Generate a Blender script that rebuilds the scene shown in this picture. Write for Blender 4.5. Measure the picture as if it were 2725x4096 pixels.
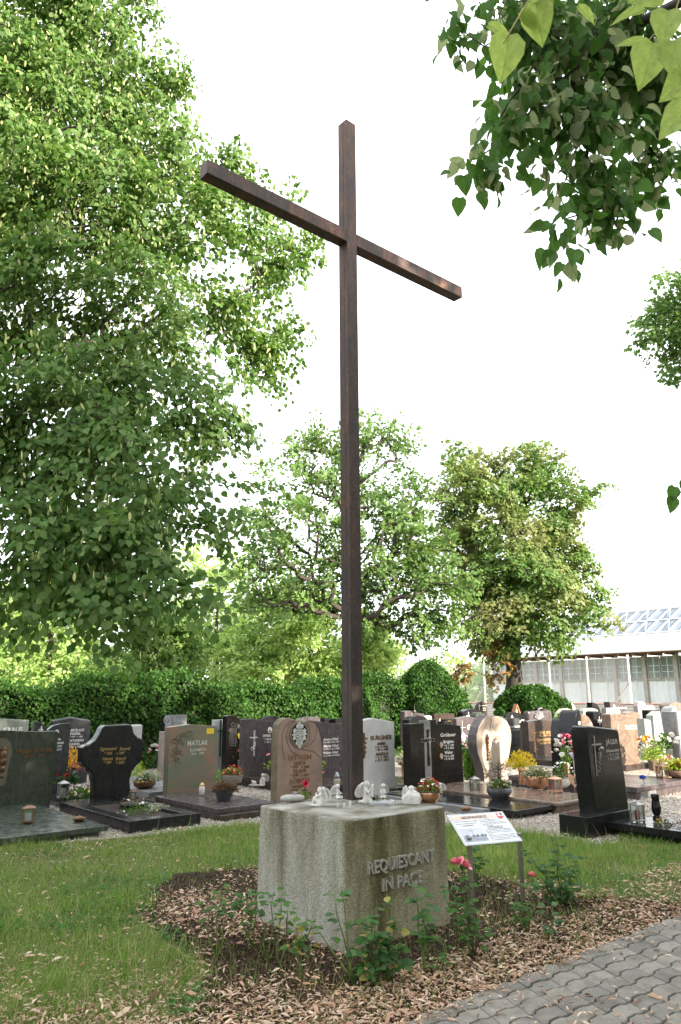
import bpy, bmesh, math, random
import numpy as np
from mathutils import Vector, Matrix

for o in list(bpy.data.objects): bpy.data.objects.remove(o)
SC = bpy.context.scene
COL = SC.collection
R = math.radians

# ------------------------------------------------------------------ camera
F, TH, ROLL, EYE = 3028.4, 0.2351, 0.0067, 1.62          # focal length in photo pixels, tilt, roll, eye height
AZ = 0.8654                                               # bearing of the grave rows
E1 = np.array([math.sin(AZ), math.cos(AZ), 0.0])          # along the rows
E2 = np.array([-math.cos(AZ), math.sin(AZ), 0.0])         # away from the path
RZ = math.pi / 2 - AZ
cam = bpy.data.cameras.new('camera'); camo = bpy.data.objects.new('camera', cam); COL.objects.link(camo)
cam.sensor_fit = 'VERTICAL'; cam.sensor_height = 36; cam.lens = F / 4096 * 36
cam.clip_start = 0.05; cam.clip_end = 2000
cam.dof.use_dof = True; cam.dof.focus_distance = 8.0; cam.dof.aperture_fstop = 9.0
camo.matrix_world = Matrix.Translation((0, 0, EYE)) @ Matrix.Rotation(math.pi / 2 + TH, 4, 'X') @ Matrix.Rotation(-ROLL, 4, 'Z')
SC.camera = camo

# ------------------------------------------------------------------ light
SUN_AZ, SUN_EL = R(128), R(21)
w = bpy.data.worlds.new("World"); SC.world = w; w.use_nodes = True
nt = w.node_tree; nt.nodes.clear()
out = nt.nodes.new('ShaderNodeOutputWorld')
sky = nt.nodes.new('ShaderNodeTexSky'); sky.sky_type = 'NISHITA'; sky.sun_disc = False
sky.sun_elevation = SUN_EL; sky.sun_rotation = SUN_AZ; sky.dust_density = 3.0; sky.air_density = 1.0
b1 = nt.nodes.new('ShaderNodeBackground'); b1.inputs[1].default_value = 0.09
nt.links.new(sky.outputs[0], b1.inputs[0])
tc = nt.nodes.new('ShaderNodeTexCoord'); mp = nt.nodes.new('ShaderNodeMapping'); mp.inputs['Scale'].default_value = (1, 1, 2.6)
nz = nt.nodes.new('ShaderNodeTexNoise'); nz.inputs['Scale'].default_value = 1.7; nz.inputs['Detail'].default_value = 5; nz.inputs['Roughness'].default_value = .55
rmp = nt.nodes.new('ShaderNodeValToRGB')
rmp.color_ramp.elements[0].position = .25; rmp.color_ramp.elements[0].color = (.80, .83, .87, 1)
rmp.color_ramp.elements[1].position = .75; rmp.color_ramp.elements[1].color = (1.0, .99, .98, 1)
b2 = nt.nodes.new('ShaderNodeBackground'); b2.inputs[1].default_value = 0.50
mx = nt.nodes.new('ShaderNodeMixShader'); mx.inputs[0].default_value = 0.80
nt.links.new(tc.outputs['Generated'], mp.inputs[0]); nt.links.new(mp.outputs[0], nz.inputs['Vector'])
nt.links.new(nz.outputs[0], rmp.inputs[0]); nt.links.new(rmp.outputs[0], b2.inputs[0])
nt.links.new(b1.outputs[0], mx.inputs[1]); nt.links.new(b2.outputs[0], mx.inputs[2]); nt.links.new(mx.outputs[0], out.inputs[0])
sun = bpy.data.lights.new('sun', 'SUN'); sun.energy = 2.7; sun.angle = R(0.6); sun.color = (1.0, .88, .73)
suno = bpy.data.objects.new('sun', sun); COL.objects.link(suno)
sd = Vector((math.sin(SUN_AZ) * math.cos(SUN_EL), math.cos(SUN_AZ) * math.cos(SUN_EL), math.sin(SUN_EL)))
suno.rotation_euler = sd.to_track_quat('Z', 'Y').to_euler(); suno.location = (20, -20, 30)
SC.view_settings.view_transform = 'Standard'; SC.view_settings.look = 'None'
SC.view_settings.exposure = 2.65; SC.view_settings.gamma = 1.0; SC.view_settings.use_curve_mapping = False
SC.render.engine = 'CYCLES'
SC.cycles.max_bounces = 6; SC.cycles.diffuse_bounces = 3; SC.cycles.glossy_bounces = 3; SC.cycles.transmission_bounces = 4
SC.cycles.transparent_max_bounces = 6; SC.cycles.use_denoising = True; SC.cycles.sample_clamp_indirect = 4

# ------------------------------------------------------------------ measuring helpers (photo pixel -> place in the cemetery)
def ray(px, py):
    a = (px - 1362.5) / F; b = (2048 - py) / F
    c, s = math.cos(ROLL), math.sin(ROLL)
    x = a * c - b * s; u = a * s + b * c
    return np.array([x, math.cos(TH) - u * math.sin(TH), u * math.cos(TH) + math.sin(TH)])
EYEV = np.array([0, 0, EYE])
def W(px, py, z=0.0):
    d = ray(px, py); return EYEV + d * (z - EYE) / d[2]
def D(px, py, Y):
    d = ray(px, py); return EYEV + d * Y / d[1]
def uv(p): return float(p[0] * E1[0] + p[1] * E1[1]), float(p[0] * E2[0] + p[1] * E2[1])
def G(u, v, z=0.0): q = E1 * u + E2 * v; return np.array([q[0], q[1], z])

# ------------------------------------------------------------------ object helpers
def tag(o, label=None, cat=None, group=None, kind=None):
    if label: o['label'] = label
    if cat: o['category'] = cat
    if group: o['group'] = group
    if kind: o['kind'] = kind
    return o
def empty(name, loc, label, cat, group=None, rz=0.0):
    o = bpy.data.objects.new(name, None); COL.objects.link(o)
    o.location = tuple(loc); o.rotation_euler = (0, 0, rz); o.empty_display_size = .1
    return tag(o, label, cat, group)
def link(name, me, mat=None, parent=None, loc=None):
    o = bpy.data.objects.new(name, me); COL.objects.link(o)
    if mat is not None and not me.materials: me.materials.append(mat)
    if parent is not None: o.parent = parent
    if loc is not None: o.location = tuple(loc)
    return o
def smooth(me): me.polygons.foreach_set('use_smooth', np.ones(len(me.polygons), bool))
def bevel_me(me, w, seg=2, ang=.5):
    bm = bmesh.new(); bm.from_mesh(me)
    bmesh.ops.remove_doubles(bm, verts=bm.verts, dist=1e-5)
    es = [e for e in bm.edges if len(e.link_faces) == 2 and e.calc_face_angle(0) > ang]
    if es: bmesh.ops.bevel(bm, geom=es, offset=w, segments=seg, profile=.5, affect='EDGES', clamp_overlap=True)
    bm.to_mesh(me); bm.free()
class MB:
    def __init__(s): s.v = []; s.f = []
    def add(s, vs, fs, M=None):
        n = len(s.v)
        if M is not None: vs = [tuple(M @ Vector(p)) for p in vs]
        s.v += [tuple(map(float, p)) for p in vs]; s.f += [tuple(i + n for i in f) for f in fs]; return s
    def box(s, x0, x1, y0, y1, z0, z1, M=None):
        return s.add([(x0,y0,z0),(x1,y0,z0),(x1,y1,z0),(x0,y1,z0),(x0,y0,z1),(x1,y0,z1),(x1,y1,z1),(x0,y1,z1)],
                     [(0,3,2,1),(4,5,6,7),(0,1,5,4),(1,2,6,5),(2,3,7,6),(3,0,4,7)], M)
    def prism(s, outl, y0, y1, M=None):
        n = len(outl); vs = [(x, y0, z) for x, z in outl] + [(x, y1, z) for x, z in outl]
        a = sum(outl[i][0] * outl[(i+1) % n][1] - outl[(i+1) % n][0] * outl[i][1] for i in range(n))
        fr = tuple(range(n)); bk = tuple(range(2*n-1, n-1, -1))
        sd = [(i, n+i, n+(i+1) % n, (i+1) % n) for i in range(n)]
        if a < 0: fr = fr[::-1]; bk = bk[::-1]; sd = [q[::-1] for q in sd]
        return s.add(vs, [fr, bk] + sd, M)
    def tube(s, pts, r, n=5, cap=True):
        pts = [Vector(p) for p in pts]; k = len(pts); rr = r if hasattr(r, '__len__') else [r] * k
        b = len(s.v)
        for i, p in enumerate(pts):
            t = (pts[min(i+1, k-1)] - pts[max(i-1, 0)])
            t = t.normalized() if t.length > 1e-9 else Vector((0, 0, 1))
            a = t.cross(Vector((0.13, .21, 1)) if abs(t.z) < .9 else Vector((1, .1, 0))).normalized(); c = t.cross(a)
            for j in range(n):
                q = p + (a * math.cos(2*math.pi*j/n) + c * math.sin(2*math.pi*j/n)) * rr[i]; s.v.append(tuple(q))
        for i in range(k-1):
            for j in range(n):
                s.f.append((b+i*n+j, b+i*n+(j+1) % n, b+(i+1)*n+(j+1) % n, b+(i+1)*n+j))
        if cap: s.f.append(tuple(b+j for j in range(n))[::-1]); s.f.append(tuple(b+(k-1)*n+j for j in range(n)))
        return s
    def lathe(s, prof, n=24, M=None, sx=1, sy=1):
        vs = []; fs = []
        for r, z in prof:
            for j in range(n): vs.append((r*sx*math.cos(2*math.pi*j/n), r*sy*math.sin(2*math.pi*j/n), z))
        for i in range(len(prof)-1):
            for j in range(n): fs.append((i*n+j, i*n+(j+1) % n, (i+1)*n+(j+1) % n, (i+1)*n+j))
        fs.append(tuple(range(n))[::-1]); fs.append(tuple((len(prof)-1)*n+j for j in range(n)))
        return s.add(vs, fs, M)
    def ball(s, c, r, n=8, m=6, sx=1, sy=1, sz=1, M=None):
        prof = [(max(1e-4, math.sin(math.pi*i/m))*r, -math.cos(math.pi*i/m)*r*sz) for i in range(m+1)]
        T = Matrix.Translation(c); return s.lathe(prof, n, (M @ T) if M is not None else T, sx, sy)
    def mesh(s, name, bev=0, seg=2, sm=False):
        me = bpy.data.meshes.new(name); me.from_pydata(s.v, [], s.f); me.update()
        if bev: bevel_me(me, bev, seg)
        if sm: smooth(me)
        return me
    def build(s, name, mat, parent=None, bev=0, seg=2, sm=False, loc=None):
        return link(name, s.mesh(name, bev, seg, sm), mat, parent, loc)

def fast_mesh(name, V, Fc):
    me = bpy.data.meshes.new(name); V = np.ascontiguousarray(V, np.float32).reshape(-1, 3); k = Fc.shape[1]
    me.vertices.add(len(V)); me.vertices.foreach_set('co', V.ravel())
    me.loops.add(Fc.size); me.loops.foreach_set('vertex_index', np.ascontiguousarray(Fc, np.int32).ravel())
    me.polygons.add(len(Fc)); me.polygons.foreach_set('loop_start', np.arange(0, Fc.size, k, dtype=np.int32))
    me.update(calc_edges=True); return me
def norm(a): return a / np.maximum(np.linalg.norm(a, axis=-1, keepdims=True), 1e-9)
def scatter(name, T, Fc, P, X, Y, Z, S):
    """many small pieces (leaves, blades, pebbles) with their own axes and size in one mesh"""
    T = np.asarray(T, float); Fc = np.asarray(Fc); S = np.asarray(S, float)
    if S.ndim == 1: S = S[:, None].repeat(3, 1)
    V = P[:, None, :] + T[None, :, 0, None] * (X * S[:, 0:1])[:, None] + T[None, :, 1, None] * (Y * S[:, 1:2])[:, None] + T[None, :, 2, None] * (Z * S[:, 2:3])[:, None]
    n = len(P); FF = (Fc[None] + (np.arange(n) * len(T))[:, None, None]).reshape(-1, Fc.shape[1])
    return fast_mesh(name, V.reshape(-1, 3), FF)
def frames(d, n):
    d = norm(d); x = norm(np.cross(d, n)); z = np.cross(x, d); return x, d, z
rng = np.random.default_rng(7)
def rnd(n, s=1.0): return rng.normal(size=(n, 3)) * s

# ------------------------------------------------------------------ materials
MATS = {}
def newmat(name):
    m = bpy.data.materials.new(name); m.use_nodes = True; nt = m.node_tree; nt.nodes.clear()
    o = nt.nodes.new('ShaderNodeOutputMaterial'); return m, nt, o
def N(nt, t, **kw):
    n = nt.nodes.new('ShaderNode' + t)
    for k, v in kw.items():
        if k in n.inputs.keys(): n.inputs[k].default_value = v
        else: setattr(n, k, v)
    return n
def ramp(nt, stops, src=None, interp='LINEAR'):
    r = nt.nodes.new('ShaderNodeValToRGB'); r.color_ramp.interpolation = interp; e = r.color_ramp.elements
    while len(e) < len(stops): e.new(.5)
    while len(e) > len(stops): e.remove(e[-1])
    for i, (p, c) in enumerate(stops): e[i].position = p; e[i].color = (*c[:3], 1)
    if src is not None: nt.links.new(src, r.inputs[0])
    return r
def mat(name, col, rough=.6, metal=0.0, var=.0, scale=20, bump=0.0, bscale=None, spec=.5, dirt=None, coat=0.0):
    if name in MATS: return MATS[name]
    m, nt, o = newmat(name); b = N(nt, 'BsdfPrincipled', Roughness=rough, Metallic=metal)
    b.inputs['Specular IOR Level'].default_value = spec; b.inputs['Coat Weight'].default_value = coat
    tc = N(nt, 'TexCoord'); nz = N(nt, 'TexNoise', Scale=scale, Detail=6.0, Roughness=.6); nt.links.new(tc.outputs['Object'], nz.inputs['Vector'])
    v = max(var, .06)
    r = ramp(nt, [(.3, [c*(1-v) for c in col]), (.7, [min(1, c*(1+v)) for c in col])], nz.outputs[0]); cs = r.outputs[0]
    if dirt:
        n2 = N(nt, 'TexNoise', Scale=dirt[1], Detail=5.0, Roughness=.7); nt.links.new(tc.outputs['Object'], n2.inputs['Vector'])
        r2 = ramp(nt, [(.45, (0, 0, 0)), (.65, (1, 1, 1))], n2.outputs[0]); mx = N(nt, 'MixRGB'); nt.links.new(r2.outputs[0], mx.inputs[0])
        nt.links.new(cs, mx.inputs[1]); mx.inputs[2].default_value = (*dirt[0], 1); cs = mx.outputs[0]
    nt.links.new(cs, b.inputs['Base Color'])
    if bump:
        n3 = N(nt, 'TexNoise', Scale=bscale or scale*3, Detail=4.0); nt.links.new(tc.outputs['Object'], n3.inputs['Vector'])
        bp = N(nt, 'Bump', Strength=bump, Distance=.01); nt.links.new(n3.outputs[0], bp.inputs['Height']); nt.links.new(bp.outputs[0], b.inputs['Normal'])
    nt.links.new(b.outputs[0], o.inputs[0]); MATS[name] = m; return m
def granite(name, a, b, c, sp=140, vein=0.0, vs=3.0, rough=.16, stretch=(1, 1, 1), rot=0.0, bump=0.0):
    """a = ground colour, b = second colour in clouds or veins, c = crystal speckle"""
    if name in MATS: return MATS[name]
    m, nt, o = newmat(name); bs = N(nt, 'BsdfPrincipled', Roughness=rough)
    tc = N(nt, 'TexCoord'); mp = N(nt, 'Mapping'); mp.inputs['Scale'].default_value = stretch; mp.inputs['Rotation'].default_value = (0, rot, 0)
    nt.links.new(tc.outputs['Object'], mp.inputs[0])
    n1 = N(nt, 'TexNoise', Scale=vs, Detail=8.0, Roughness=.65, Distortion=vein); nt.links.new(mp.outputs[0], n1.inputs['Vector'])
    r1 = ramp(nt, [(.41, a), (.59, b)], n1.outputs[0])
    n2 = N(nt, 'TexNoise', Scale=sp, Detail=3.0, Roughness=.8); nt.links.new(tc.outputs['Object'], n2.inputs['Vector'])
    r2 = ramp(nt, [(.48, (0, 0, 0)), (.62, (1, 1, 1))], n2.outputs[0])
    mx = N(nt, 'MixRGB'); nt.links.new(r2.outputs[0], mx.inputs[0]); nt.links.new(r1.outputs[0], mx.inputs[1]); mx.inputs[2].default_value = (*c, 1)
    nt.links.new(mx.outputs[0], bs.inputs['Base Color'])
    bs.inputs['Specular IOR Level'].default_value = .27; n3 = N(nt, 'TexNoise', Scale=9.0, Detail=5.0); nt.links.new(tc.outputs['Object'], n3.inputs['Vector'])
    r3 = ramp(nt, [(.4, (rough,)*3), (.7, (min(1, rough+.18),)*3)], n3.outputs[0]); nt.links.new(r3.outputs[0], bs.inputs['Roughness'])
    if bump:
        bp = N(nt, 'Bump', Strength=bump, Distance=.006); nt.links.new(n2.outputs[0], bp.inputs['Height']); nt.links.new(bp.outputs[0], bs.inputs['Normal'])
    nt.links.new(bs.outputs[0], o.inputs[0]); MATS[name] = m; return m
def leafmat(name, cols, tl=.45, back=None, rough=.5, gloss=0.018, clump=None):
    if name in MATS: return MATS[name]
    m, nt, o = newmat(name); g = N(nt, 'NewGeometry')
    st = [(i/max(1, len(cols)-1), c) for i, c in enumerate(cols)]; r = ramp(nt, st, g.outputs['Random Per Island']); cs = r.outputs[0]
    if clump:
        tc = N(nt, 'TexCoord'); nz = N(nt, 'TexNoise', Scale=clump[1], Detail=3.0); nt.links.new(tc.outputs['Object'], nz.inputs['Vector'])
        r2 = ramp(nt, [(.45, (0, 0, 0)), (.62, (1, 1, 1))], nz.outputs[0]); mx = N(nt, 'MixRGB'); nt.links.new(r2.outputs[0], mx.inputs[0])
        nt.links.new(cs, mx.inputs[1]); mx.inputs[2].default_value = (*clump[0], 1); cs = mx.outputs[0]
    if back:
        mb = N(nt, 'MixRGB'); nt.links.new(g.outputs['Backfacing'], mb.inputs[0]); nt.links.new(cs, mb.inputs[1]); mb.inputs[2].default_value = (*back, 1); cs = mb.outputs[0]
    d = N(nt, 'BsdfDiffuse'); t = N(nt, 'BsdfTranslucent'); gl = N(nt, 'BsdfGlossy', Roughness=rough)
    hs = N(nt, 'HueSaturation', Saturation=1.15, Value=1.5); hs.inputs['Hue'].default_value = .485
    nt.links.new(cs, hs.inputs['Color']); nt.links.new(cs, d.inputs[0]); nt.links.new(hs.outputs[0], t.inputs[0])
    m1 = N(nt, 'MixShader'); m1.inputs[0].default_value = tl; nt.links.new(d.outputs[0], m1.inputs[1]); nt.links.new(t.outputs[0], m1.inputs[2])
    m2 = N(nt, 'MixShader'); m2.inputs[0].default_value = gloss; nt.links.new(m1.outputs[0], m2.inputs[1]); nt.links.new(gl.outputs[0], m2.inputs[2])
    nt.links.new(m2.outputs[0], o.inputs[0]); MATS[name] = m; return m
def glassmat():
    if 'glass' in MATS: return MATS['glass']
    m, nt, o = newmat('glass'); g = N(nt, 'BsdfGlossy', Roughness=.05); t = N(nt, 'BsdfTransparent'); t.inputs[0].default_value = (.86, .9, .9, 1)
    mx = N(nt, 'MixShader'); mx.inputs[0].default_value = .18; nt.links.new(t.outputs[0], mx.inputs[1]); nt.links.new(g.outputs[0], mx.inputs[2]); nt.links.new(mx.outputs[0], o.inputs[0])
    MATS['glass'] = m; return m

M_GOLD = mat('bronze_letters', (.30, .165, .085), .38, .85, .3, 60)
M_GOLDB = mat('gold_letters', (.62, .42, .17), .4, .6, .15, 60)
M_WHITE = mat('white_letter_paint', (.78, .78, .76), .6)
M_SILV = mat('steel_letters', (.5, .5, .5), .3, .9, .1)
M_BRONZE = mat('cast_bronze', (.19, .11, .06), .38, .8, .45, 30, .5, 80)
M_COPPER = mat('hammered_copper', (.62, .33, .20), .3, .9, .25, 25, .6, 45)
M_DARKMET = mat('dark_metal', (.07, .065, .06), .4, .7, .2, 40)
M_PEWTER = mat('pewter', (.33, .33, .32), .38, .85, .2, 40, .2)
M_BLACKPL = mat('black_glazed', (.025, .025, .027), .25, 0, .2, 20)
M_GREYPOT = mat('anthracite_pot', (.075, .077, .08), .45, 0, .2, 15, .15)
M_CLAY = mat('terracotta', (.16, .09, .065), .75, 0, .25, 12, .3)
M_PLASTER = mat('white_cast_stone', (.72, .71, .67), .75, 0, .08, 25, .25, 60, dirt=((.45, .44, .38), 14))
M_STONEGR = mat('grey_river_stone', (.38, .37, .35), .8, 0, .2, 18, .5, 90)
M_SOIL = mat('potting_soil', (.03, .022, .016), .95, 0, .5, 40, .8)
M_RED = mat('red_candle_wax', (.6, .015, .012), .35)
M_WAX = mat('white_candle_wax', (.78, .75, .66), .4)
M_BARK = mat('rough_bark', (.085, .067, .05), .9, 0, .45, 9, 1.0, 26, dirt=((.16, .16, .12), 3.5))
M_BARKD = mat('dark_bark', (.045, .038, .03), .9, 0, .4, 9, 1.0, 26)
M_WHITEMET = mat('white_painted_steel', (.74, .75, .75), .5)
GLASS = glassmat()
def pm(n, c, ro=.55): return mat('petals_' + n, c, ro, 0, .15, 40)
P_PINK, P_RED, P_WHITE, P_YEL, P_ORANGE = pm('pink', (.80, .27, .32)), pm('red', (.55, .012, .02)), pm('white', (.80, .78, .74)), pm('yellow', (.78, .58, .04)), pm('orange', (.72, .26, .03))
P_PURPLE, P_BLUE, P_MAG, P_LILAC = pm('purple', (.10, .02, .14)), pm('blue', (.02, .06, .50)), pm('magenta', (.62, .03, .14)), pm('lilac', (.55, .42, .62))
L_GREEN = leafmat('green_leaves', [(.035, .09, .018), (.07, .15, .03), (.12, .21, .05)], .3)
L_DARK = leafmat('dark_leaves', [(.02, .055, .02), (.035, .085, .028), (.06, .12, .035)], .25, gloss=0.036)
L_YEL = leafmat('yellow_leaves', [(.55, .42, .05), (.7, .55, .08), (.45, .42, .06)], .4)
L_GOLDEN = leafmat('golden_dry_leaves', [(.65, .38, .05), (.75, .52, .10), (.5, .22, .03)], .4)
L_DRY = leafmat('dry_twigs', [(.14, .09, .05), (.24, .16, .10), (.09, .06, .04)], .1)
L_LIME = leafmat('lime_leaves', [(.20, .30, .04), (.32, .42, .07), (.14, .25, .04)], .4)
L_PALE = leafmat('pale_leaves', [(.30, .34, .2), (.5, .5, .38), (.2, .26, .12)], .3)
L_RUSSET = leafmat('russet_leaves', [(.16, .04, .02), (.25, .10, .04), (.10, .12, .03)], .3)

LEAF_T = [(0, 0, 0), (.34, .12, .07), (.45, .50, .10), (0, 1.05, -.05), (-.45, .50, .10), (-.34, .12, .07)]
LEAF_F = [(0, 1, 2, 3), (0, 3, 4, 5)]
NARROW_T = [(0, 0, 0), (.14, .25, .03), (.15, .6, .03), (0, 1, -.04), (-.15, .6, .03), (-.14, .25, .03)]

# ================================================================== ground
def sheet(name, pts, z, m, kind='structure'):
    me = bpy.data.meshes.new(name); me.from_pydata([(p[0], p[1], z) for p in pts], [], [tuple(range(len(pts)))]); me.update()
    return tag(link(name, me, m), kind=kind)
def ground_mat(name, stops, scale, bump, s2=60, cell=False, rough=.9):
    m, nt, o = newmat(name); b = N(nt, 'BsdfPrincipled', Roughness=rough); b.inputs['Specular IOR Level'].default_value = .15; tc = N(nt, 'TexCoord')
    if cell:
        n1 = N(nt, 'TexVoronoi', Scale=scale); nt.links.new(tc.outputs['Object'], n1.inputs['Vector'])
        sp = N(nt, 'SeparateColor'); nt.links.new(n1.outputs['Color'], sp.inputs[0]); r = ramp(nt, stops, sp.outputs[0]); h = n1.outputs['Distance']
    else:
        n1 = N(nt, 'TexNoise', Scale=scale, Detail=9.0, Roughness=.72); nt.links.new(tc.outputs['Object'], n1.inputs['Vector']); r = ramp(nt, stops, n1.outputs[0]); h = n1.outputs[0]
    n2 = N(nt, 'TexNoise', Scale=2.2, Detail=4.0); nt.links.new(tc.outputs['Object'], n2.inputs['Vector'])
    r2 = ramp(nt, [(.3, (.72, .70, .68)), (.7, (1, 1, 1))], n2.outputs[0]); mu = N(nt, 'MixRGB', blend_type='MULTIPLY'); mu.inputs[0].default_value = 1
    nt.links.new(r.outputs[0], mu.inputs[1]); nt.links.new(r2.outputs[0], mu.inputs[2]); nt.links.new(mu.outputs[0], b.inputs['Base Color'])
    bp = N(nt, 'Bump', Strength=bump, Distance=.02, invert=cell); nt.links.new(h, bp.inputs['Height']); nt.links.new(bp.outputs[0], b.inputs['Normal'])
    nt.links.new(b.outputs[0], o.inputs[0]); return m
GM = ground_mat('gravel_surface', [(0, (.20, .17, .14)), (.5, (.36, .32, .28)), (1, (.55, .51, .46))], 55, .7, cell=True)
sheet('ground', [(-400, -60), (400, -60), (400, 700), (-400, 700)], 0, GM)
LM = ground_mat('lawn_soil', [(.3, (.06, .07, .025)), (.55, (.11, .13, .04)), (.75, (.20, .17, .10))], 24, .6)
# grass edge: runs beside the grave fronts, steps toward the camera on the right
edge = [G(-14, 9.15), G(2.9, 9.0), G(4.1, 8.75), G(5.1, 8.7), G(6.0, 8.65), G(6.9, 8.0), G(7.6, 6.9), G(7.85, 5.3), G(7.95, 4.9), G(9.5, 4.8), G(14, 4.6)]
lawn_poly = [tuple(p[:2]) for p in edge] + [tuple(G(14, 2.9)[:2]), tuple(G(3, 2.9)[:2]), (-.6, 1.0), (-12, 1.0)]
far_lawn = leafmat('far_lawn_mat', [(.10, .15, .04)], 0)
sheet('meadow', [G(31, -60)[:2], G(31, 120)[:2], G(300, 300)[:2], G(300, -60)[:2]], .008, ground_mat('meadow_grass', [(.3, (.10, .13, .05)), (.7, (.22, .24, .12))], 3, .3))
def wob(x, y):
    o = [0., 0.]
    for k in range(2):
        r = np.random.default_rng(k+1)
        for q in range(5): a = r.random()*6.28; f = 3*(1.0+.8*q); o[k] += math.sin(x*f*math.cos(a)+y*f*math.sin(a)+r.random()*6.28)/(1+.6*q)*.08
    return o
def organic(poly, step=.09):
    out = []; n = len(poly)
    for i in range(n):
        a, b = np.array(poly[i][:2], float), np.array(poly[(i+1) % n][:2], float); k = max(1, min(160, int(np.linalg.norm(b-a)/step)))
        for t in range(k): p = a+(b-a)*t/k; w_ = wob(p[0], p[1]); out.append((p[0]-w_[0], p[1]-w_[1]))
    return out
BM_ = ground_mat('bed_soil', [(.3, (.018, .013, .010)), (.6, (.045, .032, .022)), (.8, (.10, .07, .045))], 30, .9)
bed_poly = [W(*p) for p in [(560, 3560), (700, 3500), (950, 3470), (1750, 3470), (1900, 3520), (2150, 3570), (2400, 3610), (2725, 3650)]] + [G(7.6, 2.9), G(2.3, 2.9), W(1100, 4150), W(800, 4100), W(790, 3900), W(690, 3720), W(570, 3640)]
sheet('lawn', organic(lawn_poly), .004, LM)
sheet('flower_bed', organic(bed_poly), .008, BM_)
SAND = ground_mat('joint_sand', [(.3, (.035, .032, .026)), (.6, (.07, .062, .05)), (.75, (.05, .08, .025))], 40, .8)
pv = 3.03
pav = sheet('pavement', [G(-2, pv - .02)[:2], G(14, pv - .02)[:2], G(14, -8)[:2], G(-2, -8)[:2]], .012, SAND)
# interlocking wavy pavers, one object each, one mesh
def paver_mesh():
    L, Wd, g = .205, .118, .0045
    def wave(t): return .016 * (1 if (t % 1.0) < .5 else -1)
    xs = [0, .18, .32, .68, .82, 1.0]; am = [.0, .0, .020, .020, .0, .0]
    SH = .045; bot = [(L*t, a*1.0) for t, a in zip(xs, am)]; top = [(L*t + SH, Wd + a) for t, a in zip(xs, am)]; gx = .0018
    pts = [(x + (gx if i == 0 else -gx if i == len(bot)-1 else 0), y + g) for i, (x, y) in enumerate(bot)] + [(x + (gx if i == 0 else -gx if i == len(top)-1 else 0), y - g) for i, (x, y) in list(enumerate(top))[::-1]]
    n = len(pts); m = MB(); cx = L/2 + SH/2; cy = Wd/2 + .008
    ins = [(x + (cx-x)*.03, y + (cy-y)*.06) for x, y in pts]
    m.add([(x, y, 0) for x, y in pts] + [(x, y, .024) for x, y in pts] + [(x, y, .030) for x, y in ins],
          [(i, (i+1) % n, n+(i+1) % n, n+i) for i in range(n)] + [(n+i, n+(i+1) % n, 2*n+(i+1) % n, 2*n+i) for i in range(n)] + [tuple(range(2*n, 3*n))])
    me = m.mesh('paver'); mm, nt, o = newmat('paver_concrete'); b = N(nt, 'BsdfPrincipled', Roughness=.92); b.inputs['Specular IOR Level'].default_value = .2; tc = N(nt, 'TexCoord'); oi = N(nt, 'ObjectInfo')
    vm = N(nt, 'VectorMath', operation='ADD'); nt.links.new(tc.outputs['Object'], vm.inputs[0]); cx_ = N(nt, 'CombineXYZ'); ml = N(nt, 'Math', operation='MULTIPLY'); ml.inputs[1].default_value = 37
    nt.links.new(oi.outputs['Random'], ml.inputs[0]); nt.links.new(ml.outputs[0], cx_.inputs[0]); nt.links.new(cx_.outputs[0], vm.inputs[1])
    n1 = N(nt, 'TexNoise', Scale=170.0, Detail=4.0, Roughness=.8); n2 = N(nt, 'TexNoise', Scale=9.0, Detail=6.0, Roughness=.7)
    nt.links.new(vm.outputs[0], n1.inputs['Vector']); nt.links.new(vm.outputs[0], n2.inputs['Vector'])
    r1 = ramp(nt, [(.3, (.13, .122, .108)), (.5, (.235, .222, .198)), (.7, (.36, .34, .305))], n1.outputs[0]); r2 = ramp(nt, [(.3, (.62, .62, .58)), (.55, (1, 1, 1)), (.75, (1.2, 1.2, 1.16))], n2.outputs[0])
    mu = N(nt, 'MixRGB', blend_type='MULTIPLY'); mu.inputs[0].default_value = 1; nt.links.new(r1.outputs[0], mu.inputs[1]); nt.links.new(r2.outputs[0], mu.inputs[2])
    r3 = ramp(nt, [(0, (.78, .78, .78)), (1, (1.1, 1.08, 1.04))], oi.outputs['Random']); mu2 = N(nt, 'MixRGB', blend_type='MULTIPLY'); mu2.inputs[0].default_value = 1
    nt.links.new(mu.outputs[0], mu2.inputs[1]); nt.links.new(r3.outputs[0], mu2.inputs[2]); nt.links.new(mu2.outputs[0], b.inputs['Base Color'])
    bp = N(nt, 'Bump', Strength=.6, Distance=.004); nt.links.new(n1.outputs[0], bp.inputs['Height']); nt.links.new(bp.outputs[0], b.inputs['Normal']); nt.links.new(b.outputs[0], o.inputs[0])
    me.materials.append(mm); return me
pme = paver_mesh(); np_ = 0
for j in range(14):
    for i in range(-2, 32):
        u = 2.35 + i * .205 - .045*(j % 9); v = pv - .14 - j * .118
        if j == 0 and random.random() < 0: continue
        p = G(u + .1, v + .06)
        if abs(p[0]) / max(p[1], .1) > .50 or p[1] < 3.9: continue
        q = G(u, v); o = bpy.data.objects.new('paver', pme); COL.objects.link(o); o.parent = pav
        rr = random.Random(i * 31 + j); o.location = (q[0], q[1], .012 + rr.uniform(-.003, .003)); o.rotation_euler = (rr.uniform(-.005, .005), rr.uniform(-.005, .005), RZ + rr.uniform(-.008, .008)); np_ += 1

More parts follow.
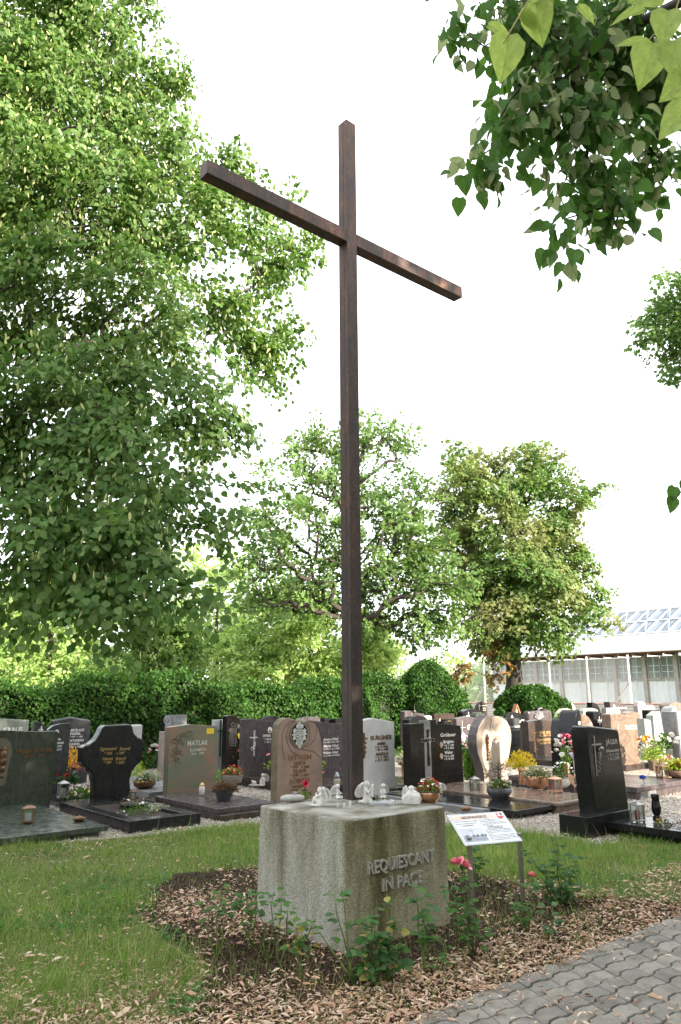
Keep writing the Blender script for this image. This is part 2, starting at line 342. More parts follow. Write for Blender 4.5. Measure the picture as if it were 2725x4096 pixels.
def in_poly(P, poly):
    x, y = P[:, 0], P[:, 1]; r = np.zeros(len(P), bool); n = len(poly)
    for i in range(n):
        x1, y1 = poly[i][:2]; x2, y2 = poly[(i+1) % n][:2]
        c = ((y1 > y) != (y2 > y)) & (x < (x2-x1) * (y-y1) / ((y2-y1) if y2 != y1 else 1e-9) + x1); r ^= c
    return r
def view_pts(n, ymin, ymax, power=1.0, kx=.50):
    Y = ymin * (ymax/ymin) ** (rng.random(n) ** power); X = (rng.random(n)*2-1) * kx * Y; return np.stack([X, Y, np.zeros(n)], 1)
def vnoise(P, s, seed=0):
    r = np.random.default_rng(seed); out = 0
    for k in range(5):
        a = r.random()*6.28; f = s * (1.0 + .8*k); out = out + np.sin(P[:, 0]*f*math.cos(a)+P[:, 1]*f*math.sin(a)+r.random()*6.28) / (1+.6*k)
    return out
edge_shift = lambda P: P + 0
bedp = [p[:2] for p in bed_poly]
# grass
def UV(P): return P[:, 0]*E1[0]+P[:, 1]*E1[1], P[:, 0]*E2[0]+P[:, 1]*E2[1]
def grass():
    P = view_pts(420000, 3.9, 11.5, 1.0); J = P + np.stack([vnoise(P, 3, 1)*.08, vnoise(P, 3, 2)*.08, P[:, 2]], 1)
    J2 = J + rnd(len(J), .07); m = in_poly(J2, lawn_poly) & ~in_poly(J2, bedp)
    u, v = UV(P); dens = np.clip(.72 + .26*vnoise(P, 1.6, 3), .12, 1); dens *= np.where(P[:, 1] < 5.0, np.clip((P[:, 1]-4.0)*.8+.18, .14, 1), 1)
    dens *= np.clip((v - 3.25) * 1.4 + .05, .0, 1)
    m &= rng.random(len(P)) < dens
    fringe = in_poly(P, bedp) & (rng.random(len(P)) < .03)
    P = P[m | fringe]
    n = len(P); h = np.clip(rng.normal(.055, .022, n), .02, .15) * np.clip(.8+.3*vnoise(P, 1.1, 4), .5, 1.5) * (.75 + .05*P[:, 1]); w = rng.uniform(.0022, .0045, n) * (.6 + P[:, 1]*.09)
    tall = rng.random(n) < .008; h[tall] *= 2.4; tuft = (vnoise(P, 4.5, 31) > 1.0) & (rng.random(n) < .5); h[tuft] *= 1.7
    lean = rnd(n, .42); lean[:, 2] = 1; z = norm(lean); a = rng.random(n)*6.28; s = np.stack([np.cos(a), np.sin(a), 0*a], 1); x = norm(s - z*(s*z).sum(1, keepdims=True)); y = np.cross(z, x)
    T = [(-.5, 0, 0), (.5, 0, 0), (.42, .12, .5), (-.42, .12, .5), (0, .42, 1)]
    V = np.stack([w, h, h], 1)
    me = scatter('grass', T, [(0, 1, 2), (0, 2, 3), (3, 2, 4)], P, x, y, z, V)
    g = leafmat('grass_blades', [(.065, .15, .026), (.11, .22, .042), (.17, .29, .06), (.27, .36, .12), (.13, .22, .05), (.44, .38, .22)], .35, gloss=0.009)
    tag(link('grass', me, g), 'short green lawn grass mixed with clover and straw in front of the graves', 'grass', kind='stuff')
    # clover and broad weeds
    C = view_pts(42000, 3.9, 10.5); keep = in_poly(C, lawn_poly) & ~in_poly(C, bedp) & (vnoise(C, 2.1, 9) > .45); C = C[keep]; n = len(C); C[:, 2] = rng.uniform(.01, .05, n)
    a = rng.random(n)*6.28; d = np.stack([np.cos(a), np.sin(a), rng.uniform(-.2, .5, n)], 1); X, Y, Z = frames(d, np.array([0, 0, 1.])+rnd(n, .25))
    tag(link('clover', scatter('clover', LEAF_T, LEAF_F, C, X, Y, Z, rng.uniform(.012, .032, n)), leafmat('clover_leaves', [(.03, .10, .02), (.05, .15, .03), (.08, .19, .04)], .3)), 'low clover and broad leaved weeds between the grass blades', 'weeds', kind='stuff')
    # straw stalks
    S = view_pts(2600, 4.2, 10); S = S[in_poly(S, lawn_poly) & (vnoise(S, 1.7, 12) > -.3)]; S = S[rng.random(len(S)) < .45]; n = len(S); z = norm(rnd(n, .5)*[1, 1, 0]+[0, 0, 1]); a = rng.random(n)*6.28; s = np.stack([np.cos(a), np.sin(a), 0*a], 1); x = norm(s - z*(s*z).sum(1, keepdims=True)); y = np.cross(z, x)
    V = np.stack([np.full(n, .003), rng.uniform(.1, .28, n), rng.uniform(.1, .28, n)], 1)
    tag(link('straw', scatter('straw', T, [(0, 1, 2), (0, 2, 3), (3, 2, 4)], S, x, y, z, V), leafmat('straw_stalks', [(.42, .36, .20), (.30, .26, .13)], .2)), 'dry pale grass stalks standing above the lawn', 'dry grass', kind='stuff')
grass()
def litter():
    # fallen linden bracts
    P = view_pts(150000, 3.75, 10.5); u, v = UV(P); J = P + np.stack([vnoise(P, 3, 1)*.08, vnoise(P, 3, 2)*.08, P[:, 2]], 1); inb = in_poly(J + rnd(len(J), .13), bedp); inl = in_poly(J + rnd(len(J), .08), lawn_poly)
    soft = vnoise(P, 2.3, 21)
    d = np.where(inb, np.where(u < 4.2, .50, .30) + .30*soft, 0.0); near = (v - pv); d = np.where(inb & (near < .55), .95, d)
    d = np.where(inb & (v > 4.3) & (v < 4.9) & (u > 3.9) & (u < 5.6), .10, d); d = np.where(inb & (v > 3.7) & (v < 4.15) & (u > 3.6) & (u < 5.4), .13 + .1*soft, d)
    d = np.where(inl & ~inb, np.where(P[:, 1] < 5.3, .75 - .38*(P[:, 1]-4.2) + .12*soft, .05+.02*soft), d)
    d = np.where(inl & ~inb & (v < 3.9), .8, d); d = np.where(v < pv, .028 + .02*soft, d); d = np.where((v < pv) & (v > pv-.12), .3, d)
    d = np.where(~inl & ~inb & (v > pv), .16, d); d = np.where(inl & (v > 8.3), .3, d)
    P = P[rng.random(len(P)) < d*.62]; n = len(P); u, v = UV(P); P[:, 2] = rng.uniform(.012, .032, n); P[v < pv, 2] += .028
    a = rng.random(n)*6.28; dd = np.stack([np.cos(a), np.sin(a), rng.normal(0, .22, n)], 1); X, Y, Z = frames(dd, np.array([0, 0, 1.])+rnd(n, .4))
    T = [(0, 0, 0), (.11, .25, .08), (.13, .65, .14), (0, 1, .02), (-.12, .65, .12), (-.12, .25, .07), (0, .45, .17)]
    me = scatter('fallen_leaves', T, [(0, 1, 6), (1, 2, 6), (2, 3, 6), (3, 4, 6), (4, 5, 6), (5, 0, 6)], P, X, Y, Z, rng.uniform(.020, .052, n)*rng.choice([.45, .7, 1.0, 1.25], n)*np.where(rng.random(n) < .04, 1.6, 1))
    tag(link('fallen_leaves', me, leafmat('dry_linden_bracts', [(.34, .19, .115), (.55, .38, .26), (.72, .58, .44), (.44, .26, .17), (.64, .50, .37), (.18, .11, .075), (.30, .18, .115)], .15, gloss=0.009)), 'dry tan linden leaves and bracts littering bed, lawn and paving edge', 'fallen leaves', kind='stuff')
    # bark chips
    P = view_pts(60000, 3.75, 8.5); P = P[in_poly(P + rnd(len(P), .06), bedp)]; n = len(P); P[:, 2] = .01
    a = rng.random(n)*6.28; dd = np.stack([np.cos(a), np.sin(a), rng.normal(0, .35, n)], 1); X, Y, Z = frames(dd, np.array([0, 0, 1.])+rnd(n, .5))
    B = [(-.5, -1, -.2), (.5, -1, -.2), (.4, 1, -.2), (-.4, 1, -.2), (-.4, -.9, .3), (.4, -.8, .3), (.3, .9, .25), (-.35, .8, .25)]
    me = scatter('bark_mulch', B, [(4, 5, 6, 7), (0, 1, 5, 4), (1, 2, 6, 5), (2, 3, 7, 6), (3, 0, 4, 7)], P, X, Y, Z, np.stack([rng.uniform(.004, .012, n), rng.uniform(.006, .02, n), rng.uniform(.01, .022, n)], 1))
    tag(link('bark_mulch', me, leafmat('mulch_chips', [(.02, .013, .009), (.05, .033, .02), (.09, .06, .038), (.03, .02, .014), (.14, .10, .07)], 0, gloss=0.006)), 'dark brown bark mulch in the rose bed round the concrete block', 'mulch', kind='stuff')
    # pebbles of the gravel paths
    P = view_pts(150000, 7.6, 16.5, .8); u, v = UV(P); J = P + np.stack([vnoise(P, 3, 1)*.08, vnoise(P, 3, 2)*.08, P[:, 2]], 1)
    P = P[~in_poly(J, lawn_poly) & (rng.random(len(P)) < .52)]; n = len(P); P[:, 2] = rng.uniform(.0, .012, n)
    O = [(1, 0, 0), (0, 1, 0), (-1, 0, 0), (0, -1, 0), (0, 0, 1), (.72, .7, .45), (-.7, .7, .5), (-.7, -.7, .4), (.7, -.72, .5)]
    FO = [(0, 5, 4), (5, 1, 4), (1, 6, 4), (6, 2, 4), (2, 7, 4), (7, 3, 4), (3, 8, 4), (8, 0, 4)]
    X, Y, Z = frames(rnd(n)*[1, 1, .2], np.array([0, 0, 1.])+rnd(n, .3)); s = rng.uniform(.006, .015, n) * (.72+P[:, 1]*.03)
    me = scatter('gravel', O, FO, P, X, Y, Z, np.stack([s, s*rng.uniform(.6, 1, n), s*.7], 1)); smooth(me)
    tag(link('gravel', me, leafmat('gravel_stones', [(.22, .19, .16), (.42, .38, .33), (.60, .56, .50), (.34, .27, .21), (.52, .45, .38), (.70, .67, .62)], 0, gloss=0.012)), 'pale crushed gravel covering the paths between the graves', 'gravel', kind='stuff')
litter()

# ================================================================== lettering
def text_mesh(s, extrude=.0, bold=0.0, shear=0.0, res=2):
    cu = bpy.data.curves.new('inscription', 'FONT'); cu.body = s; cu.size = 1; cu.extrude = extrude; cu.offset = bold; cu.shear = shear; cu.resolution_u = res
    o = bpy.data.objects.new('inscription', cu); me = bpy.data.meshes.new_from_object(o); bpy.data.objects.remove(o); bpy.data.curves.remove(cu)
    n = len(me.vertices); V = np.empty(n*3, np.float32); me.vertices.foreach_get('co', V); V = V.reshape(-1, 3); Fs = [tuple(p.vertices) for p in me.polygons]
    bpy.data.meshes.remove(me); return V, Fs
CAP = float(text_mesh('H')[0][:, 1].max())
def put_text(mb, s, x0, z0, cap, x1=None, depth=.004, bold=.0, shear=0.0, y=0.0, align='L'):
    """write s on the face y=0 (reads from -y), cap height in metres, fitted between x0 and x1"""
    V, Fs = text_mesh(s, 1.0, bold, shear)
    if not len(V): return
    k = cap / CAP; xs = V[:, 0]; wd = xs.max() - xs.min(); kx = k if x1 is None else (x1 - x0) / wd
    X = x0 + (xs - xs.min()) * kx
    if align == 'C' and x1 is None: X = x0 + (xs - (xs.max()+xs.min())/2) * kx
    mb.add([(a, y - .0003 - (depth if zz > 0 else 0) , z0 + b*k) for a, b, zz in zip(X, V[:, 1], V[:, 2])], Fs)

# ================================================================== block and cross
BX, BY = .0676, 6.0355; PX, PY = .0859, 6.3314
BS, BH = .985, .80
def concrete_mat():
    m, nt, o = newmat('exposed_aggregate_concrete'); b = N(nt, 'BsdfPrincipled', Roughness=.93); b.inputs['Specular IOR Level'].default_value = .2; tc = N(nt, 'TexCoord'); g = N(nt, 'NewGeometry')
    n1 = N(nt, 'TexVoronoi', Scale=150.0); nt.links.new(tc.outputs['Object'], n1.inputs['Vector']); sp = N(nt, 'SeparateColor'); nt.links.new(n1.outputs['Color'], sp.inputs[0])
    r1 = ramp(nt, [(0, (.23, .22, .19)), (.35, (.32, .31, .275)), (.7, (.39, .38, .34)), (1, (.50, .485, .435))], sp.outputs[0])
    mp = N(nt, 'Mapping'); mp.inputs['Scale'].default_value = (4.2, 4.2, .7); nt.links.new(tc.outputs['Object'], mp.inputs[0])
    n2 = N(nt, 'TexNoise', Scale=1.5, Detail=7.0, Roughness=.6, Distortion=.3); nt.links.new(mp.outputs[0], n2.inputs['Vector'])
    # runs of algae and soot below the rim: stronger near the top edge
    sx = N(nt, 'SeparateXYZ'); nt.links.new(tc.outputs['Object'], sx.inputs[0])
    hr = N(nt, 'MapRange'); hr.inputs[1].default_value = 0; hr.inputs[2].default_value = .8; hr.inputs[3].default_value = -.13; hr.inputs[4].default_value = .08; nt.links.new(sx.outputs[2], hr.inputs[0])
    ad = N(nt, 'Math', operation='ADD'); nt.links.new(n2.outputs[0], ad.inputs[0]); nt.links.new(hr.outputs[0], ad.inputs[1])
    r2 = ramp(nt, [(.38, (1.08, 1.08, 1.05)), (.50, (.86, .87, .76)), (.60, (.60, .59, .48)), (.72, (.34, .33, .26))], ad.outputs[0])
    mu = N(nt, 'MixRGB', blend_type='MULTIPLY'); mu.inputs[0].default_value = 1; nt.links.new(r1.outputs[0], mu.inputs[1]); nt.links.new(r2.outputs[0], mu.inputs[2])
    # one dark broad run on the inscription face (local y near -0.49, x around -0.19)
    n5 = N(nt, 'TexNoise', Scale=7.0, Detail=5.0); nt.links.new(mp.outputs[0], n5.inputs['Vector'])
    ml = N(nt, 'Math', operation='MULTIPLY_ADD'); ml.inputs[1].default_value = .22; ml.inputs[2].default_value = .065; nt.links.new(n5.outputs[0], ml.inputs[0])
    axx = N(nt, 'Math', operation='ADD'); nt.links.new(sx.outputs[0], axx.inputs[0]); nt.links.new(ml.outputs[0], axx.inputs[1])
    ab = N(nt, 'Math', operation='ABSOLUTE'); nt.links.new(axx.outputs[0], ab.inputs[0]); r5 = ramp(nt, [(0, (.34, .33, .22)), (.05, (.46, .45, .33)), (.10, (.85, .85, .74)), (.2, (1, 1, 1))], ab.outputs[0])
    isf = N(nt, 'Math', operation='LESS_THAN'); isf.inputs[1].default_value = -.47; nt.links.new(sx.outputs[1], isf.inputs[0])
    mu2 = N(nt, 'MixRGB', blend_type='MULTIPLY'); nt.links.new(isf.outputs[0], mu2.inputs[0]); nt.links.new(mu.outputs[0], mu2.inputs[1]); nt.links.new(r5.outputs[0], mu2.inputs[2])
    # greener tint on that face
    mu3 = N(nt, 'MixRGB', blend_type='MULTIPLY'); nt.links.new(isf.outputs[0], mu3.inputs[0]); nt.links.new(mu2.outputs[0], mu3.inputs[1]); mu3.inputs[2].default_value = (.92, .88, .74, 1)
    # top: pale lichen patches
    tp = N(nt, 'Math', operation='GREATER_THAN'); tp.inputs[1].default_value = .79; nt.links.new(sx.outputs[2], tp.inputs[0])
    n6 = N(nt, 'TexNoise', Scale=5.0, Detail=7.0); nt.links.new(tc.outputs['Object'], n6.inputs['Vector']); r6 = ramp(nt, [(.38, (.15, .14, .10)), (.5, (.27, .26, .22)), (.66, (.42, .41, .37))], n6.outputs[0])
    mx = N(nt, 'MixRGB'); nt.links.new(tp.outputs[0], mx.inputs[0]); nt.links.new(mu3.outputs[0], mx.inputs[1]); nt.links.new(r6.outputs[0], mx.inputs[2])
    nt.links.new(mx.outputs[0], b.inputs['Base Color']); bp = N(nt, 'Bump', Strength=.9, Distance=.006, invert=True); nt.links.new(n1.outputs['Distance'], bp.inputs['Height']); nt.links.new(bp.outputs[0], b.inputs['Normal'])
    nt.links.new(b.outputs[0], o.inputs[0]); return m
CONC = concrete_mat(); CONC_PALE = mat('grimy_cast_letters', (.36, .35, .30), .95, 0, .4, 60, 1.0, 110)  # letters coloured paler than the block, in place of their lit edges
blk = empty('concrete_block', (BX, BY, 0), 'big weathered concrete block with raised lettering carrying the tall steel cross', 'pedestal', rz=RZ)
m = MB(); a, b = BS/2, BS/2 + .012; m.add([(-b,-b,-.05),(b,-b,-.05),(b,b,-.05),(-b,b,-.05),(-a,-a,BH),(a,-a,BH),(a,a,BH),(-a,a,BH)], [(0,3,2,1),(4,5,6,7),(0,1,5,4),(1,2,6,5),(2,3,7,6),(3,0,4,7)])
me = m.mesh('block_body', .016, 3)
bm = bmesh.new(); bm.from_mesh(me); bmesh.ops.subdivide_edges(bm, edges=[e for e in bm.edges if e.calc_length() > .1], cuts=24, use_grid_fill=True)
for v in bm.verts:
    c = v.co; k = math.sin(c.x*23+c.z*9)*math.sin(c.y*19-c.z*14)*.0022 + math.sin(c.x*61+c.y*53+c.z*70)*.0010; d = Vector((c.x, c.y, c.z-.4)).normalized(); v.co = c + d*k
bm.to_mesh(me); bm.free(); smooth(me); link('block_body', me, CONC, blk)
def on_block(px, py):   # local x,z on the inscription face
    d = ray(px, py); n = E2; P0 = np.array([BX, BY, 0]) - E2 * (BS/2 + .006); t = ((P0 - EYEV) @ n) / (d @ n); q = EYEV + d*t - np.array([BX, BY, 0]); return float(q @ E1), float(q[2])
for s, pa, pb, capx in (('REQUIESCANT', (1449, 3497), (1716, 3448), 52), ('IN PACE', (1506, 3563), (1668, 3535), 52)):
    x0, z0 = on_block(*pa); x1, z1 = on_block(*pb); zt = on_block(pa[0], pa[1]-capx)[1]
    mb = MB(); put_text(mb, s, x0, (z0+z1)/2 , (zt - z0)*.95, x1, depth=.020, bold=.014, y=-(BS/2 + .002)); mb.build('inscription', CONC_PALE, blk)
def rust_mat():
    m, nt, o = newmat('rusted_dark_steel'); b = N(nt, 'BsdfPrincipled', Roughness=.55, Metallic=.35); tc = N(nt, 'TexCoord'); mp = N(nt, 'Mapping'); mp.inputs['Scale'].default_value = (3, 3, .8); nt.links.new(tc.outputs['Object'], mp.inputs[0])
    n1 = N(nt, 'TexNoise', Scale=3.0, Detail=12.0, Roughness=.78); nt.links.new(mp.outputs[0], n1.inputs['Vector'])
    r = ramp(nt, [(.40, (.045, .037, .034)), (.5, (.070, .048, .040)), (.57, (.11, .058, .042)), (.66, (.17, .082, .052))], n1.outputs[0])
    sx = N(nt, 'SeparateXYZ'); nt.links.new(tc.outputs['Object'], sx.inputs[0]); hr = N(nt, 'MapRange'); hr.inputs[1].default_value = .8; hr.inputs[2].default_value = 5; hr.inputs[3].default_value = -.06; hr.inputs[4].default_value = .04; nt.links.new(sx.outputs[2], hr.inputs[0])
    ad = N(nt, 'Math', operation='ADD'); nt.links.new(n1.outputs[0], ad.inputs[0]); nt.links.new(hr.outputs[0], ad.inputs[1]); nt.links.new(ad.outputs[0], r.inputs[0])
    n2 = N(nt, 'TexNoise', Scale=55.0, Detail=5.0); nt.links.new(tc.outputs['Object'], n2.inputs['Vector']); r2 = ramp(nt, [(.3, (.6, .6, .6)), (.7, (1.2, 1.2, 1.2))], n2.outputs[0])
    mu = N(nt, 'MixRGB', blend_type='MULTIPLY'); mu.inputs[0].default_value = 1; nt.links.new(r.outputs[0], mu.inputs[1]); nt.links.new(r2.outputs[0], mu.inputs[2]); nt.links.new(mu.outputs[0], b.inputs['Base Color'])
    bp = N(nt, 'Bump', Strength=.35, Distance=.003); nt.links.new(n2.outputs[0], bp.inputs['Height']); nt.links.new(bp.outputs[0], b.inputs['Normal']); nt.links.new(b.outputs[0], o.inputs[0]); return m
RUST = rust_mat()
cr = empty('steel_cross', (PX, PY, BH), 'tall rust brown square steel cross rising from the concrete block', 'cross', rz=RZ)
q = .1205/2; ZT = 6.2334; BZ0, BZ1 = 5.7002-.7999, 5.7002-.7999+.1243
MB().box(-q, q, -q, q, 0, ZT).build('post', RUST, cr, .003, 2)
qb = .119/2
for sx_, x0, x1 in ((0, -1.548, -q), (1, q, 1.557)): MB().box(x0, x1, -qb, qb-.003, BZ0, BZ1).build('crossbeam', RUST, cr, .003, 2)
for z0 in (0, BZ1):      # weld seam running up the left side of the post
    MB().tube([(-q - .001, -.012, z0+.02), (-q - .001, -.012, BZ0 - .02 if z0 == 0 else ZT - .02)], .0022, 5).build('weld_seam', RUST, cr)
m = MB(); 
for s1 in (-1, 1): m.tube([(-q, s1*q, .003), (q, s1*q, .003)], .006, 6); m.tube([(s1*q, -q, .003), (s1*q, q, .003)], .006, 6)
m.build('base_weld', mat('mortar_bead', (.34, .33, .28), .9, 0, .3, 30), cr)

# ================================================================== gravestones
G_BLACK = granite('black_granite', (.005, .005, .0055), (.010, .010, .011), (.03, .03, .032), 160, 0, 3, .10)
G_BLACKV = granite('black_veined_granite', (.007, .0075, .008), (.020, .021, .022), (.036, .038, .038), 120, 2.5, 2.5, .14, (5, 5, 1), .5)
G_GREEN = granite('green_granite', (.017, .026, .020), (.050, .064, .050), (.10, .115, .09), 110, 3, 2.6, .2, (2.5, 2, 1), .8)
G_MATL = granite('pink_green_granite', (.10, .135, .09), (.24, .125, .09), (.30, .27, .21), 120, 1.6, 1.3, .35, (1, 1, 2.4), .75)
G_BROWN = granite('dark_brown_granite', (.018, .013, .011), (.045, .033, .028), (.09, .07, .06), 130, 1.5, 3, .13)
G_PURPLE = granite('purple_veined_granite', (.034, .030, .033), (.085, .060, .062), (.14, .125, .13), 150, 2.5, 2.2, .2, (3, 2, 1), .3)
G_SLATE = granite('dark_slate_granite', (.020, .021, .023), (.045, .046, .05), (.09, .09, .095), 150, 1, 3, .2)
G_ROSE = granite('rose_rough_granite', (.25, .18, .145), (.33, .24, .195), (.13, .085, .065), 190, 0, 4, .7, bump=.7)
G_ROSESIDE = granite('mossy_granite_side', (.12, .105, .07), (.20, .17, .115), (.26, .22, .15), 150, 0, 4, .8, bump=.5)
G_WHITE = granite('white_speckled_granite', (.48, .48, .47), (.56, .56, .55), (.16, .16, .165), 95, 0, 4, .45)
G_GREY = granite('grey_speckled_granite', (.20, .205, .21), (.28, .285, .29), (.09, .09, .095), 120, 0, 4, .25)
G_PALEG = granite('pale_green_stone', (.17, .20, .175), (.28, .31, .27), (.36, .38, .34), 90, 2, 3, .45, (3, 1, 1), .6)
G_BLUE = granite('blue_grey_granite', (.09, .10, .115), (.19, .205, .22), (.28, .29, .3), 100, 2.5, 4, .25)
G_BEIGE = granite('beige_granite', (.33, .27, .215), (.44, .37, .30), (.24, .19, .15), 140, 2, 2, .3, (2, 2, 1), .4)
G_TAN = granite('tan_brown_granite', (.085, .062, .048), (.19, .135, .10), (.26, .20, .16), 100, 3, 2.5, .15, (1, 1, 1.6), .6)
G_SAND = granite('pale_sandstone', (.36, .35, .31), (.46, .44, .39), (.26, .26, .22), 60, 0, 3, .8, bump=.3)
G_PINK = granite('pale_pink_granite', (.30, .24, .22), (.40, .33, .31), (.2, .17, .165), 140, 1, 3, .25)

def solve_uv(px, Y=None, v=None, z=.8):
    if v is not None:
        lo, hi = -30., 90.
        def pxof(u):
            P = G(u, v, z); d = P[1]*math.cos(TH)+(P[2]-EYE)*math.sin(TH); return 1362.5 + F*(P[0]+((P[2]-EYE)*math.cos(TH)-P[1]*math.sin(TH))*ROLL)/d if d > .2 else -1e6
        for _ in range(60):
            mid = (lo+hi)/2
            if pxof(mid) < px: lo = mid
            else: hi = mid
        return lo, v
    P = D(px, 2900, Y); return uv(P)
def smooth_prof(pts, n=5):
    out = []; P = [pts[0]] + list(pts) + [pts[-1]]
    for i in range(1, len(P)-2):
        p0, p1, p2, p3 = [np.array(a, float) for a in P[i-1:i+3]]
        for k in range(n):
            t = k/n; out.append(tuple(.5*((2*p1)+(-p0+p2)*t+(2*p0-5*p1+4*p2-p3)*t*t+(-p0+3*p1-3*p2+p3)*t**3)))
    out.append(tuple(P[-2])); return out
TOPS = {
 'flat': ([(0, 1), (1, 1)], 0), 'slopeR': ([(0, 1), (1, .95)], 0), 'gable': ([(0, .955), (.45, 1), (1, .94)], 0), 'gableL': ([(0, .97), (.42, 1), (1, .96)], 0),
 'arch': ([(0, .93), (.2, .975), (.5, 1), (.8, .975), (1, .93)], 1), 'archhi': ([(0, .80), (.12, .90), (.3, .975), (.5, 1), (.7, .975), (.88, .90), (1, .80)], 1),
 'wave': ([(0, .985), (.18, 1), (.4, .985), (.65, .95), (.85, .935), (1, .93)], 1), 'roof': ([(0, .9), (.5, 1), (1, .9)], 0), 'round': ([(0, .55), (.05, .72), (.18, .88), (.5, 1), (.82, .88), (.95, .72), (1, .55)], 1),
 'archR': ([(0, 1), (.3, .99), (.6, .96), (.85, .90), (1, .84)], 1), 'step': ([(0, .99), (.10, 1), (.32, .985), (.34, .955), (1, .93)], 0),
 'qround': ([(0, 1), (.35, .985), (.65, .93), (.88, .82), (1, .66)], 1), 'qroundL': ([(0, .66), (.12, .82), (.35, .93), (.65, .985), (1, 1)], 1),
}
STONES = {}
class Stone:
    pass
def headstone(key, label, xl, xr, yt, mt, top='flat', th=.14, v=None, Y=None, taper=1.0, lean=0.0, outline=None, side=None, bev=.006, rz=0.0, tpos=None, group=None):
    s = Stone(); u0, v0 = solve_uv(xl, Y, v); P = G(u0, v0)
    e1 = np.array([math.cos(RZ+rz), math.sin(RZ+rz), 0]); e2 = np.array([-math.sin(RZ+rz), math.cos(RZ+rz), 0])
    s.P, s.e1, s.e2 = P, e1, e2
    def hit(px, py):
        d = ray(px, py); t = ((P-EYEV) @ e2)/(d @ e2); q_ = EYEV+d*t-P; return float(q_ @ e1), float(q_[2])
    s.hit0 = hit; w_ = hit(xr, 3000)[0]
    prof, sm = TOPS[top]; tm = max(prof, key=lambda a: a[1])[0] if tpos is None else tpos
    # height: solve for x position tm
    h_ = hit(xl + (xr-xl)*tm, yt)[1]; s.w, s.h, s.th = w_, h_, th
    s.root = empty('grave', P + e1*w_/2, label, 'grave', group, RZ+rz); s.hit = lambda px, py: (hit(px, py)[0]-w_/2, hit(px, py)[1])
    if outline: pts = [(x*w_, z*h_) for x, z in outline]
    else:
        pr = smooth_prof(prof) if sm else prof; a_ = (1-taper)/2
        pts = [(-.5*w_, -.03), (.5*w_, -.03)] + [((t-.5)*w_*taper*1.0 + lean*h_*z, z*h_) for t, z in pr[::-1]]
    mb = MB().prism(pts, 0, th); me_ = mb.mesh('headstone', bev, 2)
    o = link('headstone', me_, mt, s.root)
    if side:
        me_.materials.append(side); 
        for p in me_.polygons:
            if abs(p.normal.y) < .7: p.material_index = 1
    s.stone = o; STONES[key] = s; return s
def lettering(s, lines, m_, depth=.003, y=0.0, bold=.01, shear=0.0, name='inscription'):
    L2 = []
    for L in lines:
        import re as _re
        m_2 = _re.match(r'^(\S.*?)\s{2,}(\S.*)$', L[0]) if len(L) > 4 else None
        if m_2:
            wd = lambda t_: (lambda V: float(V[:, 0].max()-V[:, 0].min()))(text_mesh(t_)[0]); A_, B_, T_2 = wd(m_2[1]), wd(m_2[2]), wd(L[0]); sp_ = L[4]-L[1]
            L2 += [(m_2[1], L[1], L[2], L[3], L[1]+sp_*A_/T_2), (m_2[2], L[4]-sp_*B_/T_2, L[2], L[3], L[4])]
        else: L2.append(L)
    for L in L2:
        mb = MB(); t, xa, yb, capx = L[:4]; xb = L[4] if len(L) > 4 else None
        x0, z0 = s.hit(xa, yb); z1 = s.hit(xa, yb-capx)[1]; x1 = None
        if xb is not None: x1, zb = s.hit(xb, yb)
        put_text(mb, t, x0, z0, z1-z0, x1, depth, bold, shear, y); mb.build(name, m_, s.stone)
def line_art(s, polys, r, m_, name, y=-.002):
    mb = MB()
    for pl in polys: mb.tube([(s.hit(a, b_)[0], y, s.hit(a, b_)[1]) for a, b_ in pl], r, 4)
    return mb.build(name, m_, s.stone)
def cross_art(s, cx, y0, y1, arm, ay, r, m_, name='cross', y=-.004, boxy=True):
    x, z0 = s.hit(cx, y1); _, z1 = s.hit(cx, y0); xa, za = s.hit(cx-arm, ay); xb, _ = s.hit(cx+arm, ay); mb = MB()
    mb.box(x-r, x+r, y-r*.8, .0, z0, z1); mb.box(xa, xb, y-r*.6, .0005, za-r, za+r); return mb.build(name, m_, s.stone, .001, 1)
def oval(s, cx, cy, rx, ry, m_, name='portrait', y=-.003, inner=None):
    x, z = s.hit(cx, cy); a_ = abs(s.hit(cx+rx, cy)[0]-x); b_ = abs(s.hit(cx, cy-ry)[1]-z)
    ring = lambda k, yy: [(x+a_*k*math.cos(t), yy, z+b_*k*math.sin(t)) for t in np.linspace(0, 2*math.pi, 20, endpoint=False)]
    mb = MB(); mb.prism([(p[0], p[2]) for p in ring(1, 0)], y-.003, 0); o = mb.build(name, m_, s.stone)
    if inner:
        mb = MB(); mb.prism([(x+a_*.42*math.cos(t), z+b_*.22+b_*.42*math.sin(t)) for t in np.linspace(0, 2*math.pi, 12, endpoint=False)], y-.006, -.001); mb.build('portrait_face', mat('printed_skin', (.62, .42, .32), .5), s.stone)
        mb = MB(); mb.prism([(x-a_*.6, z-b_*.7), (x+a_*.6, z-b_*.7), (x+a_*.45, z-b_*.12), (x-a_*.45, z-b_*.12)], y-.005, -.001); mb.build('portrait_clothes', mat('printed_dark', (.05, .05, .06), .5), s.stone)
    return o
def slab(s, name, u0, u1, v0, v1, z0, z1, m_, bev=.006):
    """box given in cemetery grid coordinates, child of the grave"""
    c = s.root.location; cu, cv = uv(c)
    mb = MB().box(u0-cu, u1-cu, v0-cv, v1-cv, z0, z1); return mb.build(name, m_, s.root, bev, 2)

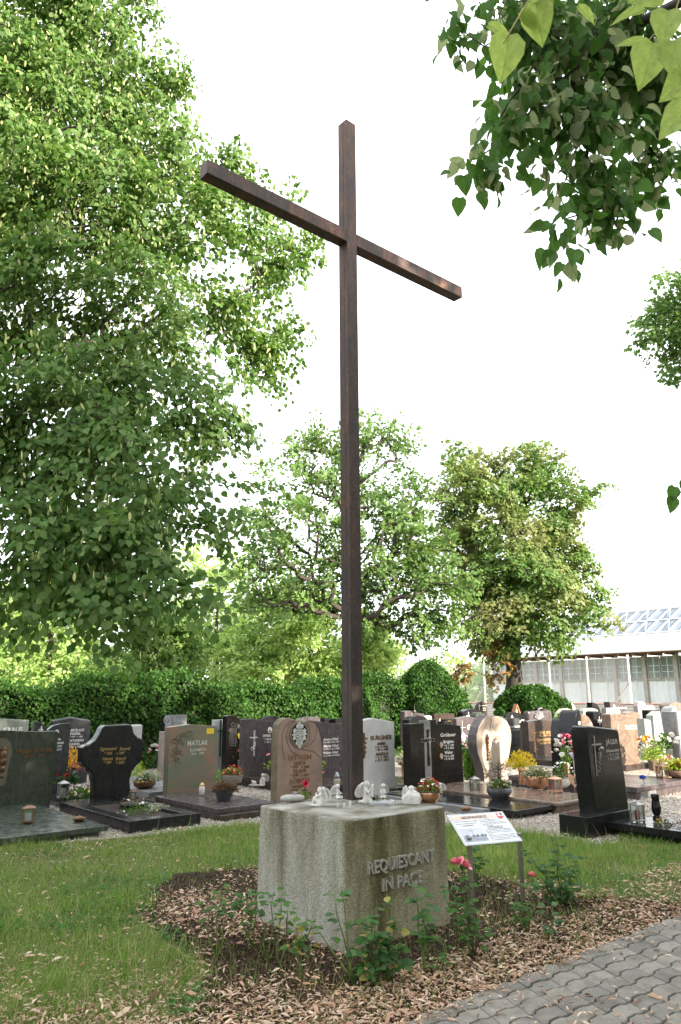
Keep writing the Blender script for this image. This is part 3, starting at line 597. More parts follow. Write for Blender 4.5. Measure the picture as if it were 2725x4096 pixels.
# --- row 1, left to right
st = headstone('gutter', 'wide green granite grave at the left edge with bronze lettering and a low flat ledger', -150, 216, 2903, G_GREEN, th=.15, v=11.75,
    outline=[(-.5, -.02), (.46, -.02), (.5, .93), (.49, .955), (.465, .965), (.3, .965), (.12, .975), (-.1, .995), (-.3, 1.0), (-.46, .985), (-.5, .96)], tpos=.25)
lettering(st, [('PAULA GÜTTER', 50, 2996, 15, 196), ('1915 – 1998', 84, 3015, 11, 164)], M_GOLD, .008)
mb = MB(); pts = [st.hit(a_, b_) for a_, b_ in [(-100, 3130), (5, 3125), (20, 3050), (36, 2990), (30, 2950), (10, 2935), (-100, 2930)]]; mb.prism(pts, -.012, .0); mb.build('niche', granite('green_granite_niche', (.10, .095, .07), (.14, .135, .10), (.18, .17, .13), 110, 0, 3, .6), st.stone, .004)
a0 = st.hit(2, 2980); mb = MB()
for zz, rr_ in ((0, .035), (-.07, .05), (-.16, .045), (-.26, .035), (-.36, .02)): mb.ball((a0[0], -.03, a0[1]+zz), rr_, 8, 6, 1, .6, 1.5)
mb.build('bronze_figure', M_BRONZE, st.stone, sm=True)
slab(st, 'ledger', 2.55, 3.97+.13, 9.1, 11.7, .055, .115, G_GREEN); slab(st, 'ledger_base', 2.6, 4.02, 9.16, 11.7, -.03, .055, G_GREEN)

CROSS = [(-.25, -.02), (.36, -.02), (.30, .30), (.33, .40), (.40, .47), (.485, .52), (.50, .60), (.50, .75), (.49, .80), (.40, .83), (.33, .88), (.30, .97), (.26, 1.0), (-.16, .995), (-.21, .96), (-.24, .90), (-.30, .82), (-.38, .775), (-.47, .755), (-.5, .73), (-.5, .56), (-.47, .515), (-.38, .47), (-.31, .40), (-.27, .28)]
st = headstone('smerd', 'polished black cross shaped gravestone with gold italic lettering and planted kerb', 318, 560, 2886, G_BLACKV, th=.2, v=11.35, outline=CROSS, bev=.02, tpos=.6)
lettering(st, [('Sigismund  Smerd', 387, 2990, 13, 508), ('* 1926     + 1997', 404, 3007, 11, 486), ('Hanna  Smerd', 397, 3029, 13, 490), ('* 1937     + 2020', 401, 3044, 11, 484)], M_GOLDB, .003, bold=.0, shear=.25)
c0 = (4.35, 5.32); slab(st, 'kerb', c0[0], c0[1], 9.05, 9.23, -.03, .14, G_BLACKV); slab(st, 'kerb', c0[0], c0[0]+.17, 9.233, 11.3, -.03, .139, G_BLACKV); slab(st, 'kerb', c0[1]-.17, c0[1], 9.233, 11.3, -.03, .141, G_BLACKV)
slab(st, 'planting_soil', c0[0]+.172, c0[1]-.172, 9.235, 11.25, -.02, .10, M_SOIL, 0); slab(st, 'stone_foot', c0[0]+.18, c0[1]-.18, 10.95, 11.6, 0, .12, G_BLACKV)

st = headstone('matlak', 'pink and green veined gravestone with carved roses and a yellow notice stuck on', 665, 853, 2889, G_MATL, 'gableL', .15, v=11.18, taper=1.03, tpos=.42)
lettering(st, [('MATLAK', 738, 2975, 19, 820), ('ELISABETH', 748, 2998, 11, 810), ('1910 - 1997', 750, 3013, 10, 803)], mat('worn_white_inlay', (.55, .55, .50), .7), .003, bold=.005)
rose = []
for (cx, cy, rr_) in ((745, 2928, 13), (722, 2930, 9), (705, 2945, 12), (685, 2955, 10), (708, 2958, 9), (693, 2990, 11), (688, 3012, 10), (706, 3000, 9), (695, 3030, 9)):
    for k in (1, .55): rose.append([(cx+rr_*k*math.cos(t), cy+rr_*k*math.sin(t)*1.05) for t in np.linspace(0, 6.0, 9)])
    rose.append([(cx-rr_, cy+rr_*.6), (cx-rr_*1.9, cy+rr_*.3), (cx-rr_*1.2, cy-rr_*.4)]); rose.append([(cx+rr_, cy+rr_), (cx+rr_*1.6, cy+rr_*1.7), (cx+rr_*.5, cy+rr_*1.5)])
rose.append([(735, 2935), (710, 2940), (695, 2970), (690, 3030), (692, 3072)])
line_art(st, rose, .0042, mat('carved_shadow_stone', (.12, .10, .08), .8), 'rose_relief', -.001)
x0, z0 = st.hit(815, 2929); x1, z1 = st.hit(844, 2906); MB().box(x0, x1, -.003, -.0005, z0, z1).build('yellow_notice', mat('yellow_paper', (.85, .62, .03), .6), st.stone)
mb = MB(); 
for k in range(5): mb.box(x0+.01, x1-.01 if k else x1-.03, -.0036, -.0031, z1-.02-k*.016, z1-.016-k*.016)
mb.build('notice_print', mat('brown_print', (.35, .2, .02), .6), st.stone)
slab(st, 'base_slab', 5.62, 6.65, 9.02, 11.4, -.03, .08, G_TAN if False else G_BROWN); slab(st, 'ledger', 5.64, 6.6, 9.17, 10.95, .081, .145, G_PURPLE)

st = headstone('lettgen', 'rough rose granite gravestone with swirled grooves, oval black inset and bronze lettering', 1097, 1278, 2868, G_ROSE, th=.17, v=9.93, side=G_ROSESIDE, bev=.012,
    outline=[(-.5, -.02), (.5, -.02), (.495, .55), (.47, .72), (.42, .84), (.34, .925), (.24, .965), (.12, .95), (.0, .94), (-.10, .965), (-.18, .985), (-.30, 1.0), (-.40, .975), (-.47, .92), (-.495, .80)], tpos=.2)
line_art(st, [[(1125, 3035), (1117, 2990), (1116, 2940), (1128, 2905), (1150, 2885), (1170, 2878)], [(1178, 3017), (1150, 3000), (1136, 2965), (1135, 2930), (1145, 2900), (1160, 2888), (1172, 2882)], [(1190, 2994), (1215, 2998), (1245, 3007), (1273, 3032)],
    [(1195, 2990), (1225, 2980), (1248, 2955), (1256, 2925), (1254, 2895)], [(1200, 2988), (1220, 2970), (1229, 2945), (1229, 2920), (1222, 2900), (1210, 2888)], [(1270, 2940), (1262, 2910), (1248, 2890), (1232, 2882), (1215, 2882)]], .006, mat('groove_shadow', (.09, .06, .045), .9), 'groove', .0)
o_ = oval(st, 1184, 2933, 37, 52, G_ROSESIDE, 'oval_rim', -.012); oval(st, 1184, 2932, 31, 44, G_BLACK, 'oval_inset', -.020)
mb = MB(); cxx, czz = st.hit(1183, 2935); sc_ = st.hit(1193, 2935)[0]-cxx
for i in range(40):
    r_ = sc_*2.1*math.sqrt(i/40); t = i*2.4; mb.ball((cxx+r_*math.cos(t)*.75, -.024, czz+r_*math.sin(t)*1.35), sc_*.34, 5, 4)
for k in range(8):
    t = k*math.pi/4+.35; lx, lz = cxx+sc_*2.1*math.cos(t), czz+sc_*2.7*math.sin(t); mb.prism([(lx-sc_*.7, lz), (lx-sc_*.3, lz-sc_*.8), (lx+sc_*.6, lz-sc_*.5), (lx+sc_*.7, lz+sc_*.4), (lx, lz+sc_*.9)], -.024, -.018)
mb.box(cxx-sc_*2.9, cxx+sc_*2.9, -.0235, -.02, czz-sc_*.3, czz+sc_*.3); mb.box(cxx-sc_*.45, cxx+sc_*.45, -.0235, -.02, czz-sc_*4.1, czz+sc_*3.8)
mb.build('grape_relief', mat('grey_relief', (.42, .43, .41), .6), st.stone)
lettering(st, [('LETTGEN', 1142, 3039, 19, 1232), ('ERIKA', 1163, 3057, 13, 1210), ('* 1954   + 2002', 1148, 3070, 9, 1224), ('KLAUS', 1161, 3089, 13, 1211), ('* 1952   + 2011', 1149, 3104, 9, 1222), ('LÖSKEN', 1146, 3132, 18, 1223), ('MARIA', 1156, 3150, 12, 1209), ('* 1920  + 2008', 1144, 3165, 9, 1215), ('ROSEMARIE', 1141, 3184, 11, 1232)], M_GOLD, .008, bold=.015)

st = headstone('burgner', 'white speckled granite gravestone with bronze lettering right behind the cross post', 1408, 1567, 2874, G_WHITE, 'gable', .14, v=9.45, taper=1.0, bev=.012)
lettering(st, [('BURGNER', 1471, 2962, 17, 1556), ('ANNA', 1497, 2983, 12, 1531), ('* 21. 9. 1918', 1489, 2995, 8, 1539), ('+ 18. 6. 1999', 1490, 3006, 8, 1540), ('ANSELM', 1490, 3025, 12, 1540), ('* 4. 9. 1921', 1489, 3037, 8, 1539), ('+ 12. 2. 2014', 1488, 3048, 8, 1542)], M_GOLD, .008, bold=.015)
mb = MB(); x, z = st.hit(1443, 2955); mb.box(x-.012, x+.012, -.02, 0, z-.3, z+.09); mb.box(x-.07, x+.07, -.018, .0005, z-.012, z+.012)
for k in range(9): mb.ball((x+.03*math.sin(k*1.9), -.02, z-.05-.022*k), .016, 6, 5)
mb.build('bronze_flower_cross', M_BRONZE, st.stone)
slab(st, 'base_slab', 8.35, 9.35, 9.2, 9.66, -.03, .06, G_WHITE); slab(st, 'ledger', 8.40, 8.40+.62, 6.95, 9.19, -.03, .10, G_GREY)

GB = granite('black_granite_brown_fleck', (.005, .005, .005), (.012, .011, .010), (.035, .031, .027), 150, 0, 3, .12)
st = headstone('groebner', 'black gravestone with rough grey strip, cross with heart and white lettering', 1628, 1838, 2883, GB, th=.17, v=9.0, tpos=.48,
    outline=[(-.5, -.02), (.5, -.02), (.485, .895), (.30, .925), (.0, .945), (.0, 1.0), (-.12, .995), (-.22, .985), (-.225, .96), (-.495, .955)])
x0 = st.hit(1685, 3000)[0]; x1 = st.hit(1711, 3000)[0]; MB().box(x0, x1, -.006, .1, .1, st.h*.985).build('rough_strip', granite('hewn_grey', (.22, .22, .215), (.32, .32, .31), (.12, .12, .12), 120, 0, 5, .8, bump=.9), st.stone)
xa, za = st.hit(1671, 2974); xb, zb = st.hit(1725, 2958); xm0 = st.hit(1693, 2900)[0]; xm1 = st.hit(1703, 2900)[0]; zt = st.hit(1698, 2922)[1]; zl = st.hit(1698, 3068)[1]
MB().box(xa, xb, -.010, 0, za, zb).box(xm0, xm1, -.0105, 0, zl, zt).build('cross', G_BLACK, st.stone)
e_ = .004; mb = MB()
for (a_, b_, c_, d_) in ((xa, xb, zb-e_, zb), (xa, xb, za, za+e_)): mb.box(a_, xm0, -.012, 0, c_, d_); mb.box(xm1, b_, -.012, 0, c_, d_)
for xx in (xa, xb-e_): mb.box(xx, xx+e_, -.0125, 0, za, zb)
mb.build('cross_outline', M_SILV, st.stone)
hx, hz = st.hit(1702, 2966); k_ = .0028; MB().tube([(hx+k_*16*math.sin(t)**3, -.016, hz+k_*1.25*(13*math.cos(t)-5*math.cos(2*t)-2*math.cos(3*t)-math.cos(4*t))) for t in np.linspace(0, 2*math.pi, 28)], .006, 6).build('heart', M_SILV, st.stone, sm=True)
MB().box(xm1-.012, xm1-.002, -.016, 0, zl+.15, zt-.05).build('cross_rod', M_SILV, st.stone)
lettering(st, [('Gröbner', 1750, 2953, 14, 1812), ('Brigitte', 1762, 2979, 12, 1803), ('* 16. 11. 1939', 1763, 2992, 8, 1803), ('+ 9. 2. 2022', 1764, 3003, 8, 1803), ('Walter', 1766, 3022, 12, 1799), ('* 25. 2. 1940', 1764, 3035, 8, 1803), ('+ 15. 10. 2024', 1764, 3046, 8, 1803)], M_WHITE, .002)
for cy in (2985, 3030): oval(st, 1753, cy, 6.5, 12, M_SILV, 'portrait_frame', -.002); oval(st, 1753, cy, 5.2, 10, mat('portrait_print', (.5, .33, .27), .5), 'portrait', -.005)
gf = uv(W(2047, 3255, .11)); gr = uv(W(2219, 3222, .11)); slab(st, 'ledger', gf[0], gr[0], gf[1], 9.05, .055, .115, G_BLACK); slab(st, 'ledger_base', gf[0]+.06, gr[0]-.06, gf[1]+.06, 9.0, -.03, .055, G_BLACK)

FO = [(-.33, -.02), (.36, -.02), (.30, .10), (.33, .22), (.42, .40), (.485, .58), (.5, .68), (.47, .80), (.38, .90), (.22, .965), (.08, .985), (-.02, .975), (-.16, 1.0), (-.30, .93), (-.42, .82), (-.485, .70), (-.5, .58), (-.47, .42), (-.38, .25), (-.33, .12)]
st = headstone('faehnrich', 'beige leaf shaped gravestone with bronze figure in a pale niche and white lettering', 1893, 2037, 2868, G_BEIGE, th=.22, v=9.6, outline=FO, side=G_PURPLE, bev=.012, tpos=.35)
lettering(st, [('Fähnrich', 1961, 2952, 18, 2019), ('* 2. 9. 1930', 1990, 2968, 7, 2022), ('Martin', 1961, 2978, 9, 1984), ('+ 5. 11. 1993', 1990, 2980, 7, 2023)], M_WHITE, .002, bold=.01)
oval(st, 1934, 3005, 19, 82, mat('pale_niche_plaster', (.62, .56, .47), .8), 'niche', -.004)
mb = MB(); x, z = st.hit(1933, 2950)
for dz, rr_, sxx in ((.0, .026, 1), (-.05, .04, 1.1), (-.11, .042, .9), (-.17, .036, .9), (-.23, .034, .9), (-.29, .036, .9), (-.34, .032, 1), (-.39, .03, 1.1)): mb.ball((x+.004*math.sin(dz*60), -.035, z+dz), rr_, 9, 6, sxx, .8, 1.3)
mb.ball((x-.012, -.06, z-.03), .018, 7, 5); mb.box(x-.035, x+.035, -.06, 0, z-.44, z-.41); mb.build('madonna_figure', M_BRONZE, st.stone, sm=True)
MB().tube([(st.hit(a_, b_)[0], -.001, st.hit(a_, b_)[1]) for a_, b_ in [(1948, 2880), (1955, 2890), (1950, 2910), (1948, 2930)]], .008, 5).build('groove', G_PURPLE, st.stone)
ff = uv(W(2300, 3213, .14)); fl = ff[0]-.86; slab(st, 'ledger', ff[0]-.5, ff[0]+.5, ff[1], 9.6, .09, .15, G_TAN, .02); slab(st, 'ledger_base', ff[0]-.46, ff[0]+.44, ff[1]+.05, 9.5, -.03, .09, G_TAN, .02)
st.root['label'] = 'beige leaf shaped gravestone with bronze figure in a pale niche and white lettering'

st = headstone('bitner', 'brown gravestone with gold lettering and a slender bronze cross with vine', 2102, 2214, 2890, G_TAN if False else G_BROWN, 'gableL', .2, v=11.2, taper=.97, tpos=.42, lean=-.02)
lettering(st, [('ELENA  BITNER', 2146, 2947, 11, 2201), ('*10.2.1909 + 1.4.1991', 2143, 2958, 8, 2205), ('JOHANN RUDKOWSKI', 2136, 2977, 11, 2212), ('*20.4.1912 + 14.11.2002', 2144, 2988, 8, 2209)], M_GOLDB, .004, bold=.02)
cross_art(st, 2129, 2918, 3034, 10, 2942, .009, M_GOLD)
mb = MB()
for k in range(14): x, z = st.hit(2129+8*math.sin(k*2.3), 2950+k*5); mb.ball((x, -.015, z), .013, 6, 4)
mb.build('vine', M_GOLD, st.stone); slab(st, 'ledger', *(lambda a: (a-.1, a+1.0))(uv(st.root.location)[0]-.55), 8.8, 11.2, -.03, .12, G_BROWN)

st = headstone('jaeger', 'polished black gravestone at the right leaning slightly with metal cross and rose', 2342, 2482, 2916, G_BLACK, th=.22, v=5.32, bev=.014, tpos=.15,
    outline=[(-.40, -.02), (.52, -.02), (.46, .5), (.40, .90), (.385, .935), (.35, .95), (-.44, 1.0), (-.49, .985), (-.5, .955), (-.46, .4)])
cross_art(st, 2372, 2956, 3116, 19, 2993, .009, M_PEWTER); mb = MB()
for k in range(16): x, z = st.hit(2381+4*math.sin(k*2.1), 3012+k*6); mb.ball((x, -.015, z), .007 if k > 1 else .016, 6, 5, 1.3, .6, 1.1)
x, z = st.hit(2385, 3008); mb.ball((x, -.03, z), .028, 8, 6); mb.tube([(x, -.02, z), (x-.02, -.02, z-.12), (x+.01, -.02, z-.3)], .005); mb.build('rose_ornament', M_PEWTER, st.stone, sm=True)
lettering(st, [('JÄGER', 2411, 2993, 19, 2458), ('Alexander', 2411, 3024, 13, 2465), ('* 19. 9. 1953', 2417, 3040, 10, 2462), ('+ 15. 3. 2005', 2418, 3055, 10, 2464)], M_SILV, .005, bold=.005)
jc = uv(W(2371, 3277, .24)); slab(st, 'plinth', jc[0]-.16, jc[0]+.78, jc[1]+.02, jc[1]+.40, -.03, .235, G_BLACK)
jf = uv(W(2385, 3297, .14)); slab(st, 'ledger', jf[0]-.06, jf[0]+.62, jf[1]-2.2, jf[1]+.02, .075, .15, G_BLACK); slab(st, 'ledger_base', jf[0], jf[0]+.56, jf[1]-2.15, jf[1]-.02, -.03, .075, G_BLACK)

# --- second row
st = headstone('kraus', 'pale green gravestone with white capital lettering standing at the far left', -90, 93, 2851, G_PALEG, 'slopeR', .12, v=14.2)
lettering(st, [('KRAUS', 2, 2911, 18, 78)], M_WHITE, .003, bold=.03)
st = headstone('notch', 'dark veined gravestone with a v notched top, small cross and portrait', 119, 265, 2868, G_SLATE, th=.1, v=13.2,
    outline=[(-.5, -.02), (.5, -.02), (.48, .96), (.2, .955), (-.0, .93), (-.1, .89), (-.14, .865), (-.2, .92), (-.32, .975), (-.5, 1.0)], tpos=.02)
lettering(st, [('na', 216, 2946, 11, 231), ('stein', 216, 2961, 11, 243), ('1930', 216, 2974, 8, 235), ('2019', 214, 2987, 8, 234)], M_WHITE, .002, shear=.2)
cross_art(st, 152, 2888, 2921, 10, 2903, .010, M_WHITE); oval(st, 216, 2913, 8, 10, M_WHITE, 'portrait', -.002, True)
st = headstone('fassel', 'dark grey gabled gravestone with white lettering before the hedge', 196, 344, 2853, G_SLATE, 'gable', .16, v=14.6, bev=.03, tpos=.45)
lettering(st, [('NIKOLAUS', 266, 2912, 10, 325), ('FASSEL', 270, 2926, 10, 312), ('* 1927  + 1987', 266, 2936, 6, 320), ('KATHARINA', 262, 2953, 10, 324), ('FASSEL', 265, 2967, 9, 309), ('* 1927  + 1995', 264, 2976, 6, 309)], M_WHITE, .002)
st = headstone('whitesmall', 'plain white granite gravestone between the black cross stone and pink veined stone', 486, 554, 2889, G_WHITE, 'flat', .14, v=13.4, bev=.03)
st = headstone('christ', 'blue grey gravestone with an engraved bearded head before the hedge', 646, 730, 2851, G_BLUE, 'flat', .16, v=14.6, side=G_BLACK)
hc = [[(657+13*math.cos(t)+k, 2872+16*math.sin(t)) for t in np.linspace(0, 6.3, 14)] for k in (0, 3)] + [[(650, 2880), (655, 2890), (657, 2896), (662, 2888), (666, 2878)], [(652, 2868), (656, 2866)], [(660, 2866), (664, 2868)], [(658, 2868), (657, 2876)]]
for k in range(7): hc.append([(682+k*6, 2868+3*math.sin(k)), (686+k*6, 2862), (690+k*5, 2872), (684+k*6, 2878)])
line_art(st, hc, .004, mat('light_engraving', (.5, .52, .54), .7), 'engraving', 0)
st = headstone('pinkslim', 'slim pale pink granite stele partly hidden behind the pink veined stone', 633, 700, 2917, G_PINK, 'flat', .1, v=13.2)
st = headstone('whitecross', 'white granite gravestone split by a dark green cross', 846, 884, 2873, G_WHITE, 'flat', .12, v=13.4)
cross_art(st, 866, 2873, 3020, 12, 2918, .016, mat('green_black_inlay', (.02, .05, .035), .4))
st = headstone('shepherd', 'black gravestone with engraved robed figure and a framed letter', 894, 1010, 2855, G_BROWN, 'step', .16, v=13.0, side=G_BLACK, tpos=.1)
fg = [[(921+6*math.cos(t), 2893+8*math.sin(t)) for t in np.linspace(0, 6.3, 10)]]
for k in range(6): fg.append([(912+k*4, 2905), (908+k*5, 2940), (908+k*5.5, 2972)])
fg += [[(932, 2890), (934, 2930), (930, 2980)], [(932, 2890), (936, 2886), (938, 2892)], [(912, 2905), (904, 2915), (915, 2922)], [(930, 2905), (936, 2912)], [(905, 2975), (935, 2978)]]
line_art(st, fg, .005, mat('grey_engraving', (.38, .37, .35), .7), 'engraving', 0)
lettering(st, [('N', 943, 2904, 10, 949)], M_WHITE, .002, bold=.02)
line_art(st, [[(941, 2892), (951, 2893), (950, 2907), (940, 2906), (941, 2892)]], .004, M_WHITE, 'letter_frame', 0)
st = headstone('willi', 'purple veined gravestone with praying hands engraved on a cross', 966, 1130, 2872, G_PURPLE, 'archR', .16, v=12.2, taper=1.02, tpos=.1)
lettering(st, [('Willi S.', 1039, 2945, 11, 1085), ('* 08.04.1936', 1046, 2957, 7, 1100), ('+ 21.11.2016', 1046, 2968, 7, 1100)], M_WHITE, .002)
for dx in (-2, 2): cross_art(st, 1003+dx, 2917, 3020, 15, 2946+dx*.7, .0035, M_WHITE)
line_art(st, [[(992, 2988), (1000, 2982), (1004, 2968), (1010, 2963), (1010, 2975), (1004, 2990), (994, 2996), (992, 2988)], [(1000, 2992), (1005, 2975)]], .005, M_WHITE, 'praying_hands', 0)
oval(st, 1068, 2916, 8, 12, M_WHITE, 'portrait', -.002, True)
wu = uv(st.root.location)[0]; slab(st, 'ledger', wu-.55, wu+.5, 9.95, 12.6, .10, .17, G_BROWN); slab(st, 'ledger_base', wu-.5, wu+.46, 10.0, 12.5, -.03, .10, G_BROWN)
st = headstone('roofblack', 'black gable topped gravestone rising behind the purple praying hands stone', 1019, 1127, 2857, G_BLACK, 'roof', .2, v=14.8)
st = headstone('rosytop', 'reddish gravestone with rounded ends behind the rose granite stone', 1186, 1282, 2865, G_PURPLE, 'arch', .2, v=14.0)
st = headstone('hoesl', 'tall brownish purple gravestone with white script lettering left of the post', 1180, 1358, 2880, G_PURPLE, 'wave', .14, v=11.4, tpos=.1)
lettering(st, [('Anton Hösl', 1282, 2962, 10, 1341), ('29.6.1935 / 10.11.1997', 1281, 2972, 6, 1345), ('Marie Hösl', 1282, 2989, 10, 1341), ('5.7.1913 / 12.12.2008', 1281, 2999, 6, 1345), ('Walter Hösl', 1280, 3016, 10, 1339), ('17.11.1946 / 10.10.2012', 1281, 3026, 6, 1345)], M_WHITE, .002, shear=.2)
hu = uv(st.root.location)[0]; slab(st, 'ledger', hu-.3, hu+.62, 9.3, 11.38, .05, .12, G_BROWN)
st = headstone('blackpair', 'small black gravestone block just left of the cross post', 1287, 1330, 2870, G_BLACK, 'slopeR', .16, v=13.6)
st = headstone('blackpairb', 'narrow black gravestone half hidden by the cross post', 1332, 1372, 2875, G_BLACK, 'flat', .16, v=13.4)
st = headstone('ironcross', 'brown wavy topped gravestone carrying a small wrought iron cross', 1609, 1689, 2846, G_TAN if False else G_PURPLE, 'wave', .16, Y=19, tpos=.25)
mb = MB(); x = -.02; z = st.h; mb.tube([(x, -.02, z-.16), (x, -.02, z+.1)], .010, 6); mb.tube([(x-.09, -.02, z-.02), (x+.09, -.02, z-.02)], .008, 6); mb.ball((x, -.02, z-.02), .035, 8, 6)
for s_ in (-1, 1): mb.tube([(x, -.02, z-.12), (x+s_*.07, -.02, z-.08), (x+s_*.12, -.02, z-.12), (x+s_*.08, -.02, z-.16)], .007, 5)
mb.build('iron_cross', M_DARKMET, st.stone)
st = headstone('blackL', 'black gravestone standing close behind the heart cross stone on its left', 1626, 1702, 2866, G_BLACK, 'arch', .2, Y=17, bev=.01)
st = headstone('whitetop', 'low white gravestone with rounded corners peeping over the black ones', 1661, 1722, 2868, G_WHITE, 'flat', .14, Y=20.5, bev=.05)
st = headstone('smallcross', 'dark brown flat topped gravestone with a thin white cross', 1728, 1811, 2861, G_BROWN, 'flat', .16, Y=21)
cross_art(st, 1749, 2880, 2915, 9, 2897, .007, M_WHITE)
st = headstone('goldframe', 'small black gravestone with a gold corner frame', 1770, 1800, 2883, G_BLACK, 'flat', .16, Y=19)
line_art(st, [[(1780, 2890), (1795, 2890), (1795, 2912)]], .008, M_GOLDB, 'gold_frame', 0)
st = headstone('lowblack', 'low black stone block beside the gold framed stone', 1764, 1786, 2892, G_BLACK, 'flat', .2, Y=17.5)
st = headstone('gwig', 'brown veined gravestone with engraved cross and outlined white lettering', 1816, 1925, 2872, G_PURPLE, 'gable', .16, v=12.2, tpos=.45)
lettering(st, [('Gwio', 1858, 2926, 19, 1900)], M_WHITE, .002); cross_art(st, 1840, 2888, 3000, 11, 2917, .006, mat('grey_inlay', (.45, .44, .42), .6))
oval(st, 1842, 2955, 8, 18, mat('grey_inlay2', (.36, .34, .32), .7), 'flame_relief', -.001)
st = headstone('lablack', 'black gently arched gravestone with white cross and script initial', 1841, 1930, 2842, G_BLACK, 'arch', .2, Y=21.5, tpos=.5)
cross_art(st, 1863, 2855, 2876, 9, 2871, .012, M_WHITE); lettering(st, [('La', 1876, 2875, 8, 1887)], M_WHITE, .002, shear=.2)
st = headstone('farcross', 'grey green gravestone with rounded top standing far back by the wall', 1899, 1944, 2813, G_PALEG if False else G_BROWN, 'archhi', .12, Y=31)
cross_art(st, 1907, 2823, 2852, 5, 2831, .012, M_WHITE); line_art(st, [[(1915, 2830), (1936, 2830)], [(1921, 2840), (1934, 2840)], [(1921, 2848), (1934, 2848)]], .008, M_WHITE, 'worn_inscription', 0)
st = headstone('greensmall', 'small dark greenish gravestone behind the leaf shaped one', 1893, 1935, 2856, G_GREEN, 'arch', .2, Y=20)
st = headstone('schneider', 'dark grey patterned gravestone with thin lettering behind the leaf shaped stone', 1975, 2072, 2872, G_SLATE, 'step', .14, v=11.9, tpos=.12)
lettering(st, [('FRANZISKA SCHNEIDER', 2000, 2922, 8, 2069), ('* 4.9.1920 + 21.11.1996', 2010, 2933, 6, 2066)], mat('grey_letters', (.4, .4, .4), .5), .002)
st = headstone('ilcs', 'black gravestone with a white cross and tall lettering squeezed behind others', 2015, 2088, 2857, G_BLACK, 'arch', .14, Y=19.5)
cross_art(st, 2037, 2869, 2884, 4, 2878, .01, M_WHITE); lettering(st, [('ILCS', 2062, 2900, 11, 2087)], M_WHITE, .002)
st = headstone('shell', 'brown gravestone with a carved shell in its middle behind the gold lettered stone', 2106, 2206, 2855, G_TAN if False else G_PURPLE, 'flat', .2, Y=20.5, bev=.05)
mb = MB(); 
for k in range(7):
    a_ = math.pi*(.12+.76*k/6); x, z = st.hit(2143, 2888); mb.tube([(x, -.01, z), (x+.22*math.cos(a_), -.02, z+.22*math.sin(a_))], [.015, .035], 6)
mb.build('shell_relief', G_GREY, st.stone)
st = headstone('blackarch', 'black gravestone with a rounded arch and pale ring on its front', 2136, 2170, 2836, G_BLACK, 'round', .14, Y=25)
line_art(st, [[(2153+9*math.cos(t), 2852-9*math.sin(t)) for t in np.linspace(0, math.pi, 9)]], .012, mat('grey_inlay', (.45, .44, .42)), 'ring', 0)
st = headstone('blackwing', 'dark gravestone with sloping shoulder beside the black arched stone', 2166, 2203, 2846, G_GREY if False else G_BROWN, 'archR', .14, Y=24.5)
st = headstone('plaque', 'pale sandstone gravestone with a dark square plaque', 2229, 2298, 2846, G_SAND, 'archhi', .2, Y=24)
x0, z0 = st.hit(2254, 2880); x1, z1 = st.hit(2280, 2857); MB().box(x0, x1, -.01, 0, z0, z1).build('plaque', G_BLUE, st.stone)
st = headstone('tallcurveback', 'dark grey curved gravestone half hidden left of the tall black curved one', 2243, 2268, 2885, G_BLUE if False else G_BLACK, 'qroundL', .28, v=8.2)
st = headstone('tallcurve', 'tall polished black curved gravestone left of the leaning black one', 2291, 2318, 2852, G_BLACK, 'qroundL', .34, v=7.9, bev=.02)
line_art(st, [[(2307+5*k*math.cos(t), 2905+7*k*math.sin(t)) for t in np.linspace(0, 5.8, 10)] for k in (1, .5)], .006, M_WHITE, 'rose_engraving', 0)
st = headstone('redround', 'reddish brown quarter round gravestone beside the tall black curved one', 2319, 2373, 2869, G_TAN, 'qround', .14, v=8.3, tpos=.05)
oval(st, 2352, 2908, 4, 5, M_WHITE, 'portrait', -.002)
st = headstone('blackfan', 'black rounded two part gravestone near the white wall', 2344, 2377, 2831, G_BLACK, 'qroundL', .14, Y=27)
st = headstone('blackfanb', 'tall black quarter round gravestone near the white wall', 2363, 2404, 2823, G_BLACK, 'qround', .2, Y=26.5, tpos=.05)
st = headstone('greenblock', 'low pale green gravestone with an arched panel', 2326, 2392, 2845, G_PALEG, 'arch', .2, Y=24)
st = headstone('blackcurl', 'polished black s curved gravestone with white plant cross', 2366, 2432, 2858, G_BLACK, 'wave', .2, Y=17, tpos=.1)
cross_art(st, 2388, 2880, 2914, 9, 2903, .007, M_WHITE); line_art(st, [[(2381, 2892), (2384, 2900), (2388, 2905)], [(2396, 2890), (2392, 2899), (2389, 2905)], [(2379, 2900), (2384, 2903)], [(2397, 2900), (2392, 2904)]], .008, M_WHITE, 'leaves_engraving', 0)
st = headstone('steub', 'purple brown rounded gravestone with stars and script right below the brick wall', 2435, 2504, 2822, G_PURPLE, 'archR', .24, Y=28, tpos=.15)
lettering(st, [('Steubner', 2462, 2850, 8, 2496)], M_WHITE, .002, shear=.1)
for q_ in ((2445, 2836), (2450, 2842), (2440, 2846)): cross_art(st, q_[0], q_[1]-4, q_[1]+4, 3, q_[1], .012, M_WHITE, 'star')
st = headstone('greyblock', 'low two tone grey gravestone with small portrait in the far row', 2418, 2480, 2846, G_GREY, 'flat', .16, Y=23.5)
oval(st, 2467, 2862, 3, 4, M_WHITE, 'portrait', -.002)
st = headstone('fuchs', 'large brown veined gravestone with a raised wavy shoulder and white script', 2436, 2545, 2868, G_TAN, 'wave', .22, v=8.84, bev=.014, tpos=.15)
lettering(st, [('Franziska Fuchs', 2489, 2925, 10, 2536), ('* 9.1.1907  + 5.2.1999', 2489, 2934, 6, 2537)], M_WHITE, .002, shear=.15)
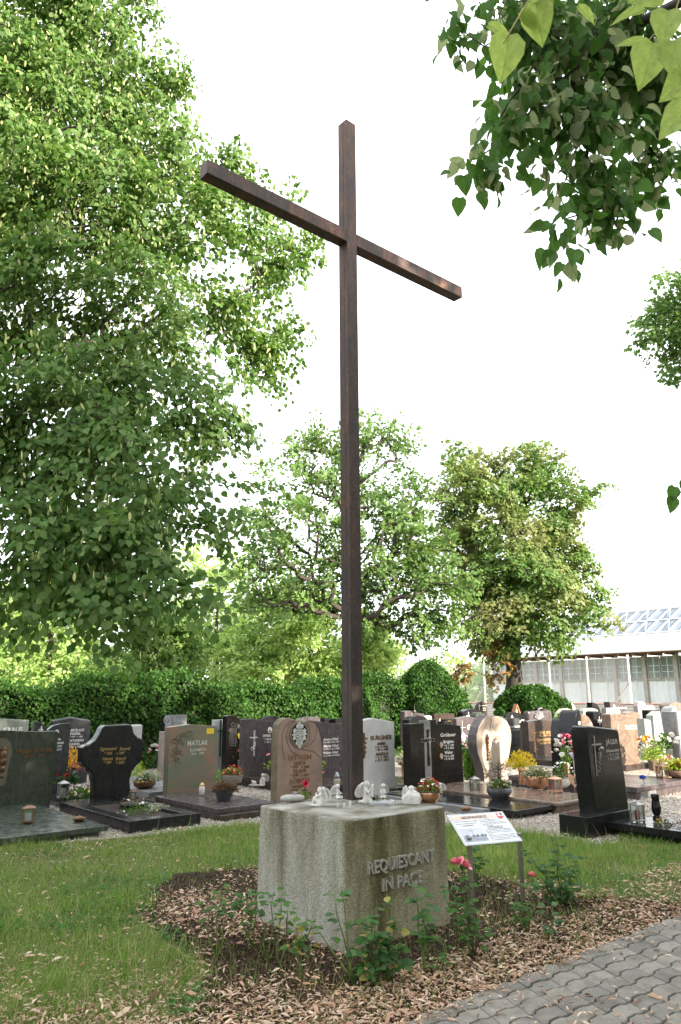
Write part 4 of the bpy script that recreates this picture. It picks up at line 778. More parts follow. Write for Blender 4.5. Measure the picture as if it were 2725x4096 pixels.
MB().tube([(st.hit(a_, b_)[0], -.002, st.hit(a_, b_)[1]) for a_, b_ in [(2460, 2925), (2462, 2908), (2466, 2902), (2463, 2915), (2461, 2930)]], .008, 5).build('candle_relief', G_BEIGE, st.stone)
f1 = uv(W(2655, 3148, .19)); f2 = uv(W(2725, 3128, .19)); slab(st, 'ledger', f1[0]-.35-.6, f1[0]+.75, f1[1], 8.83, .115, .19, G_PURPLE); slab(st, 'ledger_base', f1[0]-.9, f1[0]+.72, f1[1]+.05, 8.8, -.03, .115, G_PURPLE)
st = Stone(); st.root = empty('grave_kerb', G(*uv(W(2580, 3190, 0))), 'low grey granite kerb grave standing free on the sunny gravel', 'grave', rz=RZ)
k1 = uv(W(2546, 3178, .13)); k2 = uv(W(2617, 3169, .13))
slab(st, 'kerb', k1[0], k2[0], k1[1], k1[1]+.14, -.03, .13, G_WHITE if False else G_GREY); slab(st, 'kerb', k1[0], k1[0]+.1, k1[1]+.143, k1[1]+1.7, -.03, .128, G_GREY); slab(st, 'kerb', k2[0]-.1, k2[0], k1[1]+.143, k1[1]+1.7, -.03, .128, G_GREY)
slab(st, 'planting_gravel', k1[0]+.103, k2[0]-.103, k1[1]+.145, k1[1]+1.68, -.02, .09, M_STONEGR, 0)
st = headstone('roughbrown', 'brown polished gravestone with hewn ribbed right edge', 2495, 2560, 2862, G_TAN, 'arch', .22, v=11.3)
mb = MB()
for k in range(9): x, z = st.hit(2553, 2905+k*13); mb.ball((x, -.01, z), .06, 6, 5, 1, .5, .55)
mb.build('hewn_ribs', G_TAN, st.stone)
HEART = [(-.5, -.02), (.5, -.02), (.49, .72), (.42, .85), (.3, .90), (.1, .89), (-.02, .90), (-.12, .97), (-.25, 1.0), (-.40, .97), (-.49, .88)]
st = headstone('pinkheart', 'pale pink heart topped gravestone with faint cross before the wall', 2545, 2627, 2820, G_PINK, th=.16, Y=26, outline=HEART, tpos=.25)
cross_art(st, 2561, 2850, 2900, 10, 2866, .012, G_SAND)
st = headstone('blackcube', 'black upright block gravestone right of the pale pink heart stone', 2588, 2640, 2857, G_BLACK, 'flat', .2, Y=21)
st = headstone('slantgreen', 'grey green slanted gravestone behind the flower bouquets', 2601, 2655, 2860, G_PALEG, th=.2, v=10.2, outline=[(-.5, -.02), (.5, -.02), (.22, .98), (.12, 1.0), (-.42, .9)], tpos=.6)
line_art(st, [[(2625, 2934), (2632, 2930), (2640, 2935), (2648, 2931)], [(2627, 2944), (2645, 2944)]], .004, mat('faint_letters', (.3, .32, .3), .8), 'worn_inscription', 0)
st = headstone('shortgreen', 'shorter grey green stele standing in front of the slanted one', 2568, 2601, 2890, G_PALEG, 'slopeR', .2, v=9.9)
st = headstone('greycolumn', 'plain light grey stone column at the right edge', 2696, 2760, 2865, G_WHITE if False else G_GREY, 'flat', .3, v=8.2)
st = headstone('greycolumnb', 'light grey slanted column behind the one at the right edge', 2672, 2710, 2843, G_GREY, 'qroundL', .3, v=10.2)
st = headstone('rockstone', 'rough dark rock with twisted top at the far right before the wall', 2672, 2740, 2826, mat('dark_rock', (.14, .12, .10), .9, 0, .4, 12, 1.0, 20), 'arch', .3, Y=22, bev=.05)
st = headstone('ghostwhite', 'small white gravestone cap beside the dark green bush', 2262, 2300, 2822, mat('white_marble', (.66, .66, .64), .5), 'roof', .2, Y=29)

# ================================================================== trees
def blobs_px(L):
    out = []
    for px, py, r, Y in L:
        c = D(px, py, Y); d = c[1]*math.cos(TH)+(c[2]-EYE)*math.sin(TH); out.append((c, r*d/F))
    return out
def tree(name, label, base, blobs, nodes, lpn, lsize, lm, bark, trunk_r=.2, trunk_top=None, group=None, spread=.28, droop=.35, hidx=.6, fat=1.0, T=LEAF_T, seed=1, bracts=None, cat='tree', trunkline=None, rmin=.006, flat=.7):
    rg = np.random.default_rng(seed); base = np.array(base, float); C = np.array([b_[0] for b_ in blobs]); Rr = np.array([b_[1] for b_ in blobs])
    wt = Rr**2.4; wt /= wt.sum(); idx = rg.choice(len(blobs), nodes, p=wt); dv = norm(rg.normal(size=(nodes, 3))); rad = rg.random(nodes)**.28
    Pn = C[idx] + dv*(Rr[idx]*rad)[:, None]*np.array([1, 1.0, .95])
    Pn = Pn[Pn[:, 2] > .5]; nodes = len(Pn)
    if trunkline is None:
        ctr = C.mean(0) if trunk_top is None else np.array(trunk_top, float); K = 14
        trunkline = [base + (ctr-base)*t + np.array([math.sin(t*5+seed)*.12, math.cos(t*4+seed)*.12, 0])*t*(1-.3*t) for t in np.linspace(0, 1, K)]
    tl = [np.array(p, float) for p in trunkline]; nt_ = len(tl)
    pos = list(tl); par = [-1] + list(range(nt_-1)); order = np.argsort(np.linalg.norm(Pn - tl[nt_//2], axis=1)*1.0)
    A = np.zeros((nt_+nodes, 3)); A[:nt_] = tl; dist = np.zeros(nt_+nodes); 
    for i in range(1, nt_): dist[i] = dist[i-1]+np.linalg.norm(tl[i]-tl[i-1])
    n = nt_; parr = np.full(nt_+nodes, -1); parr[1:nt_] = np.arange(nt_-1); lo = max(1, int(nt_*.3))
    for i in order:
        p = Pn[i]; dd = np.linalg.norm(A[lo:n]-p, axis=1); cost = dd*1.0 + dist[lo:n]*.22 + np.maximum(0, A[lo:n, 2]-p[2])*.35
        j = lo + int(np.argmin(cost)); A[n] = p; parr[n] = j; dist[n] = dist[j]+dd[j-lo]; n += 1
    r = np.full(n, rmin); acc = np.zeros(n)
    for i in range(n-1, 0, -1):
        if acc[i] > 0: r[i] = max(rmin, acc[i]**(1/2.25))
        acc[parr[i]] += r[i]**2.25
    r[0] = acc[0]**(1/2.25) if acc[0] > 0 else trunk_r; k = trunk_r/max(r[1], 1e-6); r = np.where(r > rmin*1.01, np.maximum(rmin, r*min(k, 1.6)*fat), rmin)
    for i in range(nt_): r[i] = max(r[i], trunk_r*(1-.75*i/nt_))
    r[0] *= 1.25
    root = empty(name, base, label, cat, group); Bv = Vector(base); mb = MB()
    mb.tube([Vector(A[i])-Bv for i in range(nt_)], [r[i]*(1+.06*math.sin(i*2.3)) for i in range(nt_)], 10); mb.build('trunk', bark, root, sm=True)
    mb = MB()
    for i in range(nt_, n):
        j = parr[i]; a_, b_ = Vector(A[j])-Bv, Vector(A[i])-Bv; L = (b_-a_).length
        mid = (a_+b_)/2 + Vector(rg.normal(size=3))*L*.07 + Vector((0, 0, -L*.04)); ra = min(r[j], r[i]*1.35); 
        mb.tube([a_, mid, b_], [ra, (ra+r[i])/2, r[i]*.8], 6 if r[i] > .03 else 3, cap=False)
    mb.build('branches', bark, root, sm=True)
    # leaves in sprays about the outer nodes
    nn_ = n-nt_; ctr = C.mean(0); oc = norm((A[nt_:n]-ctr)*np.array([1, 1, .5])); tw = norm(oc*.8+norm(A[nt_:n]-A[parr[nt_:n]])*.5+rg.normal(size=(nn_, 3))*.35+np.array([0, 0, -.15*droop])); mm_ = norm(np.array([0, 0, hidx])+oc*.55+rg.normal(size=(nn_, 3))*.22)
    sdv, tw, mm_ = frames(tw, mm_); ii = np.repeat(np.arange(nn_), lpn); m_ = len(ii); L_ = spread*2*rg.uniform(.6, 1.25, nn_)[ii]; t = rg.uniform(-.45, 1, m_); sw = rg.normal(0, .36, m_)*(1.1-.5*np.abs(t)); hh_ = rg.normal(0, .10, m_)*(1+.8*(1-flat))
    P = A[nt_:n][ii] + tw[ii]*(t*L_)[:, None] + sdv[ii]*(sw*L_)[:, None] + mm_[ii]*(hh_*L_)[:, None]; P[:, 2] -= (t**2+sw**2)*L_*droop*.45
    d = norm(tw[ii]*.5 + sdv[ii]*(np.sign(sw)*.7)[:, None] + rg.normal(size=(m_, 3))*.32 + np.array([0, 0, -droop])); nn = norm(mm_[ii]+rg.normal(size=(m_, 3))*.32)
    X, Yv, Z = frames(d, nn); S = lsize*rg.uniform(.6, 1.15, m_)
    me_ = scatter('foliage', T, LEAF_F, P-base, X, Yv, Z, S); tag(link('foliage', me_, lm, root), kind='stuff')
    if bracts:
        nb = bracts[0]; ii = rg.integers(nt_, n, nb); P = A[ii] + rg.normal(size=(nb, 3))*spread; d = norm(np.array([0, 0, -1.])+rg.normal(size=(nb, 3))*.35); X, Yv, Z = frames(d, rg.normal(size=(nb, 3)))
        me_ = scatter('bracts', NARROW_T, LEAF_F, P-base, X, Yv, Z, bracts[1]*rg.uniform(.7, 1.1, nb)); tag(link('bracts', me_, bracts[2], root), kind='stuff')
    return root
LIN = leafmat('linden_leaves', [(.055, .125, .026), (.095, .185, .044), (.17, .255, .085), (.07, .15, .035)], .38, gloss=0.015, rough=.5)
BRACT = leafmat('linden_bracts_green', [(.50, .55, .22), (.60, .62, .30), (.42, .5, .2)], .4)
OAK = leafmat('oak_leaves', [(.07, .15, .04), (.10, .19, .055), (.14, .23, .075), (.13, .17, .06)], .42, gloss=0.012, clump=((.15, .25, .08), .9))
MAP = leafmat('maple_leaves', [(.07, .16, .045), (.10, .20, .055), (.15, .24, .075), (.17, .22, .08)], .42, gloss=0.012, clump=((.22, .245, .10), .45))
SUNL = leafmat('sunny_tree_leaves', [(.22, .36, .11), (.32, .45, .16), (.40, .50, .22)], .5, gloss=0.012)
HEDGE = leafmat('hedge_leaves', [(.018, .058, .012), (.030, .085, .017), (.045, .115, .022), (.065, .14, .028), (.03, .07, .015)], .25, gloss=0.012, rough=.5)  # leaf colour darkened in place of tree shade over hedge and shrubs
ORANGE = leafmat('orange_leaves', [(.26, .13, .045), (.30, .18, .07), (.16, .15, .05), (.12, .17, .05)], .35)

LB = [(-250,250,330,10.5),(100,60,300,11),(400,100,190,11),(540,50,100,11),(90,380,250,10.5),(500,330,170,11),(660,320,90,11),(740,320,55,11),(250,450,260,10.5),(590,560,180,11),(780,590,100,11),(870,690,120,11),(1000,730,95,11.5),(1110,750,60,12),(1170,740,38,12),
 (350,800,300,10),(60,700,260,9.5),(700,850,210,10.5),(930,860,130,11),(1070,930,85,12),(1190,985,85,12.5),(1255,1010,45,12.5),(1110,1070,90,12),(1080,1150,55,12),
 (200,1200,320,9),(600,1230,240,9.5),(880,1180,130,11),(1000,1330,85,11.5),(1130,1315,75,12),(1225,1305,42,12),(1050,1400,60,11.5),(1060,1490,42,11.5),
 (850,1480,120,10),(620,1600,260,9),(250,1650,350,8.5),(880,1690,110,9.5),(950,1630,55,9.5),(930,1790,55,9.2),
 (380,1950,320,8),(720,1970,190,8.5),(890,2060,85,9),(960,1980,50,9.5),(1010,1925,24,9.5),
 (120,2200,250,7.6),(480,2230,230,7.5),(690,2310,120,7.5),(780,2370,50,7.5),(620,2430,100,7.5),(640,2510,45,7.5),(450,2410,80,7.5),(-300,900,400,9),(-300,1700,400,8)]
tree('linden_tree', 'huge leafy linden filling the left side, branches reaching toward the steel cross', (-6.2, 9.4, 0), blobs_px(LB), 1900, 54, .088, LIN, M_BARK, .30,
     trunkline=[(-6.2+.25*math.sin(k), 9.4+.15*math.cos(k*1.3), k*1.05) for k in range(12)], spread=.225, droop=.75, hidx=.75, seed=3, bracts=(9000, .095, BRACT), fat=.8)
lt = bpy.data.objects['linden_tree']; lb = Vector(lt.location)
for pts, r0, Yb in (([(-120,800),(20,690),(150,580),(290,500),(430,475),(520,440),(610,380)], .055, 10.0), ([(-80,200),(30,100),(120,60),(180,-20)], .035, 10), ([(300,960),(420,985),(530,975),(640,955),(700,980),(800,1010),(900,1040),(1050,1050),(1110,1035)], .045, 11.1), ([(100,1240),(250,1270),(420,1290),(560,1275),(700,1300),(850,1322),(1000,1325),(1120,1320)], .05, 9.9), ([(200,820),(330,790),(480,770),(640,700)], .03, 10), ([(60,1960),(230,1900),(420,1880),(560,1900)], .04, 7.6), ([(560,1080),(620,1160),(700,1220),(760,1350)], .03, 10)):
    P_ = [Vector(D(a_, b_, Yb+.25*math.sin(a_*.01)))-lb for a_, b_ in pts]; P_ = [p + Vector((math.sin(i*2.1+a_)*.05, math.cos(i*1.7)*.08, math.sin(i*2.9+1)*.06)) for i, p in enumerate([q for j in range(len(P_)-1) for q in (P_[j], (P_[j]+P_[j+1])/2)][:-2])]
    MB().tube(P_, [r0*(.8-.72*i/(len(P_)-1)) for i in range(len(P_))], 7).build('limb', M_BARKD, lt, sm=True)
MBL = [(1250,1810,85,26),(1275,1710,28,26),(1500,1760,100,26),(1525,1690,30,26),(1600,1800,60,26),(1300,1930,150,26),(1550,1980,150,26),(1110,1920,60,25),(1060,1870,35,25),(1680,1940,55,26),(1735,1990,38,26),(1200,2130,160,25),(1500,2180,210,26),
 (1030,2090,62,25),(1690,2200,120,26),(1070,2230,100,25),(985,2260,40,25),(1300,2330,180,26),(1100,2390,140,25),(960,2330,70,25),(1620,2380,180,26),(1750,2320,110,25),(1850,2350,70,25),(1450,2480,110,26),(1700,2530,90,25),(1830,2480,80,25),(1620,2570,45,26),(1010,2440,80,25),(1400,1800,90,26)]
tree('oak_tree', 'broad airy oak straight behind the cross post with dark spreading limbs', (*D(1404, 2773, 26)[:2], 0), blobs_px(MBL), 820, 30, .135, OAK, M_BARKD, .22,
     trunkline=[D(1404+6*math.sin(k), 2773+40-k*62, 26) for k in range(0, 15)], spread=.26, droop=.1, hidx=.5, seed=5, flat=.8, fat=1.35, rmin=.012)
RBL = [(1870,1850,80,30),(1960,1880,75,30),(1870,1795,22,30),(1880,1950,80,29),(2100,1890,105,30),(2040,1825,25,30),(2230,1885,62,30),(2170,1850,40,30),(1830,2000,90,30),(1960,2050,120,29),(2130,2050,130,30),(2250,2010,75,30),(2330,2000,50,30),(2385,1975,28,30),(2260,2090,35,30),
 (1850,2160,100,30),(2000,2210,140,29),(2180,2180,100,30),(2260,2150,42,30),(1900,2330,100,30),(2050,2330,170,29),(2240,2290,110,30),(2300,2260,60,30),(2000,2450,150,29),(2190,2420,150,29),(2340,2420,80,29),(2420,2480,45,29),(2450,2540,20,29),(2140,2540,90,29),(1930,2560,70,30),(2250,2560,50,29),(2370,2330,30,29),(2080,1960,100,31)]
tree('maple_tree', 'rounded maple with yellowing crown standing on a forked trunk right of the cross', (*D(2045, 2773, 30)[:2], 0), [(c_, r_*1.12) for c_, r_ in blobs_px(RBL)], 1000, 42, .15, MAP, M_BARKD, .27,
     trunkline=[D(2045+5*math.sin(k*1.3), 2773+30-k*60, 30) for k in range(0, 15)], spread=.28, droop=.5, hidx=.85, seed=8, flat=.5, fat=1.2, rmin=.012)
tree('maple_low_branch', 'cluster of orange dying maple leaves hanging left of the maple trunk', D(1990, 2640, 29), blobs_px([(1985,2640,52,29),(2000,2700,30,29),(1840,2700,38,28),(1815,2740,16,28),(1960,2720,22,29)]), 44, 26, .12, ORANGE, M_BARKD, .03, cat='branch',
     trunkline=[D(2040, 2560, 29.5), D(2010, 2600, 29.2), D(1985, 2650, 29)], spread=.16, droop=.5, seed=9)
tree('edge_tree', 'sunlit tree branches entering the frame at the right edge above the hall', (9.5, 15, 0), blobs_px([(2640,1300,52,15),(2695,1230,58,15),(2590,1290,26,15),(2690,1390,62,15),(2715,1480,40,15),(2712,1110,30,15),(2600,1355,40,15),(2900,1300,250,15)]), 330, 36, .10, OAK, M_BARKD, .2,
     trunk_top=(9.0, 15, 9), spread=.22, seed=12)
# background trees beyond the hedge, brightly lit
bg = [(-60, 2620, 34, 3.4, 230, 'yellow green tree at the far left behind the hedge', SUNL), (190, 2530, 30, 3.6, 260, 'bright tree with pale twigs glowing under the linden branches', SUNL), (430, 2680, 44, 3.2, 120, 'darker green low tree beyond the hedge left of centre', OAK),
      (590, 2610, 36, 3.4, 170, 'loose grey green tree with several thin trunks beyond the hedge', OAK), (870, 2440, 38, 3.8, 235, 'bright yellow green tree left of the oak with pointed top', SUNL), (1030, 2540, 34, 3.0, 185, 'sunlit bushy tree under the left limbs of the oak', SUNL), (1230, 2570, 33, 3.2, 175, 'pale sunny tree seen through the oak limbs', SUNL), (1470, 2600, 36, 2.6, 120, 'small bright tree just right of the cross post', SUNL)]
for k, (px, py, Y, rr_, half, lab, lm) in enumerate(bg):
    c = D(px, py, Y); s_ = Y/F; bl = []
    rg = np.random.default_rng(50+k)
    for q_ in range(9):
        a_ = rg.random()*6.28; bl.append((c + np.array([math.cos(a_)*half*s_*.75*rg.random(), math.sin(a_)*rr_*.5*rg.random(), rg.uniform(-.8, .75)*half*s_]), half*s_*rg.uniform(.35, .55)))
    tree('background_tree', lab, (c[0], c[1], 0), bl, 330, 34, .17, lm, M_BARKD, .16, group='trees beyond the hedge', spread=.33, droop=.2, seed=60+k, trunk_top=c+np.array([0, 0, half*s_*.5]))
for k, (x_, y_) in enumerate([(-14, 62), (-3, 66), (3, 62), (9, 68), (12.5, 58)]):
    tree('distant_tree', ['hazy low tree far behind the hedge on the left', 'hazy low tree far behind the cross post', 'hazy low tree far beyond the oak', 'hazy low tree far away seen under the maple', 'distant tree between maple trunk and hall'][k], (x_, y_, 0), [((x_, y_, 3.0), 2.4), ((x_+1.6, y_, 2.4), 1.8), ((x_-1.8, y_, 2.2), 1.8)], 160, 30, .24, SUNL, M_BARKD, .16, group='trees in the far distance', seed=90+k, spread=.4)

# linden whose branch hangs in at the top right; its crown over the path shades the foreground
TB = [(2050,70,95,4.3),(1900,60,60,4.2),(1850,110,38,4.2),(1960,130,60,4.2),(2200,230,230,4.6),(2450,250,240,4.8),(2650,380,190,5),(2130,470,140,4.4),(2350,560,170,4.6),(2010,540,70,4.3),(1975,640,50,4.3),(1930,730,28,4.3),(2090,600,60,4.3),(2230,690,80,4.4),(2440,740,130,4.5),(2320,860,60,4.3),(2275,950,38,4.2),(2265,1020,22,4.2),(2470,850,60,4.5),(2600,700,120,5.5)]
crown = [(np.array(p), r_) for p, r_ in [((7.2, -.8, 8.5), 4.2), ((9, -4, 9.5), 4.0), ((6.6, -3.6, 6.5), 3.0), ((8.6, 1.2, 6.5), 3.0), ((6.0, .8, 6.2), 2.2), ((10.5, -1, 6), 3.0), ((5.2, -1.6, 8.8), 2.6), ((8, -2, 12.2), 3.0)]]
def linden_overhang():
    root = empty('overhanging_linden', (7.2, -1.4, 0), 'linden with its large leafed bough hanging into the top right corner', 'tree'); B = np.array([7.2, -1.4, 0.]); rg = np.random.default_rng(4)
    mb = MB(); mb.tube([(0, 0, 0), (.05, .1, 2), (-.1, .2, 4), (0, .1, 7), (.1, 0, 10)], [.3, .25, .22, .16, .06], 12); mb.build('trunk', M_BARK, root, sm=True)
    bl = blobs_px(TB); C = np.array([b_[0] for b_ in bl]); Rr = np.array([b_[1] for b_ in bl]); wt = Rr**2.2; wt /= wt.sum(); n = 190
    idx = rg.choice(len(bl), n, p=wt); P = C[idx]+norm(rg.normal(size=(n, 3)))*(Rr[idx]*rg.random(n)**.45)[:, None]
    for k in range(len(bl)):
        if Rr[k] < .08: P = np.vstack([P, C[k][None]])
    # bough skeleton
    S0 = np.array([7.1, -1.2, 4.5]); spine = [S0, np.array([5.0, 1.5, 5.6]), D(2500, 150, 4.7), D(2250, 350, 4.5), D(2150, 100, 4.3)]; A = list(spine); par = [-1, 0, 1, 2, 2]
    for p in P[np.argsort(np.linalg.norm(P-A[2], axis=1))]:
        AA = np.array(A[1:]); j = 1+int(np.argmin(np.linalg.norm(AA-p, axis=1))); A.append(p); par.append(j)
    mb = MB(); nA = len(A); rad = np.full(nA, .0035); cnt = np.ones(nA)
    for i in range(nA-1, 0, -1): cnt[par[i]] += cnt[i]
    for i in range(1, nA):
        r_ = lambda c_: min(.07, .0030*c_**.52); a_, b_ = A[par[i]]-B, A[i]-B; mb.tube([a_, (a_+b_)/2+rg.normal(size=3)*.02, b_], [r_(cnt[i])*1.15, r_(cnt[i]), r_(cnt[i])*.8], 5, cap=False)
    mb.build('branches', M_BARKD, root, sm=True)
    LO = leafmat('overhang_leaves', [(.05, .125, .03), (.08, .17, .04), (.06, .14, .04)], .48, back=(.25, .30, .16), gloss=0.012, rough=.45)
    def veined(m):
        nt = m.node_tree; tc = N(nt, 'TexCoord'); sx = N(nt, 'SeparateXYZ'); nt.links.new(tc.outputs['Object'], sx.inputs[0]); ax_ = N(nt, 'Math', operation='ABSOLUTE'); nt.links.new(sx.outputs[0], ax_.inputs[0])
        a1 = N(nt, 'Math', operation='MULTIPLY_ADD'); a1.inputs[1].default_value = -.75; nt.links.new(ax_.outputs[0], a1.inputs[0]); nt.links.new(sx.outputs[1], a1.inputs[2])
        a2 = N(nt, 'Math', operation='MULTIPLY'); a2.inputs[1].default_value = 7.0; nt.links.new(a1.outputs[0], a2.inputs[0]); fr = N(nt, 'Math', operation='FRACT'); nt.links.new(a2.outputs[0], fr.inputs[0]); l1 = N(nt, 'Math', operation='LESS_THAN'); l1.inputs[1].default_value = .12; nt.links.new(fr.outputs[0], l1.inputs[0])
        l2_ = N(nt, 'Math', operation='LESS_THAN'); l2_.inputs[1].default_value = .02; nt.links.new(ax_.outputs[0], l2_.inputs[0]); mxx = N(nt, 'Math', operation='MAXIMUM'); nt.links.new(l1.outputs[0], mxx.inputs[0]); nt.links.new(l2_.outputs[0], mxx.inputs[1])
        nzz = N(nt, 'TexNoise', Scale=4.0, Detail=5.0); nt.links.new(tc.outputs['Object'], nzz.inputs['Vector']); rr2 = ramp(nt, [(.3, (.70, .74, .6)), (.55, (1, 1, 1)), (.72, (1.25, 1.15, .9))], nzz.outputs[0])
        for n_ in [n_ for n_ in nt.nodes if n_.type in ('BSDF_DIFFUSE', 'BSDF_TRANSLUCENT')]:
            src = n_.inputs[0].links[0].from_socket; mm = N(nt, 'MixRGB', blend_type='MULTIPLY'); mm.inputs[0].default_value = 1; nt.links.new(src, mm.inputs[1]); nt.links.new(rr2.outputs[0], mm.inputs[2])
            m2 = N(nt, 'MixRGB', blend_type='MULTIPLY'); nt.links.new(mxx.outputs[0], m2.inputs[0]); nt.links.new(mm.outputs[0], m2.inputs[1]); m2.inputs[2].default_value = (1.5, 1.35, 1.3, 1) if n_.type == 'BSDF_DIFFUSE' else (.55, .62, .5, 1); nt.links.new(m2.outputs[0], n_.inputs[0])
        return m
    LOV = veined(leafmat('overhang_leaf_veined', [(.06, .145, .035), (.09, .19, .05)], .5, back=(.27, .32, .17), gloss=0.015, rough=.4))
    # individually built leaves
    T = [(0, 0, 0), (.22, -.07, .06), (.47, .15, .13), (.48, .46, .10), (.29, .80, .0), (.03, 1.14, -.20), (-.27, .80, .03), (-.43, .48, .15), (-.44, .18, .11), (-.22, -.07, .03), (0, .35, .0), (0, .75, -.05)]
    Fl = [(0, 1, 2, 10), (10, 2, 3, 11), (11, 3, 4, 5), (11, 5, 6, 7), (10, 11, 7, 8), (0, 10, 8, 9)]
    lme = bpy.data.meshes.new('leaf'); lme.from_pydata(T, [], Fl); lme.materials.append(LOV); NP = np.array(A[5:])
    m_ = 2600; ii = rg.integers(0, len(NP), m_); off = rg.normal(size=(m_, 3))*.085; Q = NP[ii]+off; d = norm(norm(off)*.4+np.array([0, 0, -.85])+rg.normal(size=(m_, 3))*.38); nn = norm(rg.normal(size=(m_, 3))*.8+np.array([.1, -.5, .5])); X, Yv, Z = frames(d, nn); S = rg.uniform(.062, .112, m_)
    near = np.argsort(np.linalg.norm(Q-EYEV, axis=1)); vis = [i for i in near if Q[i, 1] > .5 and abs(Q[i, 0]/Q[i, 1]) < .5][:270]; vs = set(vis)
    for i in vis:
        o = bpy.data.objects.new('leaf', lme); COL.objects.link(o); o.parent = root; q_ = Q[i]-B
        o.matrix_local = Matrix(((X[i][0]*S[i], Yv[i][0]*S[i], Z[i][0]*S[i], q_[0]), (X[i][1]*S[i], Yv[i][1]*S[i], Z[i][1]*S[i], q_[1]), (X[i][2]*S[i], Yv[i][2]*S[i], Z[i][2]*S[i], q_[2]), (0, 0, 0, 1)))
    # bigger, closer leaves on a spray right above the photographer, lit through
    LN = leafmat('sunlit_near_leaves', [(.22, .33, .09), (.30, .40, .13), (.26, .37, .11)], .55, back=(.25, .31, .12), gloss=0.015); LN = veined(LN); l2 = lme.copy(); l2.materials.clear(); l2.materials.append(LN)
    near_l = [(2060, 150, .115, (-.12, -1.0), 1.7), (2170, 20, .105, (.25, -1), 1.7), (2110, 60, .085, (.75, -.5), 1.72), (1980, 110, .075, (1, -.45), 1.75), (2340, 40, .07, (1, -.75), 1.75), (2150, -60, .1, (.5, -.6), 1.7),
              (2640, 190, .12, (-.3, -1), 1.65), (2720, 180, .115, (.1, -1), 1.6), (2600, 60, .09, (-1, -.2), 1.7), (2700, 60, .1, (-.2, -1), 1.65), (2600, 190, .075, (-1, .1), 1.7), (2760, 330, .085, (-.75, -.8), 1.6), (2790, 440, .10, (-.8, -.75), 1.6), (2680, -20, .09, (-.9, -.3), 1.65)]
    R_ = np.array([1, 0, 0.]); U_ = np.array([0, -math.sin(TH), math.cos(TH)]); Fw = np.array([0, math.cos(TH), math.sin(TH)])
    for k, (px, py, s_, (dx, dy), Y) in enumerate(near_l):
        p = D(px, py, Y)-B; d = norm(R_*dx+U_*dy+Fw*rg.uniform(-.25, .25)); nn = norm(-Fw+R_*rg.uniform(-.5, .5)+U_*rg.uniform(-.3, .5)); x = norm(np.cross(d, nn)); z = np.cross(x, d); s2 = s_*(.92 if k not in (3, 4, 8, 10) else .85); sx = s2*(.55 if k in (2, 3, 4, 8, 10) else 1)
        o = bpy.data.objects.new('leaf', l2); COL.objects.link(o); o.parent = root; o['label'] = 'large sunlit yellow green leaf close to the viewer'
        o.matrix_local = Matrix(((x[0]*sx, d[0]*s2, z[0]*s2, p[0]), (x[1]*sx, d[1]*s2, z[1]*s2, p[1]), (x[2]*sx, d[2]*s2, z[2]*s2, p[2]), (0, 0, 0, 1)))
    mb = MB()
    for pts in ([(2200, -200), (2150, 0), (2080, 110)], [(2800, -150), (2730, 60), (2680, 150)], [(2150, 0), (2040, 180)], [(2240, -100), (2235, 0)], [(2730, 60), (2620, 180)]): mb.tube([D(a_, b_, 1.7)-B for a_, b_ in pts], .0022, 5)
    mb.tube([D(2235, -20, 1.72)-B, D(2230, 60, 1.72)-B, D(2225, 125, 1.72)-B], [.003, .007, .002], 5)
    mb.tube([S0-B, np.array([3.5, .2, 4.2])-B, D(2800, -150, 1.7)-B, D(2200, -200, 1.7)-B], [.03, .012, .005, .003], 5)
    pend = [(2700, 1990), (2690, 2030), (2735, 1965), (2750, 2010)]
    mb.tube([D(2900, 1850, 3.6)-B, D(2760, 1960, 3.6)-B, D(2700, 2010, 3.6)-B], .002, 4)
    for k, (px, py) in enumerate(pend):
        p = D(px, py-25, 3.6)-B; d = norm(np.array([-.3+.2*k, 0, -.8])); x = norm(np.cross(d, np.array([.2, -1, .3]))); z = np.cross(x, d); o = bpy.data.objects.new('leaf', lme); COL.objects.link(o); o.parent = root
        o.matrix_local = Matrix(((x[0]*.075, d[0]*.075, z[0]*.075, p[0]), (x[1]*.075, d[1]*.075, z[1]*.075, p[1]), (x[2]*.075, d[2]*.075, z[2]*.075, p[2]), (0, 0, 0, 1)))
    mb.build('near_twigs', mat('green_twig', (.34, .30, .10), .6), root)
    rest = np.array([i for i in range(m_) if i not in vs]); PQ, XX, YY, ZZ, SS = Q[rest], X[rest], Yv[rest], Z[rest], S[rest]
    F3 = np.array(Fl); tag(link('foliage', scatter('foliage', T, F3, PQ-B, XX, YY, ZZ, SS), LO, root), kind='stuff')
    # main crown over the path
    Cc = np.array([c_[0] for c_ in crown]); Rc = np.array([c_[1] for c_ in crown]); wt = Rc**2.4; wt /= wt.sum(); n2 = 1500; ix = rg.choice(len(crown), n2, p=wt); Nn = Cc[ix]+norm(rg.normal(size=(n2, 3)))*(Rc[ix]*rg.random(n2)**.4)[:, None]
    lim = (Nn[:, 0] > .5*np.maximum(Nn[:, 1], 0)+1.2); Nn = Nn[lim]; ii = np.repeat(np.arange(len(Nn)), 26); m2 = len(ii); Q = Nn[ii]+rg.normal(size=(m2, 3))*.3; ok = (Q[:, 0] > .5*np.maximum(Q[:, 1], 0)+.8); Q = Q[ok]; m2 = len(Q)
    d = norm(rg.normal(size=(m2, 3))+np.array([0, 0, -.6])); X, Yv, Z = frames(d, norm(rg.normal(size=(m2, 3))+np.array([0, 0, .8])))
    tag(link('crown', scatter('crown', LEAF_T, LEAF_F, Q-B, X, Yv, Z, rg.uniform(.12, .19, m2)), LO, root), kind='stuff')
    mb = MB()
    for c_ in Cc: mb.tube([(0, .1, 4.0), tuple((c_-B)*.5+np.array([0, 0, 1.5])), tuple(c_-B)], [.12, .07, .03], 6)
    mb.build('limbs', M_BARK, root)
linden_overhang()
